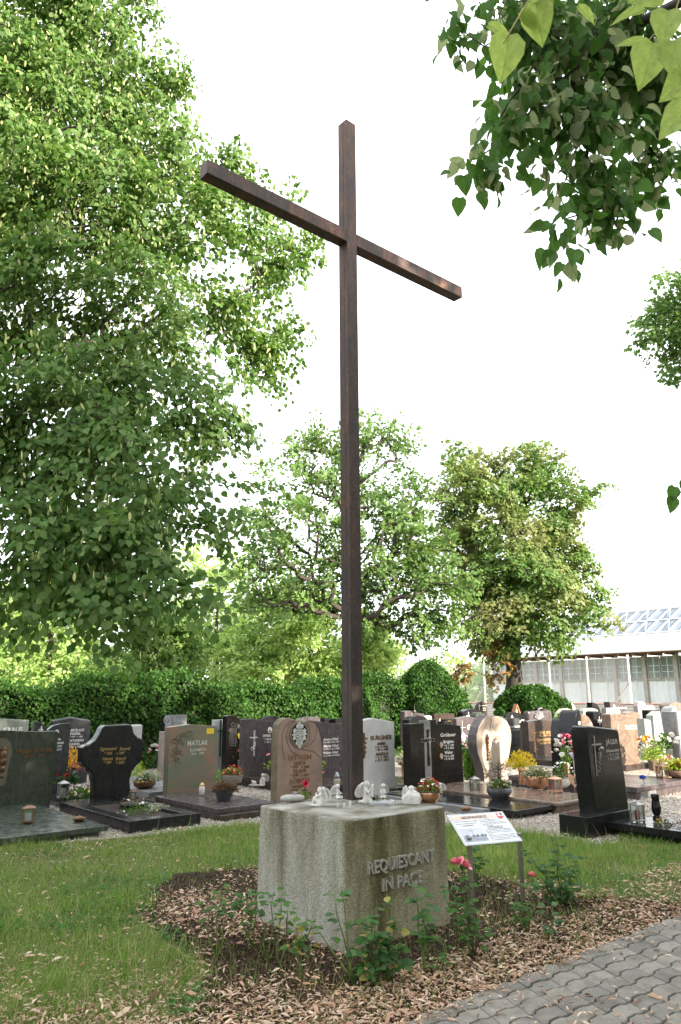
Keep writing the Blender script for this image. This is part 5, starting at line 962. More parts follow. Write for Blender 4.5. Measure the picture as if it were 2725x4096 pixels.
for k, (x_, y_, h_, r_) in enumerate([(16.5, -6.5, 8.5, 3.8), (21, -13, 9, 4.2), (11.5, -9, 8, 3.6), (10.2, 4.3, 9, 3.1), (14.5, 1.0, 10, 3.2)]):
    tree('path_tree', ['tree beside the path to the right of the photographer', 'tree farther along the path behind the photographer', 'tree close behind the overhanging linden', 'tree shading the gravel path just outside the view', 'tall tree standing beyond the path edge trees'][k], (x_, y_, 0), [((x_+dx, y_+dy, h_*.62+dz), r_*.72) for dx, dy, dz in ((0, 0, 0), (1.6, 0, -1), (-1.6, .5, .5), (0, -1, 2.6), (.5, 1.5, 1.4), (-.8, -.9, -2))], 420, 22, .24, LIN, M_BARK, .2, group='trees along the path', seed=30+k, spread=.42)

for k, (x_, y_, h_) in enumerate([(30, 14, 8.5), (33, 8, 9.5), (35, 2, 10), (37, -4, 9.5), (36, -10, 10), (33, -17, 9), (-9, -12, 10), (-2, -15, 11), (5, -15, 10), (-15, -6, 10)]):  # unseen trees added to darken reflections in polished stones and dim the ambient
    tree('distant_tree', 'added unseen tree %s behind or beside the photographer' % ['far right, nearest the hall', 'far right, second', 'far right, third', 'far right, fourth', 'far right, fifth', 'far right, sixth', 'left and', 'straight', 'slightly right and', 'far left and'][k], (x_, y_, 0), [((x_+dx, y_+dy, h_*.5+dz), 2.6) for dx, dy, dz in ((0, 0, 0), (2, 1, -1.8), (-2, -1, -1.2), (0, 0, h_*.5-2.7), (1, -2, 1), (-1, 2, -2), (0, 3, -1))], 260, 20, .42, LIN, M_BARK, .2, group='trees added outside the view', seed=130+k, spread=.6)

# ================================================================== hedge and bushes
def bush_like(name, label, pts, nrm, size, lm, core=None, group=None, cat='hedge', base=(0, 0, 0), stems=None):
    root = empty(name, base, label, cat, group); B = np.array(base, float); n = len(pts)
    d = norm(nrm*.5+rnd(n, .6)+np.array([0, 0, -.25])); nn = norm(nrm*.8+np.array([0, 0, .5])+rnd(n, .5)); X, Yv, Z = frames(d, nn)
    tag(link('foliage', scatter('foliage', LEAF_T, LEAF_F, pts-B, X, Yv, Z, size*rng.uniform(.6, 1.15, n)), lm, root), kind='stuff')
    if core: core.build('dark_core', mat('hedge_inner', (.018, .022, .010), .95, 0, .3, 10), root)  # solid dark core, colour stands for the shaded inside; added to block see-through
    return root
def hedge():
    U0, U1, V, H = -9, 19.2, 16.3, 1.80; n = 90000
    u = rng.uniform(U0, U1, n); z = rng.random(n)**.85*(H+.05); topn = rng.random(n) < .33
    bumpy = .16*np.sin(u*1.7)+.10*np.sin(u*4.1+1)+.06*np.sin(u*9.3); hh = H+.16*np.sin(u*.9+.4)+.10*np.sin(u*2.9)+.06*np.sin(u*7.7)
    v = V+bumpy*.5+.12*np.sin(z*4+u*3)+rng.exponential(.10, n)-.08; v = np.where(topn, V+rng.random(n)*1.3, v); z = np.where(topn, hh+rng.normal(0, .08, n)+(rng.random(n) < .05)*rng.random(n)*.3, np.minimum(z, hh))
    P = np.outer(u, E1)+np.outer(v, E2); P[:, 2] = z; nr = np.where(topn[:, None], np.array([[0, 0, 1.]]), -E2[None]+0*P)
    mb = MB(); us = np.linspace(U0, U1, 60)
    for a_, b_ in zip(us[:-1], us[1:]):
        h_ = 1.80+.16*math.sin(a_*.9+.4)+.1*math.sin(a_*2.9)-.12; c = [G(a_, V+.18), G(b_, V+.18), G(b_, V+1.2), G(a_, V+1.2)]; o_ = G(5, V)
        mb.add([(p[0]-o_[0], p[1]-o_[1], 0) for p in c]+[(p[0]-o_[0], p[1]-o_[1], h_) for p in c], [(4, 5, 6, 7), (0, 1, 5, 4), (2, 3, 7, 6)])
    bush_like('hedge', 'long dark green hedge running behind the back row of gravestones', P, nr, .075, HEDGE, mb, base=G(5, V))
hedge()
def shoots():
    root = bpy.data.objects['hedge']; B = np.array(root.location); mb = MB(); P = []; rg = np.random.default_rng(77)
    for k in range(170):
        u = rg.uniform(-8, 19); q = G(u, 16.3+rg.uniform(-.15, .7), 1.72+.12*math.sin(u*.9)); e = q+rg.normal(size=3)*[.12, .12, .05]+[0, 0, rg.uniform(.15, .42)]; mb.tube([q-B, (q+e)/2-B, e-B], .004, 3)
        for t in np.linspace(.2, 1, 9): P.append(q+(e-q)*t+rg.normal(size=3)*.03)
    P = np.array(P); n = len(P); X, Yv, Z = frames(rg.normal(size=(n, 3))+[0, 0, -.2], rg.normal(size=(n, 3))*.6+[0, 0, 1.]); tag(mb.build('shoots', M_BARKD, root), kind='stuff')
    tag(link('shoot_leaves', scatter('shoot_leaves', LEAF_T, LEAF_F, P-B, X, Yv, Z, rg.uniform(.05, .09, n)), HEDGE, root), kind='stuff')
shoots()
def bush(label, px, Y, half_px, top_py, n, size, lm, shape='cone', name='bush', zb=0.0, cat='bush', pyb=None):
    c = D(px, 2773, Y); s_ = Y/ (F/math.cos(TH)); R0 = half_px*s_; Ht = D(px, top_py, Y)[2]-zb; t = rng.random(n); a_ = rng.random(n)*6.28
    if shape == 'cone': z = t*Ht; r = R0*np.sqrt(np.clip(1-(z/Ht)**2.0, .0, 1))
    else: z = t*Ht; r = R0*np.sqrt(np.clip(1-((z/Ht-.42)/.60)**2, .03, 1))
    r = r*(1+.12*np.sin(a_*5+z*3)+.08*np.sin(a_*9-z*6))*(1-rng.exponential(.07, n)); P = np.stack([c[0]+r*np.cos(a_), c[1]+r*np.sin(a_), zb+z+rng.normal(0, .03, n)*Ht*.4], 1)
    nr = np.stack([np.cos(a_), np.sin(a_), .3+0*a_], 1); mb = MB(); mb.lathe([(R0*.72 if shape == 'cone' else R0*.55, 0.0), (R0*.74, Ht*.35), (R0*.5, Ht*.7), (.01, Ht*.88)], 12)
    return bush_like(name, label, P, nr, size, lm, mb, cat=cat, base=(c[0], c[1], zb))
bush('large dark green conical shrub at the right end of the hedge', 1700, 23.5, 150, 2652, 21000, .07, HEDGE)
bush('second dark shrub leaning against the right side of the conical one', 1800, 24.5, 75, 2745, 5000, .07, HEDGE)
bush('glossy dark green bush growing round the foot of the maple trunk', 2110, 27, 142, 2755, 15000, .10, HEDGE, 'round')
bush('narrow bright green columnar conifer beside the gold lettered gravestone', 2224, 20, 20, 2868, 2600, .05, leafmat('conifer_green', [(.10, .22, .03), (.15, .28, .04)], .25), 'cone')
bush('clipped round bright green shrub behind the heart cross stone', 1862, 15.2, 27, 3003, 3000, .035, leafmat('box_leaves', [(.06, .16, .02), (.12, .25, .04), (.2, .32, .05)], .3), 'round', pyb=1)

# ================================================================== wall, fence, hall
UW = 29.0
wl = empty('brick_wall', G(UW, 14), 'low white block wall with a red tile coping behind the far gravestones', 'wall', rz=RZ)
M_BRICK = mat('white_calcium_block', (.74, .73, .70), .9, 0, .08, 8, .3, 40); M_TILE = mat('red_roof_tile', (.32, .12, .075), .85, 0, .35, 6, .4, 20); M_MORT = mat('grey_mortar', (.26, .25, .23), .95)
bme = MB().box(-.095, .095, -.205, .205, -.052, .052).mesh('brick', .006, 1); bme.materials.append(M_BRICK)
rowh, bl_ = .118, .42; nb = 0
MB().box(-.08, .08, -11, 13, -.05, 1.12).build('mortar_core', M_MORT, wl)
mb = MB()
for j in range(9):
    z = 1.06 - j*rowh
    if z < .03: break
    for i in range(-26, 31):
        y = i*bl_ + (bl_/2 if j % 2 else 0)
        if -10.9 < y < 12.8:
            vis = -4.6 < y < 6.2
            if vis and nb < 290: o = bpy.data.objects.new('brick', bme); COL.objects.link(o); o.parent = wl; o.location = (0, y, z); nb += 1
            else: mb.box(-.095, .095, y-.205, y+.205, z-.052, z+.052)
tag(mb.build('bricks_beyond', M_BRICK, wl), kind='stuff')
tme = MB().add([(-.125, -.10, 0), (.125, -.10, 0), (.125, .10, 0), (-.125, .10, 0), (0, -.10, .035), (0, .10, .035), (-.125, -.1, .014), (.125, -.1, .014), (-.125, .1, .014), (.125, .1, .014)], [(0, 3, 2, 1), (6, 4, 5, 8), (4, 7, 9, 5), (0, 1, 7, 4, 6), (3, 8, 5, 9, 2), (0, 6, 8, 3), (1, 2, 9, 7)]).mesh('coping_tile'); tme.materials.append(M_TILE)
for i in range(-53, 62):
    o = bpy.data.objects.new('coping_tile', tme); COL.objects.link(o); o.parent = wl; o.location = (0, i*.2, 1.122); o.rotation_euler = (.03*((i*7) % 3-1), .02*((i*5) % 3-1), 0)
fe = empty('chain_link_fence', G(30.2, 20), 'tall white chain link fence standing behind the low block wall', 'fence', rz=RZ)
vs_ = [16.9-20, 18.85-20, 20.8-20, 22.7-20, 24.6-20, 26.6-20, 28.6-20, 30.6-20]
for k, y in enumerate(vs_):
    MB().tube([(0, y, 0), (0, y, 3.12)], .045, 8).build('post', M_WHITEMET, fe)
MB().tube([(0, vs_[0], 3.0), (0, vs_[-1], 3.0)], .02, 6).build('top_rail', M_WHITEMET, fe)
for y0, y1 in ((vs_[0], vs_[0]+1.7), (vs_[4], vs_[4]+1.6)): MB().tube([(.02, y0, 2.0), (.02, y1, .1)], .03, 6).build('brace', mat('galv', (.5, .42, .38), .6, .3), fe)
mb = MB(); s_ = .085; y0, y1, zt = vs_[0], vs_[-1], 3.0; c = y0-zt
while c < y1:
    for sg in (1, -1):
        a0 = max(y0, c); a1 = min(y1, c+zt)
        if a1 <= a0: continue
        z0_, z1_ = a0-c, a1-c
        if sg < 0: z0_, z1_ = zt-z0_, zt-z1_
        mb.tube([(.004*sg, a0, z0_), (.004*sg, a1, z1_)], .0045, 3, cap=False)
    c += s_
tag(mb.build('mesh', M_WHITEMET, fe), kind='stuff')
# market hall
HU, HV0, HV1 = 43.0, 4.0, 33.0
hall = empty('market_hall', G(HU, 20), 'long white hall with glazed roof, timber eaves and corrugated panels', 'building', rz=RZ)
Y0, Y1 = HV0-20, HV1-20
M_HW = mat('hall_white_paint', (.72, .74, .76), .6, 0, .06, 3); M_CON = mat('hall_concrete', (.38, .35, .32), .9, 0, .15, 4); M_ROOFW = mat('hall_roof_sheet', (.40, .41, .43), .5, 0, .04, 2); M_TIM = mat('eaves_timber', (.22, .11, .07), .8, 0, .25, 6)
def corr_panel(y0, y1, z0, z1):
    mb = MB(); n = 18; xs = [(y0+(y1-y0)*i/n, -.03 if i % 2 else .0) for i in range(n+1)]
    for (a_, xa), (b_, xb) in zip(xs[:-1], xs[1:]): mb.add([(xa, a_, z0), (xb, b_, z0), (xb, b_, z1), (xa, a_, z1)], [(0, 3, 2, 1)])
    return mb
y = Y0; k = 0
dark_in = mat('window_glass', (.20, .24, .23), .08, 0, .5, .6)
MB().box(.5, 14, Y0, Y1, 0, 3.5).build('interior', mat('hall_interior', (.10, .10, .095), .9, 0, .3, 2), hall)
while y < Y1-.1:
    MB().box(-.16, .12, y-.11, y+.11, 0, 3.75).build('column', M_CON, hall)
    corr_panel(y+.12, y+1.9-.12, 0, 2.25).build('wall_panel', M_HW, hall)
    MB().box(-.12, -.04, y+.12, y+1.78, 2.24, 2.32).build('sill', M_CON, hall)
    for h_ in range(2):
        a_ = y+.14+h_*.83; b_ = a_+.78; m_ = MB()
        for q0, q1, w0, w1 in ((a_, b_, 2.33, 2.39), (a_, b_, 3.52, 3.6), (a_, a_+.06, 2.39, 3.52), (b_-.06, b_, 2.39, 3.52)): m_.box(-.05, .02, q0, q1, w0, w1)
        fr = m_.build('window', M_CON, hall); m_ = MB(); m_.box(-.04, 0, (a_+b_)/2-.02, (a_+b_)/2+.02, 2.39, 3.52)
        for zz in (2.7, 3.05): m_.box(-.035, .003, a_+.06, b_-.06, zz, zz+.03)
        m_.build('glazing_bar', M_HW, fr); MB().box(.003, .012, a_+.06, b_-.06, 2.39, 3.52).build('pane', dark_in, fr)
    MB().box(-.2, -.14, y+.55, y+.60, 0, 2.25).build('downpipe', M_WHITEMET, hall)
    y += 1.9; k += 1
MB().box(-1.3, .4, Y0-1, Y1+.6, 3.76, 3.84).build('eaves', M_TIM, hall)
y = Y0
while y < Y1+.5: MB().box(-1.25, .3, y-.05, y+.05, 3.62, 3.757).build('rafter', M_TIM, hall); y += .95
MB().box(-1.42, -1.28, Y0-1.1, Y1+.7, 3.82, 3.98).build('gutter', M_WHITEMET, hall)
mb = MB(); mb.add([(-1.3, Y0-1, 3.9), (-1.3, Y1+.6, 3.9), (2.2, Y1+.6, 5.05), (2.2, Y0-1, 5.05), (2.2, Y0-1, 4.9), (2.2, Y1+.6, 4.9), (-1.3, Y0-1, 3.84), (-1.3, Y1+.6, 3.84)], [(0, 3, 2, 1), (0, 1, 7, 6), (4, 5, 2, 3), (6, 7, 5, 4), (1, 2, 5, 7), (0, 6, 4, 3)]); mb.build('roof_sheet', M_ROOFW, hall)
for q_ in range(2): MB().tube([(-.9+q_*.5, Y0-1, 4.12+q_*.17), (-.9+q_*.5, Y1+.6, 4.12+q_*.17)], .03, 5).build('snow_guard', mat('galv2', (.45, .47, .5), .5, .4), hall)
GLR = mat('roof_glass', (.17, .205, .24), .6, 0, .12, .8)
mb = MB(); 
sy0, sy1 = Y0-1, Y1-.5; L_ = [(2.25, 5.1), (6.0, 6.95)]
y = sy0
while y < sy1-.2:
    o = MB().add([(2.26, y+.04, 5.10), (2.26, y+.71, 5.10), (6.0, y+.71, 6.93), (6.0, y+.04, 6.93), (2.26, y+.04, 5.07), (2.26, y+.71, 5.07), (6.0, y+.71, 6.90), (6.0, y+.04, 6.90)], [(0, 3, 2, 1), (4, 5, 6, 7), (0, 1, 5, 4), (2, 3, 7, 6), (1, 2, 6, 5), (3, 0, 4, 7)]).build('roof_pane', GLR, hall)
    MB().tube([(2.24, y, 5.13), (6.0, y, 6.97)], .05, 4).build('roof_bar', mat('bar_grey', (.45, .50, .55), .5) if int(y*4) % 3 == 0 else M_WHITEMET, hall); y += .75
for (x_, z_) in ((2.25, 5.12), (4.1, 6.03), (6.0, 6.97)): MB().tube([(x_, sy0, z_+.02), (x_, sy1, z_+.02)], .05, 5).build('roof_rail', M_WHITEMET, hall)
y = sy0
while y < sy1-1.6: MB().tube([(2.3, y, 5.2), (5.9, y+1.5, 6.99)], .04, 4).build('roof_brace', mat('blue_grey_steel', (.16, .21, .27), .6), hall); y += 1.5
y = sy0
while y < sy1: MB().tube([(6.0, y, 6.9), (6.0, y, 7.3)], .03, 4).build('ridge_post', M_WHITEMET, hall); y += 1.1
MB().tube([(6.0, sy0, 7.3), (6.0, sy1, 7.3)], .03, 4).build('ridge_rail', M_WHITEMET, hall)

# ================================================================== information board
p1 = W(1868, 3640); p2 = W(2072, 3618)
ib = empty('information_board', (p1+p2)/2, 'tilted white information board on two steel posts beside the concrete block', 'sign', rz=math.atan2(p2[1]-p1[1], p2[0]-p1[0]))
half = float(np.linalg.norm(p2-p1))/2; hz_ = D(1850, 3388, p1[1])[2]; hz_ = min(hz_, .62)
TL = D(1771, 3265, p1[1]+.20); BL_ = D(1838, 3388, p1[1]-.06); BR_ = D(2078, 3374, p2[1]-.06); TR_ = D(1996, 3254, p2[1]+.20)
Mi = Matrix.Rotation(-ib.rotation_euler[2], 4, 'Z') @ Matrix.Translation(-Vector(ib.location)); Mi = Matrix.Rotation(-ib.rotation_euler[2], 4, 'Z') @ Matrix.Translation(-Vector(((p1+p2)/2)))
c4 = [Mi @ Vector(p) for p in (BL_, BR_, TR_, TL)]
zb_ = (c4[0].z+c4[1].z)/2; zt_ = (c4[2].z+c4[3].z)/2; yb_ = (c4[0].y+c4[1].y)/2; yt_ = (c4[2].y+c4[3].y)/2; bw = ((c4[1].x-c4[0].x)+(c4[2].x-c4[3].x))/2; bx0 = (c4[0].x+c4[3].x)/2
bh = math.hypot(zt_-zb_, yt_-yb_); tilt = math.atan2(zt_-zb_, yt_-yb_)
PM = Matrix.Translation((bx0, yb_, zb_)) @ Matrix.Rotation(tilt-math.pi/2, 4, 'X')     # x across, z up the board, -y toward reader
def part_on(mb, name, m_, par, bev=0):
    for i, v in enumerate(mb.v): mb.v[i] = tuple(PM @ Vector(v))
    return mb.build(name, m_, par, bev)
M_STEEL = mat('brushed_steel', (.36, .34, .31), .42, .85, .15, 30)
for sx_ in (0, 1):
    xx = (Mi @ Vector(p1)).x if sx_ == 0 else (Mi @ Vector(p2)).x
    MB().box(xx-.017, xx+.017, -.012, .012, -.1, zb_+.05).build('post', M_STEEL, ib, .002, 1)
panel = part_on(MB().box(0, bw, 0, .008, 0, bh), 'panel', mat('white_enamel_panel', (.74, .76, .79), .3), ib, .003)
part_on(MB().box(bw*.04, bw*.78, -.0012, 0, bh*.80, bh*.93), 'title_band', mat('pale_orange_print', (.80, .62, .50), .4), panel)
mb = MB(); put_text(mb, 'GEDENKKREUZ', bw*.20, bh*.83, bh*.07, bw*.66, .0006, bold=.03, y=-.0015); part_on(mb, 'title', mat('dark_grey_print', (.10, .10, .12), .5), panel)
mb = MB(); fr_ = .0022
for (a_, b_, c_, d_) in ((.02, .98, .02, .02+.01), (.02, .98, .97, .98), (.02, .026, .03, .97), (.974, .98, .03, .97)): mb.box(a_*bw, b_*bw, -.0009, 0, c_*bh, d_*bh)
part_on(mb, 'border_line', mat('grey_blue_print', (.45, .5, .56), .5), panel)
for i, (t, w_) in enumerate([('Dieses hier aufgestellte Kreuz befand', .40), ('sich zuvor an einem anderen Ort,', .37), ('im KZ-FRIEDHOF', .20)]): mb = MB(); put_text(mb, t, bw*(.05 if i < 2 else .14), bh*(.73-.07*i), bh*.028, bw*((.05 if i < 2 else .14)+w_), .0005, bold=.0 if i < 2 else .03, y=-.0009); part_on(mb, 'body_text', mat('dark_grey_print', (.10, .10, .12)), panel)
for i, (t, x_, w_, bd) in enumerate([('Der KZ-FRIEDHOF lag im Norden', 0, .42, 0), ('des früheren Flugplatzes.', 0, .27, 0), ('Er wurde 1950 angelegt über den', 0, .44, 0), ('Massengräbern der toten Häftlinge', 0, .45, 0), ('vom ehemaligen', 0, .2, 0), ('AUSSENLAGER des', .06, .28, .02), ('KZ FLOSSENBÜRG.', .06, .28, .02), ('Als der Friedhof 1958 aufgelassen', 0, .45, 0), ('wurde, erwarb die Gemeinde', 0, .45, 0), ('das Kreuz und errichtete es', 0, .45, 0), ('es hier.', 0, .08, 0), ('Das Kreuz soll an die toten Häftlinge,', 0, .46, 0), ('aber auch an all jene Toten erinnern,', 0, .45, 0), ('die im 2. Weltkrieg auf diesem Flugplatz', 0, .46, 0), ('ums Leben gekommen sind.', 0, .34, 0)]):
    mb = MB(); put_text(mb, t, bw*(.49+x_), bh*(.74-.0465*i), bh*.022, bw*(.49+x_+w_), .0005, bold=bd, y=-.0009); part_on(mb, 'body_text', mat('dark_grey_print', (.10, .10, .12)), panel)
part_on(MB().box(bw*.05, bw*.45, -.0010, 0, bh*.09, bh*.52), 'photo_print', mat('pale_photo_print', (.62, .66, .72), .5, 0, .1, 8), panel)
mb = MB(); rr = random.Random(3); gx0, gx1 = bw*.055, bw*.445
mb.prism([(gx0, bh*.10), (gx1, bh*.10), (gx1, bh*.27)]+[(gx1-(gx1-gx0)*k/9, bh*(.26+.05*rr.random())) for k in range(1, 10)]+[(gx0, bh*.22)], -.0014, -.0011); part_on(mb, 'photo_ground', mat('photo_grey', (.34, .38, .45), .5), panel)
mb = MB(); mb.box(bw*.245, bw*.250, -.0021, -.0018, bh*.2, bh*.49); mb.box(bw*.20, bw*.295, -.0022, -.0019, bh*.43, bh*.436)
for k in range(9): cx_ = gx0+(gx1-gx0)*rr.random(); mb.prism([(cx_+bw*.018*math.cos(t), bh*.27+bh*.04*math.sin(t)) for t in np.linspace(0, 5.5, 7)], -.0020, -.0015)
mb.box(bw*.25, bw*.40, -.0024, -.0019, bh*.15, bh*.155)
part_on(mb, 'photo_cross', mat('photo_dark', (.13, .15, .19), .5), panel)
sh = [(bw*x_, bh*z_) for x_, z_ in [(.83, .965), (.965, .965), (.965, .84), (.94, .79), (.8975, .76), (.855, .79), (.83, .84)]]
part_on(MB().prism(sh, -.0012, 0), 'coat_of_arms', mat('crest_white', (.75, .74, .70), .5), panel)
part_on(MB().prism([(bw*x_, bh*z_) for x_, z_ in [(.83, .84), (.965, .84), (.94, .79), (.8975, .76), (.855, .79)]], -.0018, -.0013), 'crest_base', mat('crest_red', (.60, .06, .07), .5), panel)
mb = MB(); mb.ball((bw*.862, -.0015, bh*.90), bw*.016, 6, 4, 1, .1, 2.0); mb.prism([(bw*.85, bh*.88), (bw*.875, bh*.87), (bw*.87, bh*.93), (bw*.855, bh*.94)], -.0026, -.0014); part_on(mb, 'crest_figure', mat('crest_red', (.6, .06, .07)), panel)
mb = MB()
for k in range(8): mb.prism([(bw*(.93+.022*math.cos(k*.785+j*.9)*(1 if j else .4)), bh*(.905+.045*math.sin(k*.785+j*.9)*(1 if j else .4))) for j in range(3)], -.0024, -.0014)
part_on(mb, 'crest_wheel', mat('crest_black', (.05, .05, .05), .5), panel)

# ================================================================== figures, vessels, lanterns, bouquets
def sculpt(name, caps, m_, parent, vox=.004, sm=2):
    """one continuous body grown from tapering capsules"""
    mb = MB()
    for p0, p1, r0, r1 in caps:
        p0, p1 = Vector(p0), Vector(p1); L = (p1-p0).length; k = max(1, int(L/(min(r0, r1)*.45)))
        for i in range(k+1):
            t = i/k; mb.ball(tuple(p0.lerp(p1, t)), r0+(r1-r0)*t, 8, 6)
    me_ = mb.mesh(name); o = bpy.data.objects.new('tmp', me_); COL.objects.link(o); md = o.modifiers.new('r', 'REMESH'); md.mode = 'VOXEL'; md.voxel_size = vox; md.use_smooth_shade = True
    ms = o.modifiers.new('s', 'SMOOTH'); ms.iterations = sm; ms.factor = .5
    dg = bpy.context.evaluated_depsgraph_get(); m2 = bpy.data.meshes.new_from_object(o.evaluated_get(dg)); bpy.data.objects.remove(o); bpy.data.meshes.remove(me_); m2.name = name; m2.materials.clear(); smooth(m2)
    return link(name, m2, m_, parent)
def wing(parent, base, up, back, s, m_, n=7):
    base = Vector(base); up = Vector(up).normalized(); back = Vector(back).normalized(); side = up.cross(back).normalized(); mb = MB()
    for layer, (L, c) in enumerate(((1.0, n), (.62, n-1), (.36, n-2))):
        for i in range(c):
            t = i/(c-1); a_ = -1.0+2.0*t; d = (back*math.cos(.75+a_*.35)-up*math.sin(.75+a_*.35)).normalized(); o_ = base+up*s*(.50-.42*t)+back*s*.10*math.sin(t*3)+side*s*.03*layer
            w_ = s*.13; nrm = side; x_ = d.cross(nrm).normalized(); l_ = s*L*(.48+.38*math.sin(t*2.6+.3)); P = [o_-x_*w_, o_+x_*w_, o_+x_*w_*.9+d*l_*.75, o_+d*l_, o_-x_*w_*.9+d*l_*.75]; th_ = nrm*s*.018
            mb.add([tuple(p-th_) for p in P]+[tuple(p+th_) for p in P], [(0, 1, 2, 3, 4), (9, 8, 7, 6, 5)]+[(i_, (i_+1) % 5+0, (i_+1) % 5+5, i_+5) for i_ in range(5)])
    mb.tube([base+up*s*.55+back*s*.05, base+up*s*.3, base-up*s*.05], [s*.05, s*.07, s*.05], 7); return mb.build('wing', m_, parent)
def angel(label, loc, H, rz, pose='knees', tablet=False, m_=None, wings=True):
    """H = overall height; faces local -x turned by rz"""
    m_ = m_ or M_PLASTER; r = empty('angel_figurine', loc, label, 'figurine', 'white angel figurines', rz); h = H
    if pose == 'knees':
        caps = [((0, 0, .10*h), (0, 0, .50*h), .17*h, .12*h), ((0, 0, .50*h), (-.03*h, 0, .66*h), .12*h, .07*h), ((-.06*h, 0, .78*h), (-.07*h, 0, .80*h), .115*h, .11*h)]
        for s_ in (-1, 1): caps += [((-.03*h, s_*.07*h, .13*h), (-.34*h, s_*.06*h, .40*h), .10*h, .07*h), ((-.34*h, s_*.06*h, .40*h), (-.42*h, s_*.06*h, .06*h), .07*h, .055*h), ((-.42*h, s_*.06*h, .05*h), (-.55*h, s_*.05*h, .035*h), .05*h, .035*h), ((0, s_*.13*h, .56*h), (-.22*h, s_*.13*h, .46*h), .055*h, .045*h), ((-.22*h, s_*.13*h, .46*h), (-.24*h, s_*.02*h, .64*h), .045*h, .035*h)]
        caps += [((.04*h, -.1*h, .06*h), (-.4*h, -.1*h, .05*h), .08*h, .05*h)]
    elif pose == 'sit':
        caps = [((0, 0, .14*h), (0, 0, .50*h), .15*h, .11*h), ((0, 0, .5*h), (0, 0, .66*h), .1*h, .06*h), ((-.02*h, 0, .82*h), (-.02*h, 0, .83*h), .14*h, .135*h), ((-.05*h, -.16*h, .07*h), (-.05*h, .16*h, .07*h), .09*h, .09*h)]
        for s_ in (-1, 1): caps += [((0, s_*.1*h, .12*h), (-.28*h, s_*.14*h, .12*h), .09*h, .07*h), ((-.28*h, s_*.14*h, .12*h), (-.30*h, -s_*.04*h, .07*h), .065*h, .045*h), ((0, s_*.13*h, .56*h), (-.12*h, s_*.17*h, .38*h), .055*h, .045*h), ((-.12*h, s_*.17*h, .38*h), (-.28*h, s_*.05*h, .36*h), .045*h, .035*h)]
    elif pose == 'kneel':
        caps = [((0, 0, .08*h), (.02*h, 0, .45*h), .15*h, .12*h), ((.02*h, 0, .45*h), (-.04*h, 0, .70*h), .13*h, .07*h), ((-.08*h, 0, .86*h), (-.09*h, 0, .87*h), .115*h, .11*h), ((-.22*h, 0, .08*h), (.30*h, 0, .07*h), .09*h, .06*h), ((-.05*h, 0, .30*h), (-.25*h, 0, .12*h), .12*h, .09*h)]
        for s_ in (-1, 1): caps += [((-.02*h, s_*.12*h, .60*h), (-.15*h, s_*.12*h, .47*h), .055*h, .045*h), ((-.15*h, s_*.12*h, .47*h), (-.26*h, s_*.02*h, .68*h), .04*h, .03*h)]
    else:  # tiny bust
        caps = [((0, 0, .12*h), (0, 0, .40*h), .26*h, .20*h), ((0, 0, .72*h), (0, 0, .74*h), .25*h, .24*h), ((-.1*h, -.1*h, .4*h), (-.2*h, .1*h, .45*h), .09*h, .07*h)]
    b_ = sculpt('body', caps, m_, r, H*.028 if pose != 'bust' else H*.06)
    hd = Vector([c for c in caps if c[2] > .1*h and c[0][2] > .65*h and c[3] >= .1*h][0][0]); hc = MB(); rg_ = random.Random(int(H*1e4)); R0 = (.125 if pose != 'bust' else .25)*h
    for k in range(34):
        a_ = rg_.uniform(-2.2, 2.2); e_ = rg_.uniform(-.3, 1.45); hc.ball((hd.x+R0*.92*math.cos(a_)*math.cos(e_), hd.y+R0*.95*math.sin(a_)*math.cos(e_), hd.z+R0*math.sin(e_)), R0*.24, 6, 4)
    hc.build('hair_curls', m_, r, sm=True)
    fc = MB(); fc.ball((hd.x-R0*.98, hd.y, hd.z-R0*.12), R0*.13, 6, 4)
    for s_ in (-1, 1): fc.ball((hd.x-R0*.80, hd.y+s_*R0*.38, hd.z+R0*.05), R0*.14, 6, 4, 1, 1, .7); fc.ball((hd.x-R0*.72, hd.y+s_*R0*.45, hd.z-R0*.35), R0*.22, 6, 4)
    fc.box(hd.x-R0*.96, hd.x-R0*.8, hd.y-R0*.2, hd.y+R0*.2, hd.z-R0*.52, hd.z-R0*.44); fc.build('face', m_, r, sm=True)
    if wings:
        wz = .55*h if pose != 'bust' else .4*h; ws = h*(.62 if pose != 'bust' else .55)
        for s_ in (-1, 1): wing(r, (.08*h, s_*.06*h, wz), (0, s_*.12, 1), (1, s_*.7, 0), ws, m_)
    if tablet:
        tb = MB().box(-.36*h, -.30*h, -.26*h, .26*h, .30*h, .84*h).build('tablet', m_, r, .004); mb = MB()
        for k, t in enumerate(('In', 'stiller', 'Trauer')):
            V, Fs = text_mesh(t, 1.0); k_ = h*.10/CAP; xs = V[:, 0]-V[:, 0].mean(); mb.add([(-.362*h-(.002 if z_ > 0 else 0), -x_*k_*.9, (.66-.15*k)*h+y_*k_) for x_, y_, z_ in zip(xs, V[:, 1], V[:, 2])], Fs)
        mb.build('inscription', mat('grey_letters', (.4, .4, .4)), r)
    return r
def T_(z=BH): return z
def onb(px, py): return W(px, py, BH)
vface = lambda px, py: math.atan2(-onb(px, py)[1], -onb(px, py)[0])
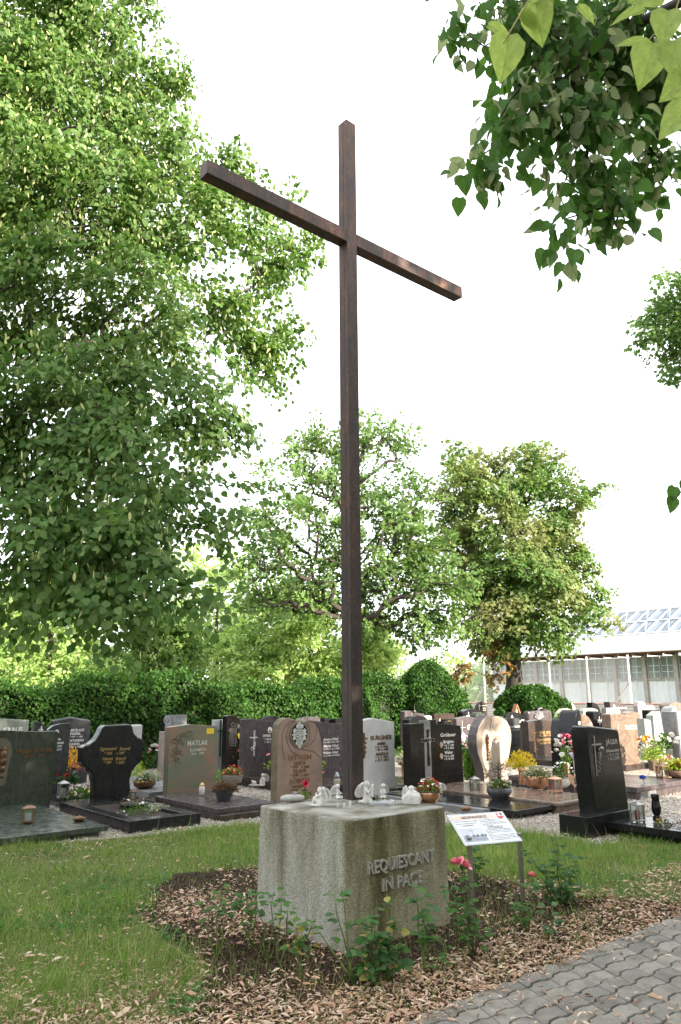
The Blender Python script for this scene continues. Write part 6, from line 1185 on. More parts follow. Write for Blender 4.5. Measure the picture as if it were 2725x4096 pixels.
# local -x must point where the figure looks
angel('largest white angel sitting with hands under its chin on the left of the block', onb(1268, 3225), .150, R(-18), 'knees')
angel('white cherub sitting cross legged close to the left side of the post', onb(1337, 3196), .118, R(155), 'sit')
angel('white angel kneeling with a small tablet just right of the post', onb(1448, 3215), .165, R(170), 'kneel', tablet=True)
angel('white child angel with open wings behind the silver wire heart', onb(1518, 3196), .118, R(75), 'sit')
angel('tiny angel bust, left one of the three in front of the post', onb(1336, 3229), .030, R(25), 'bust')
angel('tiny angel bust, middle one of the three in front of the post', onb(1362, 3230), .030, R(60), 'bust')
angel('tiny angel bust, right one of the three in front of the post', onb(1386, 3227), .036, R(95), 'bust')
def tablet_angel():
    p = onb(1632, 3218); r = empty('angel_figurine', p, 'white angel leaning over a lettered heart stone near the bronze bowl', 'figurine', 'white angel figurines', R(82)); k = .11
    caps = [((0, -.45*k, .3*k), (0, .45*k, .3*k), .28*k, .28*k), ((0, -.4*k, .5*k), (0, .2*k, .55*k), .25*k, .22*k), ((.1*k, .2*k, .5*k), (.05*k, -.05*k, .95*k), .25*k, .18*k), ((0, .05*k, 1.0*k), (0, .06*k, 1.02*k), .17*k, .16*k), ((-.1*k, -.35*k, .75*k), (0, .1*k, .85*k), .09*k, .09*k)]
    sculpt('body', caps, M_PLASTER, r, .0045); MB().prism([(-.6*k, .0), (.6*k, .0), (.62*k, .45*k), (.3*k, .62*k), (0, .5*k), (-.35*k, .66*k), (-.64*k, .4*k)], -.36*k, -.26*k, Matrix.Rotation(-math.pi/2, 4, 'Z') @ Matrix.Identity(4)).build('heart_stone', M_PLASTER, r, .004)
    mb = MB()
    for q_, t in enumerate(('In', 'stiller', 'Trauer')): 
        V, Fs = text_mesh(t, 1.0); kk = .011/CAP; xs = V[:, 0]-V[:, 0].mean(); mb.add([(-.362*k-(.0012 if z_ > 0 else 0), -x_*kk, (.42-.15*q_)*k+y_*kk) for x_, y_, z_ in zip(xs, V[:, 1], V[:, 2])], Fs)
    mb.build('inscription', mat('grey_letters', (.4, .4, .4)), r)
    for s_ in (-1, 1): wing(r, (.08*k, .15*k+s_*.1*k, .6*k), (0, s_*.15, 1), (1, s_*.9, 0), k*.95, M_PLASTER)
tablet_angel()
p = onb(1155, 3204); r = empty('stone_candle_holder', p, 'smooth grey stone candle holder on the left corner of the block', 'candle holder', rz=R(20))
MB().lathe([(.012, 0), (.075, .006), (.088, .022), (.082, .040), (.060, .050), (.035, .052), (.030, .046), (.004, .045)], 20, sx=1.15, sy=.72).build('stone', M_STONEGR, r, sm=True)
mb = MB(); 
for k in range(9): a_ = k*.7; mb.ball((.02+.018*math.cos(a_)*(k/9+.3), .018*math.sin(a_)*(k/9+.3), .058+.006*(k % 3)), .009, 6, 4, 1, 1, .5)
mb.build('silver_rose', M_PEWTER, r, sm=True)
# silver wire heart
p = onb(1520, 3222); r = empty('wire_heart', p, 'silver wire heart lying on the block before the post', 'ornament', rz=R(28)); rg = np.random.default_rng(2); mb = MB(); hp = [(.0072*16*math.sin(t)**3*.95, .0052*(13*math.cos(t)-5*math.cos(2*t)-2*math.cos(3*t)-math.cos(4*t)), 0) for t in np.linspace(0, 2*math.pi, 40)]
for z_ in (.004, .022): mb.tube([(a_*.95, b_*.95, z_) for a_, b_, _ in hp], .0022, 4)
for k in range(420):
    t = rg.integers(0, 39); s_ = rg.random()**.6; a_, b_ = hp[t][0]*s_, hp[t][1]*s_; q_ = np.array([a_, b_, rg.uniform(.004, .024)]); d_ = rg.normal(size=3)*[.018, .018, .006]; mb.tube([q_-d_, q_+d_], .0009, 3, cap=False)
tag(mb.build('wire', mat('silver_wire', (.62, .62, .64), .4, .5), r), kind='stuff')
p = onb(1478, 3208); r = empty('dark_bauble_sprig', p, 'dark glossy bauble with leaves tucked against the kneeling angel', 'ornament'); MB().ball((0, 0, .026), .019, 12, 8).build('bauble', mat('plum_glass', (.06, .03, .05), .12, .3), r, sm=True)
rg = np.random.default_rng(3); P_ = rg.normal(size=(26, 3))*[.04, .02, .008]+[.04, -.01, .015]; P_[:, 2] = np.abs(P_[:, 2]); X, Yv, Z = frames(rg.normal(size=(26, 3)), np.array([0, 0, 1.])+rg.normal(size=(26, 3))*.4); tag(link('leaves', scatter('leaves', LEAF_T, LEAF_F, P_, X, Yv, Z, rg.uniform(.016, .03, 26)), L_DARK, r), kind='stuff')

# ---- plants
def clump(parent, c, rx, ry, rz_, n, size, lm, name='foliage', T=LEAF_T, up=.5, seed=0):
    rg = np.random.default_rng(seed+n); v_ = norm(rg.normal(size=(n, 3))); v_[:, 2] = np.abs(v_[:, 2])*1.0-.08; P = np.array(c)+v_*(rg.random(n)**.4)[:, None]*np.array([rx, ry, rz_])
    d = norm(v_*.7+rg.normal(size=(n, 3))*.5+[0, 0, up*.5]); X, Yv, Z = frames(d, norm(rg.normal(size=(n, 3))*.6+[0, 0, 1.])); o = link(name, scatter(name, T, LEAF_F, P, X, Yv, Z, size*rg.uniform(.6, 1.2, n)), lm, parent); return tag(o, kind='stuff')
def bloom_mesh(kind='rose'):
    mb = MB()
    if kind == 'rose':
        for ring, (k, r_, z_, tl, w_) in enumerate(((6, .95, .0, .45, .62), (5, .68, .15, .85, .5), (4, .42, .28, 1.2, .4), (3, .22, .36, 1.45, .28))):
            for i in range(k):
                a_ = 2*math.pi*i/k+ring*.5; ca, sa = math.cos(a_), math.sin(a_); ct, st_ = math.cos(tl), math.sin(tl)
                def pt(u, v): x_ = .06+v*r_*ct; return (ca*x_-sa*u*w_, sa*x_+ca*u*w_, z_*.6+v*.62*st_+.10*u*u)
                mb.add([pt(-.35, 0), pt(.35, 0), pt(.85, .6), pt(.45, 1.05), pt(-.45, 1.05), pt(-.85, .6), pt(0, .6)], [(0, 1, 2, 6), (6, 2, 3, 4), (0, 6, 4, 5)])
    elif kind == 'daisy':
        for i in range(8):
            a_ = i*math.pi/4; ca, sa = math.cos(a_), math.sin(a_); mb.add([(ca*.1-sa*.12, sa*.1+ca*.12, .1), (ca*.1+sa*.12, sa*.1-ca*.12, .1), (ca*.9+sa*.28, sa*.9-ca*.28, .25), (ca*1.05, sa*1.05, .2), (ca*.9-sa*.28, sa*.9+ca*.28, .25)], [(0, 1, 2, 3, 4)])
        mb.ball((0, 0, .12), .2, 6, 4)
    else:
        for k in range(16): a_ = k*2.4; r_ = .6*math.sqrt(k/16); mb.ball((r_*math.cos(a_), r_*math.sin(a_), .35*(1-r_)), .3, 5, 4)
    return mb.mesh('blossom')
BLM = {k: bloom_mesh(k) for k in ('rose', 'daisy', 'puff')}
BLC = {}
def blossom(parent, p, s, m_, kind='rose', seed=0, name='blossom'):
    key = (kind, m_.name)
    if key not in BLC: me_ = BLM[kind].copy(); me_.materials.append(m_); BLC[key] = me_
    o = bpy.data.objects.new(name, BLC[key]); COL.objects.link(o); o.parent = parent; o.location = tuple(p); o.scale = (s,)*3; r_ = random.Random(seed); o.rotation_euler = (r_.uniform(.1, .9), r_.uniform(-.6, .6), r_.uniform(0, 6)); return o
def blossoms(parent, c, rx, rz_, n, s, ms, kind='daisy', seed=0):
    rg = random.Random(seed)
    for i in range(n):
        a_ = rg.uniform(0, 6.28); e_ = rg.uniform(.05, 1.35); blossom(parent, (c[0]+rx*math.cos(a_)*math.cos(e_), c[1]+rx*math.sin(a_)*math.cos(e_), c[2]+rz_*math.sin(e_)), s*rg.uniform(.75, 1.2), ms[i % len(ms)], kind, i)
def pot(parent, prof, m_, name='pot', n=24, soil=True, seam=False):
    o = MB().lathe(prof, n).build(name, m_, parent, sm=True); r_, z_ = max(prof, key=lambda a: a[1])
    if soil: MB().lathe([(r_*.5, z_-.02), (r_*.93, z_-.012), (r_*.1, z_-.008)], 14).build('soil', M_SOIL, parent)
    if seam: r2 = max(a[0] for a in prof); MB().box(-.004, .004, -r2-.0015, -r2*.97, prof[3][1], z_-.005).build('seam', M_DARKMET, parent)
    return o
def rimprof(r, h, foot=.55, bulge=1.0, lip=1.0): return [(r*foot, 0), (r*foot, h*.10), (r*.80*bulge, h*.18), (r*.97*bulge, h*.40), (r, h*.75), (r*lip, h), (r*lip*.94, h), (r*.9, h*.9)]
def vesselthing(name, label, p, cat='plant pot', group=None, rz=0): return empty(name, p, label, cat, group, rz)
def size_at(px0, px1, p):
    d = p[1]*math.cos(TH)+(p[2]-EYE)*math.sin(TH); return abs(px1-px0)*d/F
def lantern(label, p, w_, h_, m_, candle=M_WAX, hood=True, rz=.5):
    r = empty('grave_lantern', p, label, 'lantern', 'lanterns on the graves', rz); a_ = w_/2; zb, zt = h_*.14, h_*.78
    MB().box(-a_, a_, -a_, a_, h_*.06, zb).build('base', m_, r, w_*.03, 1); e_ = w_*.075
    for sx_ in (-1, 1):
        for sy_ in (-1, 1):
            MB().box(*(sorted((sx_*a_*.95, sx_*(a_*.95-e_*1.6)))), *(sorted((sy_*a_*.95, sy_*(a_*.95-e_*1.6)))), zb, zt).build('corner_post', m_, r)
            MB().box(*(sorted((sx_*a_*.9, sx_*a_*.6))), *(sorted((sy_*a_*.9, sy_*a_*.6))), 0, h_*.06).build('foot', m_, r)
    for k in range(4):
        M_ = Matrix.Rotation(k*math.pi/2, 4, 'Z'); MB().box(-a_*.75, a_*.75, -a_*.86, -a_*.84, zb, zt, M_).build('pane', GLASS, r)
    mb = MB(); mb.box(-a_*1.05, a_*1.05, -a_*1.05, a_*1.05, zt, zt+h_*.05)
    if hood: mb.add([(-a_, -a_, zt+h_*.05), (a_, -a_, zt+h_*.05), (a_, a_, zt+h_*.05), (-a_, a_, zt+h_*.05), (-a_*.3, -a_*.3, h_*.95), (a_*.3, -a_*.3, h_*.95), (a_*.3, a_*.3, h_*.95), (-a_*.3, a_*.3, h_*.95)], [(4, 5, 6, 7), (0, 1, 5, 4), (1, 2, 6, 5), (2, 3, 7, 6), (3, 0, 4, 7)])
    mb.build('lid', m_, r)
    if hood: mb = MB(); mb.tube([(-a_*.3, 0, h_*.95), (0, 0, h_), (a_*.3, 0, h_*.95)], w_*.03, 5); mb.build('handle', m_, r)
    MB().lathe([(a_*.42, zb), (a_*.45, zb+h_*.05), (a_*.45, zb+h_*.38), (a_*.2, zb+h_*.44), (.001, zb+h_*.44)], 12).build('candle', candle, r, sm=True); return r
def atz(px, py, z): return W(px, py, z)
# bronze bowl of begonias on the block
p = onb(1702, 3214); rr_ = size_at(1657, 1745, p)/2; r = vesselthing('flower_bowl', 'hammered copper bowl of red and white begonias on the right corner of the block', p, 'flower pot')
pot(r, rimprof(rr_, .082, .72, 1, 1.0), M_COPPER, 'bowl'); MB().lathe([(rr_*1.0, .076), (rr_*1.05, .080), (rr_*1.05, .086), (rr_*.98, .086)], 24).build('rim', M_GREYPOT, r, sm=True)
clump(r, (0, 0, .075), rr_*1.05, rr_*1.05, .085, 420, .022, leafmat('begonia_leaves', [(.09, .2, .03), (.2, .32, .06), (.22, .06, .03), (.28, .09, .04)], .35)); blossoms(r, (0, 0, .08), rr_*1.08, .10, 46, .0085, [P_RED, P_WHITE, P_RED, P_WHITE, P_WHITE], 'daisy', 3)
angel('small white fairy with spread wings resting on the black ledger behind the copper bowl', atz(1748, 3180, .115), .17, R(-60), 'sit')
p = onb(1207, 3190)+np.array([-.02, .33, -.75]); 
r = empty('red_rose_stem', (p[0], p[1], 0), 'single dark red rose standing beside the largest angel', 'flower'); MB().tube([(0, 0, 0), (.01, 0, .5), (0, 0, .86)], .004, 5).build('stem', L_DARK, r); blossom(r, (0, 0, .87), .035, pm('crimson', (.52, .01, .04)), 'rose', 2); clump(r, (0, 0, .70), .07, .07, .12, 30, .035, L_GREEN)

# ---- lanterns and candles
lantern('bronze lantern with pale candle on the green ledger at the left', atz(95, 3276, .115), size_at(70, 122, atz(95, 3276, .115))*.95, .215, M_BRONZE, rz=.35)
lantern('silver white lantern with thick white candle among the pansies', atz(236, 3180, .10), .15, .27, M_PEWTER, rz=.6)
lantern('small brown lantern with cross finial at the foot of the black cross stone', atz(515, 3190, .12), .10, .15, M_BRONZE, rz=.2)
lantern('black lantern with red candle left of the engraved shepherd stone', atz(858, 3062, .1), .14, .24, M_DARKMET, M_RED, rz=.4)
lantern('silver lantern with white candle on the polished black ledger', atz(1886, 3176, .115), .13, .24, M_PEWTER, rz=.3)
lantern('copper lantern with red candle on the sunny tan ledger', atz(2208, 3182, .15), .155, .24, M_COPPER, M_RED, rz=.5)
lantern('pewter lantern with bright red candle on the black ledger at the right', atz(2536, 3305, .15), .125, .235, M_PEWTER, M_RED, rz=.55)
lantern('bronze lantern with four panes on the stepped purple ledger at the far right', atz(2637, 3130, .19), .15, .235, M_BRONZE, rz=.5)
lantern('small glass lantern between the golden bouquet and the black cross stone', atz(281, 3098, .15), .13, .24, M_GREYPOT, rz=.2)
def gravecandle(label, p, r_, h_, glassm, lidm, shape=0):
    r = empty('grave_candle', p, label, 'candle'); MB().lathe([(r_*.6, 0), (r_*.7, h_*.08), (r_*(1.0 if shape else .8), h_*.35), (r_*1.0, h_*.62), (r_*.75, h_*.74), (r_*.5, h_*.74)], 14).build('jar', glassm, r, sm=True)
    MB().lathe([(r_*.85, h_*.72), (r_*.85, h_*.82), (r_*.6, h_*.88), (r_*.4, h_*.98), (.001, h_)], 14).build('lid', lidm, r, sm=True)
gravecandle('white porcelain grave candle with brass lid on the purple ledger', atz(792, 3173, .145), .045, .18, M_PLASTER, M_GOLDB, 1)
gravecandle('tall grave candle with silver cap behind the block left of the post', atz(1333, 3178, .12), .055, .33, mat('smoky_plastic', (.34, .29, .24), .3), mat('silver_cap', (.25, .27, .3), .3, .8))

# ---- bowls
for (px, py, z_, lab) in ((300, 3272, .115, 'small bronze bowl on the green ledger at the left'), (1847, 3252, .10, 'small bronze bowl lying on the grey ledger behind the information board')):
    p = atz(px, py, z_); r = empty('bronze_bowl', p, lab, 'bowl', 'small bronze bowls'); MB().lathe([(.035, 0), (.05, .008), (.068, .03), (.075, .045), (.06, .045), (.05, .035)], 16, sx=1.15).build('dish', M_BRONZE, r, sm=True); MB().lathe([(.06, .044), (.045, .055), (.018, .06), (.006, .07)], 10, sx=1.1).build('lid', M_BRONZE, r, sm=True)

# ---- pots and bouquets
def potplant(label, p, r_, h_, potm, seed, lm, cl, bl=None, kind='pot', name='planter', cat='plant pot', seam=False, T=LEAF_T, lsize=.03, dens=260, prof=None, bs=.02, bk='daisy', n=24):
    r = vesselthing(name, label, p, cat); pot(r, prof or rimprof(r_, h_), potm, 'pot', n, seam=seam)
    for i, (cx, cy, cz, rx, rz_) in enumerate(cl): clump(r, (cx, cy, cz), rx, rx, rz_, dens, lsize, lm if not isinstance(lm, list) else lm[i % len(lm)], seed=seed+i, T=T)
    if bl: blossoms(r, (0, 0, cl[0][2]), cl[0][3], cl[0][4], bl[0], bs, bl[1], bk, seed)
    return r
potplant('bronze bowl of white flowers, heather and yellow greenery behind the black cross stone', atz(563, 3143, .12), .18, .13, M_BRONZE, 1, [L_GREEN, L_LIME, L_PALE], [(.05, 0, .12, .20, .12), (-.12, .02, .2, .12, .26), (.14, 0, .14, .14, .16)], (7, [P_YEL, P_LILAC]), dens=230)
r = vesselthing('flower_bunch', 'white lilies leaning behind the bronze bowl of greenery', atz(600, 3060, .12), 'flowers'); MB().tube([(0, 0, 0), (.02, 0, .3)], .006, 5).build('stem', L_GREEN, r); clump(r, (0, 0, .05), .1, .1, .3, 60, .05, L_GREEN, T=NARROW_T); blossoms(r, (0, 0, .3), .11, .16, 14, .04, [P_WHITE, P_WHITE, P_PINK], 'rose', 5)
r = vesselthing('flower_bunch', 'golden and amber dried bouquet between the green stone and black cross stone', atz(248, 3130, .12), 'flowers'); MB().lathe([(.04, 0), (.035, .1), (.05, .28), (.06, .3)], 12).build('vase', M_BLACKPL, r, sm=True); clump(r, (0, 0, .30), .27, .2, .36, 420, .055, L_GOLDEN, T=NARROW_T, up=1); blossoms(r, (0, 0, .3), .24, .30, 50, .014, [P_ORANGE, P_YEL], 'puff', 2); clump(r, (.18, 0, .25), .12, .1, .2, 90, .05, leafmat('berry_red', [(.30, .04, .05), (.4, .1, .1)], .2), 'berries', NARROW_T)
r = vesselthing('flower_bunch', 'red roses with dark leaves below the golden bouquet', atz(240, 3150, .10), 'flowers'); MB().lathe([(.06, 0), (.08, .12), (.07, .14)], 12).build('pot', M_BLACKPL, r, sm=True); clump(r, (.05, 0, .12), .2, .14, .16, 110, .065, L_DARK); blossoms(r, (-.02, 0, .14), .17, .12, 8, .034, [P_RED], 'rose', 4)
r = vesselthing('pansy_bed', 'white, purple and orange pansies left of the black cross stone', atz(310, 3185, .05), 'flowers'); clump(r, (0, 0, .02), .30, .3, .16, 420, .04, L_GREEN); blossoms(r, (0, 0, .04), .27, .17, 34, .026, [P_WHITE, P_WHITE, P_PURPLE, P_YEL, P_WHITE, P_ORANGE], 'daisy', 6)
slab(STONES['notch'], 'ledger', *(lambda u: (u-.4, u+.75))(uv(atz(300, 3200, 0))[0]), uv(atz(300, 3205, 0))[1]-.35, 13.0, -.03, .08, G_BLACKV)
slab(STONES['whitesmall'], 'ledger', *(lambda u: (u-.55, u+.42))(uv(atz(560, 3150, 0))[0]), uv(atz(560, 3190, 0))[1]-.1, 13.3, -.03, .12, G_GREY)
potplant('heather grave planting with small yellow pansies inside the black kerb', atz(535, 3240, .10)-np.array([0, 0, .03]), .05, .03, M_SOIL, 8, [L_GREEN, L_PALE], [(0, 0, .02, .27, .12), (.2, .25, .02, .2, .10)], (16, [P_YEL, P_WHITE]), dens=330, lsize=.022, bs=.012)
potplant('shallow black planter of withered grass at the foot of the black cross stone', atz(520, 3218, .10), .20, .06, M_BLACKPL, 9, [L_DRY, L_GREEN], [(0, 0, .06, .19, .09)], (6, [P_WHITE]), lsize=.03, T=NARROW_T)
angel('tiny grey angel in the heather planting of the black kerb', atz(592, 3237, .10), .085, R(60), 'sit', wings=True)
HEX = [(.085, 0), (.10, .02), (.145, .15), (.15, .16), (.135, .16), (.125, .145)]
p = atz(880, 3196, .145); potplant('anthracite hexagonal pot of dried stalks on the pink ledger', p, .15, .16, M_GREYPOT, 11, [L_DRY, L_DRY], [(0, 0, .15, .17, .11), (.02, 0, .13, .20, .08)], None, T=NARROW_T, lsize=.06, dens=320, prof=HEX, n=6)
r = empty('dry_twigs', p+np.array([-.05, -.12, 0]), 'dead thin twigs spilling beside the hexagonal pot', 'twigs'); rg = np.random.default_rng(8); mb = MB()
for k in range(22):
    q_ = np.array([rg.uniform(-.25, .25), rg.uniform(-.05, .1), .01]); d_ = np.array([rg.uniform(-.18, .18), rg.uniform(-.1, .1), rg.uniform(0, .09)]); mb.tube([q_, q_+d_*.6+[0, 0, .02], q_+d_], .0018, 3)
tag(mb.build('twigs', M_BARKD, r), kind='stuff')
p = atz(915, 3128, .1); r = vesselthing('flower_basket', 'woven grey basket full of red begonias behind the pink veined stone', p, 'flower pot'); pot(r, rimprof(.17, .15, .65), mat('woven_basket', (.20, .18, .15), .8, 0, .7, 55, 1.0, 60), 'basket')
mb = MB()
for j in range(5):
    for i in range(26): a_ = 2*math.pi*(i+.5*(j % 2))/26; rr2 = .172-.012*(4-j)*.5; mb.ball((rr2*math.cos(a_), rr2*math.sin(a_), .03+.026*j), .015, 5, 4, 1, 1, .7)
tag(mb.build('weave', mat('wicker', (.26, .235, .20), .8), r), kind='stuff'); clump(r, (0, 0, .15), .19, .17, .12, 240, .045, leafmat('begonia_leaves', [(.09, .2, .03)])); blossoms(r, (0, 0, .16), .18, .14, 42, .017, [P_RED, P_MAG, P_PINK, P_RED], 'daisy', 9)
r = vesselthing('fern_plant', 'light green ferny plant left of the woven basket', atz(850, 3125, .05), 'plant'); clump(r, (0, 0, .0), .16, .16, .27, 200, .075, leafmat('fern_green', [(.10, .22, .05), (.2, .34, .1)], .4), T=NARROW_T); 
r = vesselthing('flower_vase', 'silver vase with a yellow rose left of the praying hands stone', atz(944, 3095, .1), 'vase'); MB().lathe([(.04, 0), (.045, .1), (.05, .26), (.055, .28)], 12).build('vase', M_PEWTER, r, sm=True); clump(r, (0, 0, .25), .14, .12, .34, 90, .09, L_GREEN, T=NARROW_T, up=1); blossom(r, (.02, -.03, .70), .095, P_YEL, 'rose', 2); blossoms(r, (.02, -.03, .38), .05, .14, 5, .035, [P_PINK], 'rose', 2)
angel('crouching white angel with big feathered wings before the praying hands stone', atz(1038, 3137, .17), .20, R(70), 'knees')
r = empty('dove_stone', atz(1002, 3142, .17), 'small grey stone with a white dove before the praying hands stone', 'ornament'); MB().lathe([(.01, 0), (.07, .01), (.075, .03), (.03, .045), (.002, .047)], 14, sx=1.2).build('stone', M_STONEGR, r, sm=True); mb = MB(); mb.ball((0, 0, .065), .026, 8, 6, 1.5); mb.ball((-.03, 0, .088), .014, 6, 5); mb.build('dove', M_PLASTER, r, sm=True)
r = empty('pink_rose_stem', (*atz(1058, 3125, .17)[:2], .17), 'pale pink rosebud just left of the rose granite stone', 'flower'); MB().tube([(0, 0, 0), (.01, 0, .3), (0, 0, .43)], .004, 5).build('stem', L_DARK, r); blossom(r, (0, 0, .44), .035, P_PINK, 'rose', 1); clump(r, (0, 0, .2), .07, .05, .16, 14, .05, L_LIME)
r = empty('pink_rose_stem', (*atz(1276, 3130, .12)[:2], .12), 'pale pink rosebud just right of the rose granite stone', 'flower'); MB().tube([(0, 0, 0), (.01, 0, .25), (0, 0, .33)], .004, 5).build('stem', L_DARK, r); blossom(r, (0, 0, .16), .035, P_PINK, 'rose', 1); clump(r, (0, 0, .22), .06, .05, .16, 14, .05, L_LIME)
# behind: bowl with peony + copper vase
slab(STONES['groebner'], 'neighbour_ledger', 9.45, 10.5, 9.45, 11.8, -.03, .10, G_BROWN)
potplant('round black bowl of variegated leaves with a magenta peony behind the white granite stone', atz(1605, 3066, .1), .165, .16, M_BLACKPL, 13, [L_PALE, L_GREEN], [(0, 0, .16, .20, .16), (-.1, 0, .2, .14, .22)], (3, [P_MAG]), bs=.05, bk='rose', prof=[(.09, 0), (.13, .03), (.165, .08), (.15, .12), (.165, .15), (.155, .16), (.14, .15)])
r = empty('copper_vase', atz(1602, 3115, .1), 'tall shiny copper vase standing on the brown ledger behind the white granite stone', 'vase'); MB().lathe([(.045, 0), (.045, .02), (.04, .05), (.044, .26), (.055, .28), (.04, .28)], 16).build('vase', M_COPPER, r, sm=True); clump(r, (0, 0, .28), .1, .1, .14, 70, .05, L_PALE)
r = vesselthing('flower_bunch', 'pink hydrangea bunch peeping out between heart cross stone and leaf shaped stone', atz(1856, 3060, .1), 'flowers'); clump(r, (0, 0, .05), .18, .12, .45, 150, .07, L_DARK); blossoms(r, (0, 0, .35), .16, .24, 16, .032, [P_LILAC, P_PINK], 'puff', 8)
# groebner ledger pot with small dead shrub
p = atz(1983, 3203, .115); rr_ = size_at(1934, 2033, p)/2; r = vesselthing('planter', 'round anthracite bowl of fuchsias with a leafless shrub on the black ledger', p, 'plant pot'); pot(r, [(rr_*.62, 0), (rr_*.60, .015), (rr_*.85, .05), (rr_, .09), (rr_*.98, .155), (rr_*.92, .155), (rr_*.9, .14)], M_GREYPOT, seam=True)
clump(r, (0, 0, .15), rr_*1.05, rr_, .13, 330, .032, L_GREEN); blossoms(r, (0, 0, .14), rr_*1.1, .12, 22, .013, [P_PINK, P_WHITE, P_PINK], 'daisy', 3); mb = MB(); rg = np.random.default_rng(5); mb.tube([(0, 0, .14), (.004, 0, .32), (-.004, 0, .46)], [.008, .007, .004], 6)
for k in range(46):
    a_ = rg.random()*6.28; z_ = rg.uniform(.34, .50); q_ = np.array([0, 0, z_-.06]); e_ = q_+np.array([math.cos(a_)*rg.uniform(.06, .2), math.sin(a_)*.12, rg.uniform(-.02, .13)]); mid = (q_+e_)/2+rg.normal(size=3)*.02; mb.tube([q_, mid, e_], .0024, 3)
    for _ in range(3): f_ = e_+rg.normal(size=3)*.04; mb.tube([mid+(e_-mid)*rg.random(), f_], .0015, 3)
tag(mb.build('bare_shrub', M_BARKD, r), kind='stuff'); clump(r, (0, 0, .40), .19, .12, .13, 260, .012, leafmat('tiny_grey_leaves', [(.12, .13, .10), (.2, .19, .15)], .1), 'sparse_leaves')
# faehnrich ledger
p = atz(2075, 3148, .15); r = empty('copper_vase', p, 'wavy copper vase of yellow goldenrod beside the leaf shaped stone', 'vase'); MB().lathe([(.055, 0), (.052, .03), (.062, .1), (.048, .16), (.054, .22), (.066, .26), (.05, .26)], 16).build('vase', M_COPPER, r, sm=True); clump(r, (0, 0, .26), .26, .2, .30, 800, .05, L_YEL, T=NARROW_T, up=.8); clump(r, (0, 0, .26), .14, .1, .1, 70, .05, L_LIME)
p = atz(2136, 3165, .15); rr_ = size_at(2090, 2183, p)/2; potplant('large hammered copper planter with white and green foliage in the sun', p, rr_, .20, M_COPPER, 14, [leafmat('variegated', [(.5, .5, .40), (.12, .2, .06), (.3, .34, .2), (.32, .15, .10)], .3), L_GREEN], [(0, 0, .19, .24, .15), (0, 0, .17, .2, .10)], (16, [P_WHITE]), dens=480, lsize=.032, seam=True, bs=.012)
p = atz(2240, 3160, .15); potplant('white pot of lavender and white blossoms behind the copper lantern', p, .11, .13, M_PLASTER, 15, [L_GREEN, L_PALE], [(0, 0, .12, .19, .26)], (26, [P_LILAC, P_WHITE, P_WHITE]), dens=200, bs=.02)
p = atz(2257, 3130, .15); r = empty('copper_vase', p, 'slim copper vase holding tall pink and white orchids', 'vase'); MB().lathe([(.04, 0), (.045, .02), (.045, .25), (.055, .27), (.04, .27)], 14).build('vase', M_COPPER, r, sm=True); mb = MB()
for k in range(7): a_ = k*.9; mb.tube([(0, 0, .2), (.06*math.cos(a_), .04*math.sin(a_), .5), (.2*math.cos(a_), .1*math.sin(a_), .62+.05*(k % 3))], .005, 4)
mb.build('stems', L_GREEN, r); blossoms(r, (0, 0, .38), .24, .36, 40, .042, [P_WHITE, P_WHITE, P_PINK, P_WHITE, P_MAG], 'rose', 7); clump(r, (0, 0, .2), .15, .1, .3, 70, .09, L_GREEN, T=NARROW_T)
r = empty('copper_heart', atz(2286, 3195, .12), 'flat copper heart on a stake with an open outline half', 'ornament', rz=R(10)); k_ = .0058; hh = [(k_*16*math.sin(t)**3, .22+k_*1.1*(13*math.cos(t)-5*math.cos(2*t)-2*math.cos(3*t)-math.cos(4*t))) for t in np.linspace(0, 2*math.pi, 41)]
MB().prism(hh[20:], -.003, .003).build('heart_half', mat('copper_sheet', (.70, .42, .30), .45, .5), r); MB().tube([(a_, 0, b_) for a_, b_ in hh[:21]], .009, 5).build('heart_outline', mat('copper_sheet', (.7, .42, .3)), r); MB().tube([(0, 0, -.1), (0, 0, .13)], .004, 5).build('stake', M_PEWTER, r)
r = empty('glass_flower', atz(2287, 3150, .12), 'pale lilac glass flower on a stake behind the copper heart', 'ornament'); MB().tube([(0, 0, -.1), (0, 0, .40)], .006, 5).build('stake', M_PEWTER, r); MB().lathe([(.008, .38), (.02, .42), (.07, .50), (.065, .50), (.015, .43)], 10).build('cup', P_LILAC, r, sm=True)
# right hand bouquets
PB = mat('brown_box_planter', (.10, .065, .045), .6, 0, .3, 10)
p = atz(2617, 3100, .19); r = vesselthing('planter', 'brown square planter with trailing yellow green foliage at the right', p, 'plant pot'); MB().box(-.12, .12, -.1, .1, 0, .22).build('box', PB, r, .008); clump(r, (-.04, 0, .2), .24, .15, .24, 560, .035, L_LIME); clump(r, (.05, 0, .3), .18, .15, .28, 260, .03, L_GREEN)
p = atz(2655, 3115, .19); r = vesselthing('planter', 'second brown box planter with pale creamy leaves right of the first', p, 'plant pot'); MB().box(-.13, .13, -.1, .1, 0, .20).build('box', PB, r, .008); clump(r, (0, 0, .19), .17, .12, .10, 240, .035, leafmat('cream_leaves', [(.5, .42, .2), (.35, .36, .12)], .3)); blossoms(r, (.06, 0, .2), .13, .1, 7, .03, [P_WHITE, P_PINK], 'rose', 3)
p = atz(2588, 3070, .19); r = vesselthing('flower_bunch', 'mixed bouquet of yellow lilies, plum pansies and a silver ribbon', p, 'flowers'); MB().lathe([(.05, 0), (.06, .2), (.07, .24)], 12).build('vase', M_PEWTER, r, sm=True); clump(r, (0, 0, .2), .2, .15, .28, 140, .06, L_PALE); blossoms(r, (-.05, 0, .30), .2, .22, 24, .042, [P_YEL, P_YEL, P_PURPLE, P_WHITE, P_MAG, P_ORANGE], 'rose', 11)
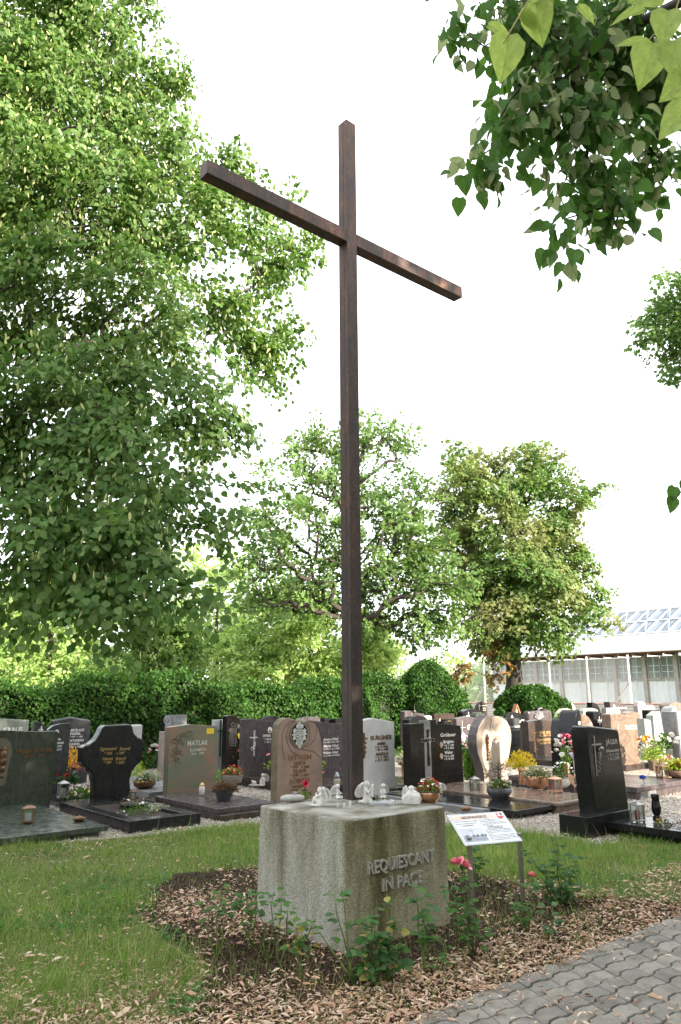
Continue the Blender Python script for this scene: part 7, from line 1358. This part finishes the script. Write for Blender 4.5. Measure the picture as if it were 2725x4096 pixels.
p = atz(2670, 3060, .19); r = vesselthing('flower_bunch', 'white hydrangeas with loose green leaves at the right edge', p, 'flowers'); MB().lathe([(.05, 0), (.06, .2), (.07, .24)], 12).build('vase', M_PEWTER, r, sm=True); clump(r, (-.1, 0, .25), .16, .14, .36, 160, .06, L_GREEN)
for k, (dx, dz) in enumerate(((.05, .52), (.17, .44), (-.02, .43), (.12, .36))): blossom(r, (dx, -.05, dz), .085, P_WHITE, 'puff', k)
p = atz(2552, 3010, .1); r = vesselthing('flower_bunch', 'pale lilac posy just right of the large brown wavy stone', p, 'flowers'); MB().lathe([(.05, 0), (.07, .14)], 10).build('vase', M_GREYPOT, r, sm=True); clump(r, (0, 0, .14), .14, .12, .12, 60, .05, L_PALE); blossoms(r, (0, 0, .14), .15, .15, 16, .035, [P_LILAC, P_WHITE], 'puff', 3)
p = atz(2700, 3129, .19); potplant('wide terracotta bowl of begonias cut by the right edge', p, .20, .13, M_CLAY, 16, [L_LIME, L_RUSSET], [(0, 0, .12, .2, .2), (.05, 0, .15, .16, .14)], (8, [P_PINK, P_WHITE]), dens=200, lsize=.05)
p = atz(2565, 3165, .13); r = empty('blue_rose_stem', p, 'artificial blue rose standing on the grey kerb grave', 'flower'); MB().tube([(0, 0, -.05), (-.005, 0, .08), (-.02, 0, .14)], .006, 5).build('stem', L_DARK, r); blossom(r, (-.02, 0, .14), .055, P_BLUE, 'rose', 0)
p = atz(2613, 3293, .15); r = empty('stone_vase', p, 'fluted black stone vase on the black ledger at the right', 'vase'); rr_ = size_at(2598, 2634, p)/2
MB().lathe([(rr_*.9, 0), (rr_*.95, .02), (rr_*.6, .035), (rr_*.7, .05), (rr_*1.0, .085), (rr_*1.02, .13), (rr_*.85, .19), (rr_*.82, .24), (rr_*.98, .275), (rr_*.85, .278), (rr_*.7, .24)], 20).build('vase', G_BLACK, r, sm=True)
r = empty('flower_patch', atz(2632, 3318, .15), 'sparse dry planting with yellow blossoms on the black ledger', 'plant'); clump(r, (0, 0, 0), .10, .08, .07, 180, .02, leafmat('sage_leaves', [(.10, .13, .05), (.2, .2, .1)], .2)); blossoms(r, (-.03, 0, .02), .07, .05, 6, .010, [P_YEL], 'rose', 1); clump(r, (.17, -.06, 0), .14, .1, .05, 160, .03, L_DRY, T=NARROW_T)
r = empty('wayside_cross', D(2056, 2870, 22)*[1, 1, 0], 'small wooden grave cross with a little pitched roof in the back row', 'cross', rz=RZ); MB().box(-.03, .03, 0, .04, 0, 1.2).build('post', mat('brown_wood', (.30, .14, .07), .8), r); MB().prism([(-.13, 1.05), (-.10, 1.03), (0, 1.24), (.10, 1.03), (.13, 1.05), (0, 1.30)], -.05, .08).build('roof', mat('brown_wood', (.3, .14, .07)), r); MB().box(-.045, .045, -.01, -.001, .98, 1.14).build('plate', M_WHITE, r)

# ================================================================== roses in the bed
ROSEL = [leafmat('rose_leaf_green', [(.065, .16, .035)], .3, gloss=0.024), leafmat('rose_leaf_dark', [(.045, .125, .035)], .3, gloss=0.030), leafmat('rose_leaf_yellow', [(.36, .33, .10)], .35), leafmat('rose_leaf_light', [(.10, .20, .05)], .4), leafmat('rose_leaf_blue', [(.075, .15, .055)], .3, gloss=0.030)]
RT = [(0, 0, 0), (.26, .18, .06), (.36, .5, .09), (.2, .85, .03), (0, 1.02, -.05), (-.2, .85, .03), (-.36, .5, .09), (-.26, .18, .06), (0, .5, 0)]
RF = [(0, 1, 2, 8), (8, 2, 3, 4), (8, 4, 5, 6), (0, 8, 6, 7)]
RLM = []
for m_ in ROSEL: me_ = bpy.data.meshes.new('leaf'); me_.from_pydata(RT, [], RF); me_.materials.append(m_); RLM.append(me_)
M_CANE = mat('green_rose_cane', (.09, .15, .03), .6, 0, .3, 20); M_CANEB = mat('brown_rose_cane', (.10, .07, .04), .8, 0, .3, 20)
nleaf = [0]
def rose(label, bx, by, tips, leaves, pal, blooms=(), seed=0, lsz=.042, lowfrac=.35):
    B = W(bx, by); rg = np.random.default_rng(seed); root = empty('rose_bush', B, label, 'rose', 'rose bushes planted round the block')
    k_ = (B[1]*math.cos(TH)+(.3-EYE)*math.sin(TH))/F
    for ti, (tx, ty) in enumerate(tips):
        e_ = D(tx, ty, B[1]+rg.uniform(-.06, .06))-B; mid = e_*.5+np.array([rg.uniform(-.03, .03), rg.uniform(-.03, .03), .0]); pts = [np.zeros(3), e_*.25+rg.normal(size=3)*.008, mid, e_*.78+rg.normal(size=3)*.008, e_]; MB().tube(pts, [.0060, .0052, .0045, .0036, .0026], 6).build('stem', M_CANE if ti % 3 else M_CANEB if len(tips) > 3 else M_CANE, root, sm=True)
        for i in range(int(leaves*1.2)):
            t = lowfrac+(1-lowfrac)*(i+rg.random())/leaves; q_ = pts[0]*0+np.array([np.interp(t, [0, .25, .5, .78, 1], [p_[a_] for p_ in pts]) for a_ in range(3)]); a_ = rg.random()*6.28; dr = np.array([math.cos(a_), math.sin(a_), rg.uniform(-.1, .45)]); dr = norm(dr); pet = q_+dr*rg.uniform(.025, .05)
            for j, (off, an) in enumerate(((0, 0), (-.35, 1.0), (-.35, -1.0))):
                if j and rg.random() < .25: continue
                c_, s_ = math.cos(an), math.sin(an); d_ = norm(np.array([dr[0]*c_-dr[1]*s_, dr[0]*s_+dr[1]*c_, dr[2]-.25+rg.normal()*.15])); n_ = norm(np.array([0, -.25, 1.])+rg.normal(size=3)*.35); x_ = norm(np.cross(d_, n_)); z_ = np.cross(x_, d_); S = lsz*1.1*rg.uniform(.65, 1.2); o = bpy.data.objects.new('leaf', RLM[pal[rg.integers(0, len(pal))]]); COL.objects.link(o); o.parent = root; pp = pet+dr*off*.03
                o.matrix_local = Matrix(((x_[0]*S, d_[0]*S, z_[0]*S, pp[0]), (x_[1]*S, d_[1]*S, z_[1]*S, pp[1]), (x_[2]*S, d_[2]*S, z_[2]*S, pp[2]), (0, 0, 0, 1))); nleaf[0] += 1
    for k, (fx, fy, s_) in enumerate(blooms): blossom(root, D(fx, fy, B[1])-B, s_, P_PINK, 'rose', k+3, 'rose_bloom')
    return root
rose('thin leggy rose at the left foot of the block', 1050, 3854, [(1000, 3570), (1075, 3560)], 5, [0, 3, 4], seed=1, lowfrac=.75)
rose('rose with few leaves beside the leggy one', 1091, 3880, [(1107, 3590), (1130, 3640)], 5, [0, 4, 3], seed=2, lowfrac=.65)
rose('rose with yellowed leaves before the left face of the block', 1181, 3934, [(1123, 3668), (1160, 3720), (1185, 3720), (1225, 3700)], 6, [0, 2, 4, 3, 2], seed=3, lowfrac=.5)
rose('single tall green cane in front of the block edge', 1391, 3946, [(1315, 3575)], 8, [0, 4, 3], seed=4, lowfrac=.35, lsz=.045)
rose('second shoot bearing leaves near the front edge of the block', 1400, 3950, [(1345, 3545), (1225, 3690)], 2, [4, 0], seed=14, lowfrac=.9, lsz=.05)
rose('dense bushy rose before the inscription face, partly yellow', 1461, 3946, [(1519, 3621), (1430, 3700), (1580, 3700), (1490, 3740), (1550, 3790), (1410, 3800), (1460, 3680), (1580, 3850)], 10, [1, 1, 0, 4, 2, 0], seed=5, lsz=.05, lowfrac=.2)
rose('upright leafy rose in front of the right part of the inscription', 1675, 3908, [(1640, 3557), (1690, 3640), (1665, 3600)], 7, [1, 0, 4, 3], seed=6, lsz=.052, lowfrac=.35)
rose('tall rose with two pink blooms beside the right corner of the block', 1878, 3844, [(1812, 3478), (1840, 3500), (1760, 3590), (1900, 3700), (1830, 3640), (1780, 3560)], 9, [0, 1, 4, 0, 3], [(1798, 3466, .052), (1838, 3474, .055), (1822, 3455, .04)], 7, .042, .3)
rose('slender rose with a single pink bloom between the sign posts', 2092, 3748, [(2107, 3525), (2040, 3600), (2075, 3650)], 8, [0, 3, 4], [(2107, 3519, .045)], 8, .04, .35)
rose('large leafy rose without blooms right of the information board', 2225, 3640, [(2210, 3372), (2100, 3420), (2290, 3440), (2160, 3480), (2250, 3500), (2130, 3560), (2290, 3560), (2200, 3420)], 11, [1, 4, 0, 4], seed=9, lsz=.048, lowfrac=.2)
rose('small rose shoot at the left edge of the bed', 842, 3824, [(861, 3545), (800, 3600), (905, 3580)], 6, [4, 0, 3], seed=10, lowfrac=.6)
rose('young rose shoot standing at the tip of the bed in the grass', 596, 3633, [(587, 3515), (620, 3470)], 4, [4, 3], seed=11, lsz=.055, lowfrac=.5)
rose('low rose seedling near the right end of the bed', 2170, 3760, [(2170, 3640), (2195, 3690)], 5, [4, 1], seed=12, lowfrac=.4)
rose('tiny green shoot in the dark soil before the inscription', 1745, 3905, [(1752, 3760), (1738, 3830)], 5, [0, 3], seed=13, lowfrac=.3, lsz=.03)
rose('drooping leafy shoot at the left corner of the block', 985, 3800, [(960, 3560), (930, 3590), (1010, 3600)], 5, [4, 0], seed=15, lowfrac=.55)
rose('green shoots behind the sign beside the block', 1890, 3560, [(1860, 3400), (1905, 3410), (1880, 3440)], 6, [1, 0], seed=16, lsz=.05, lowfrac=.4)
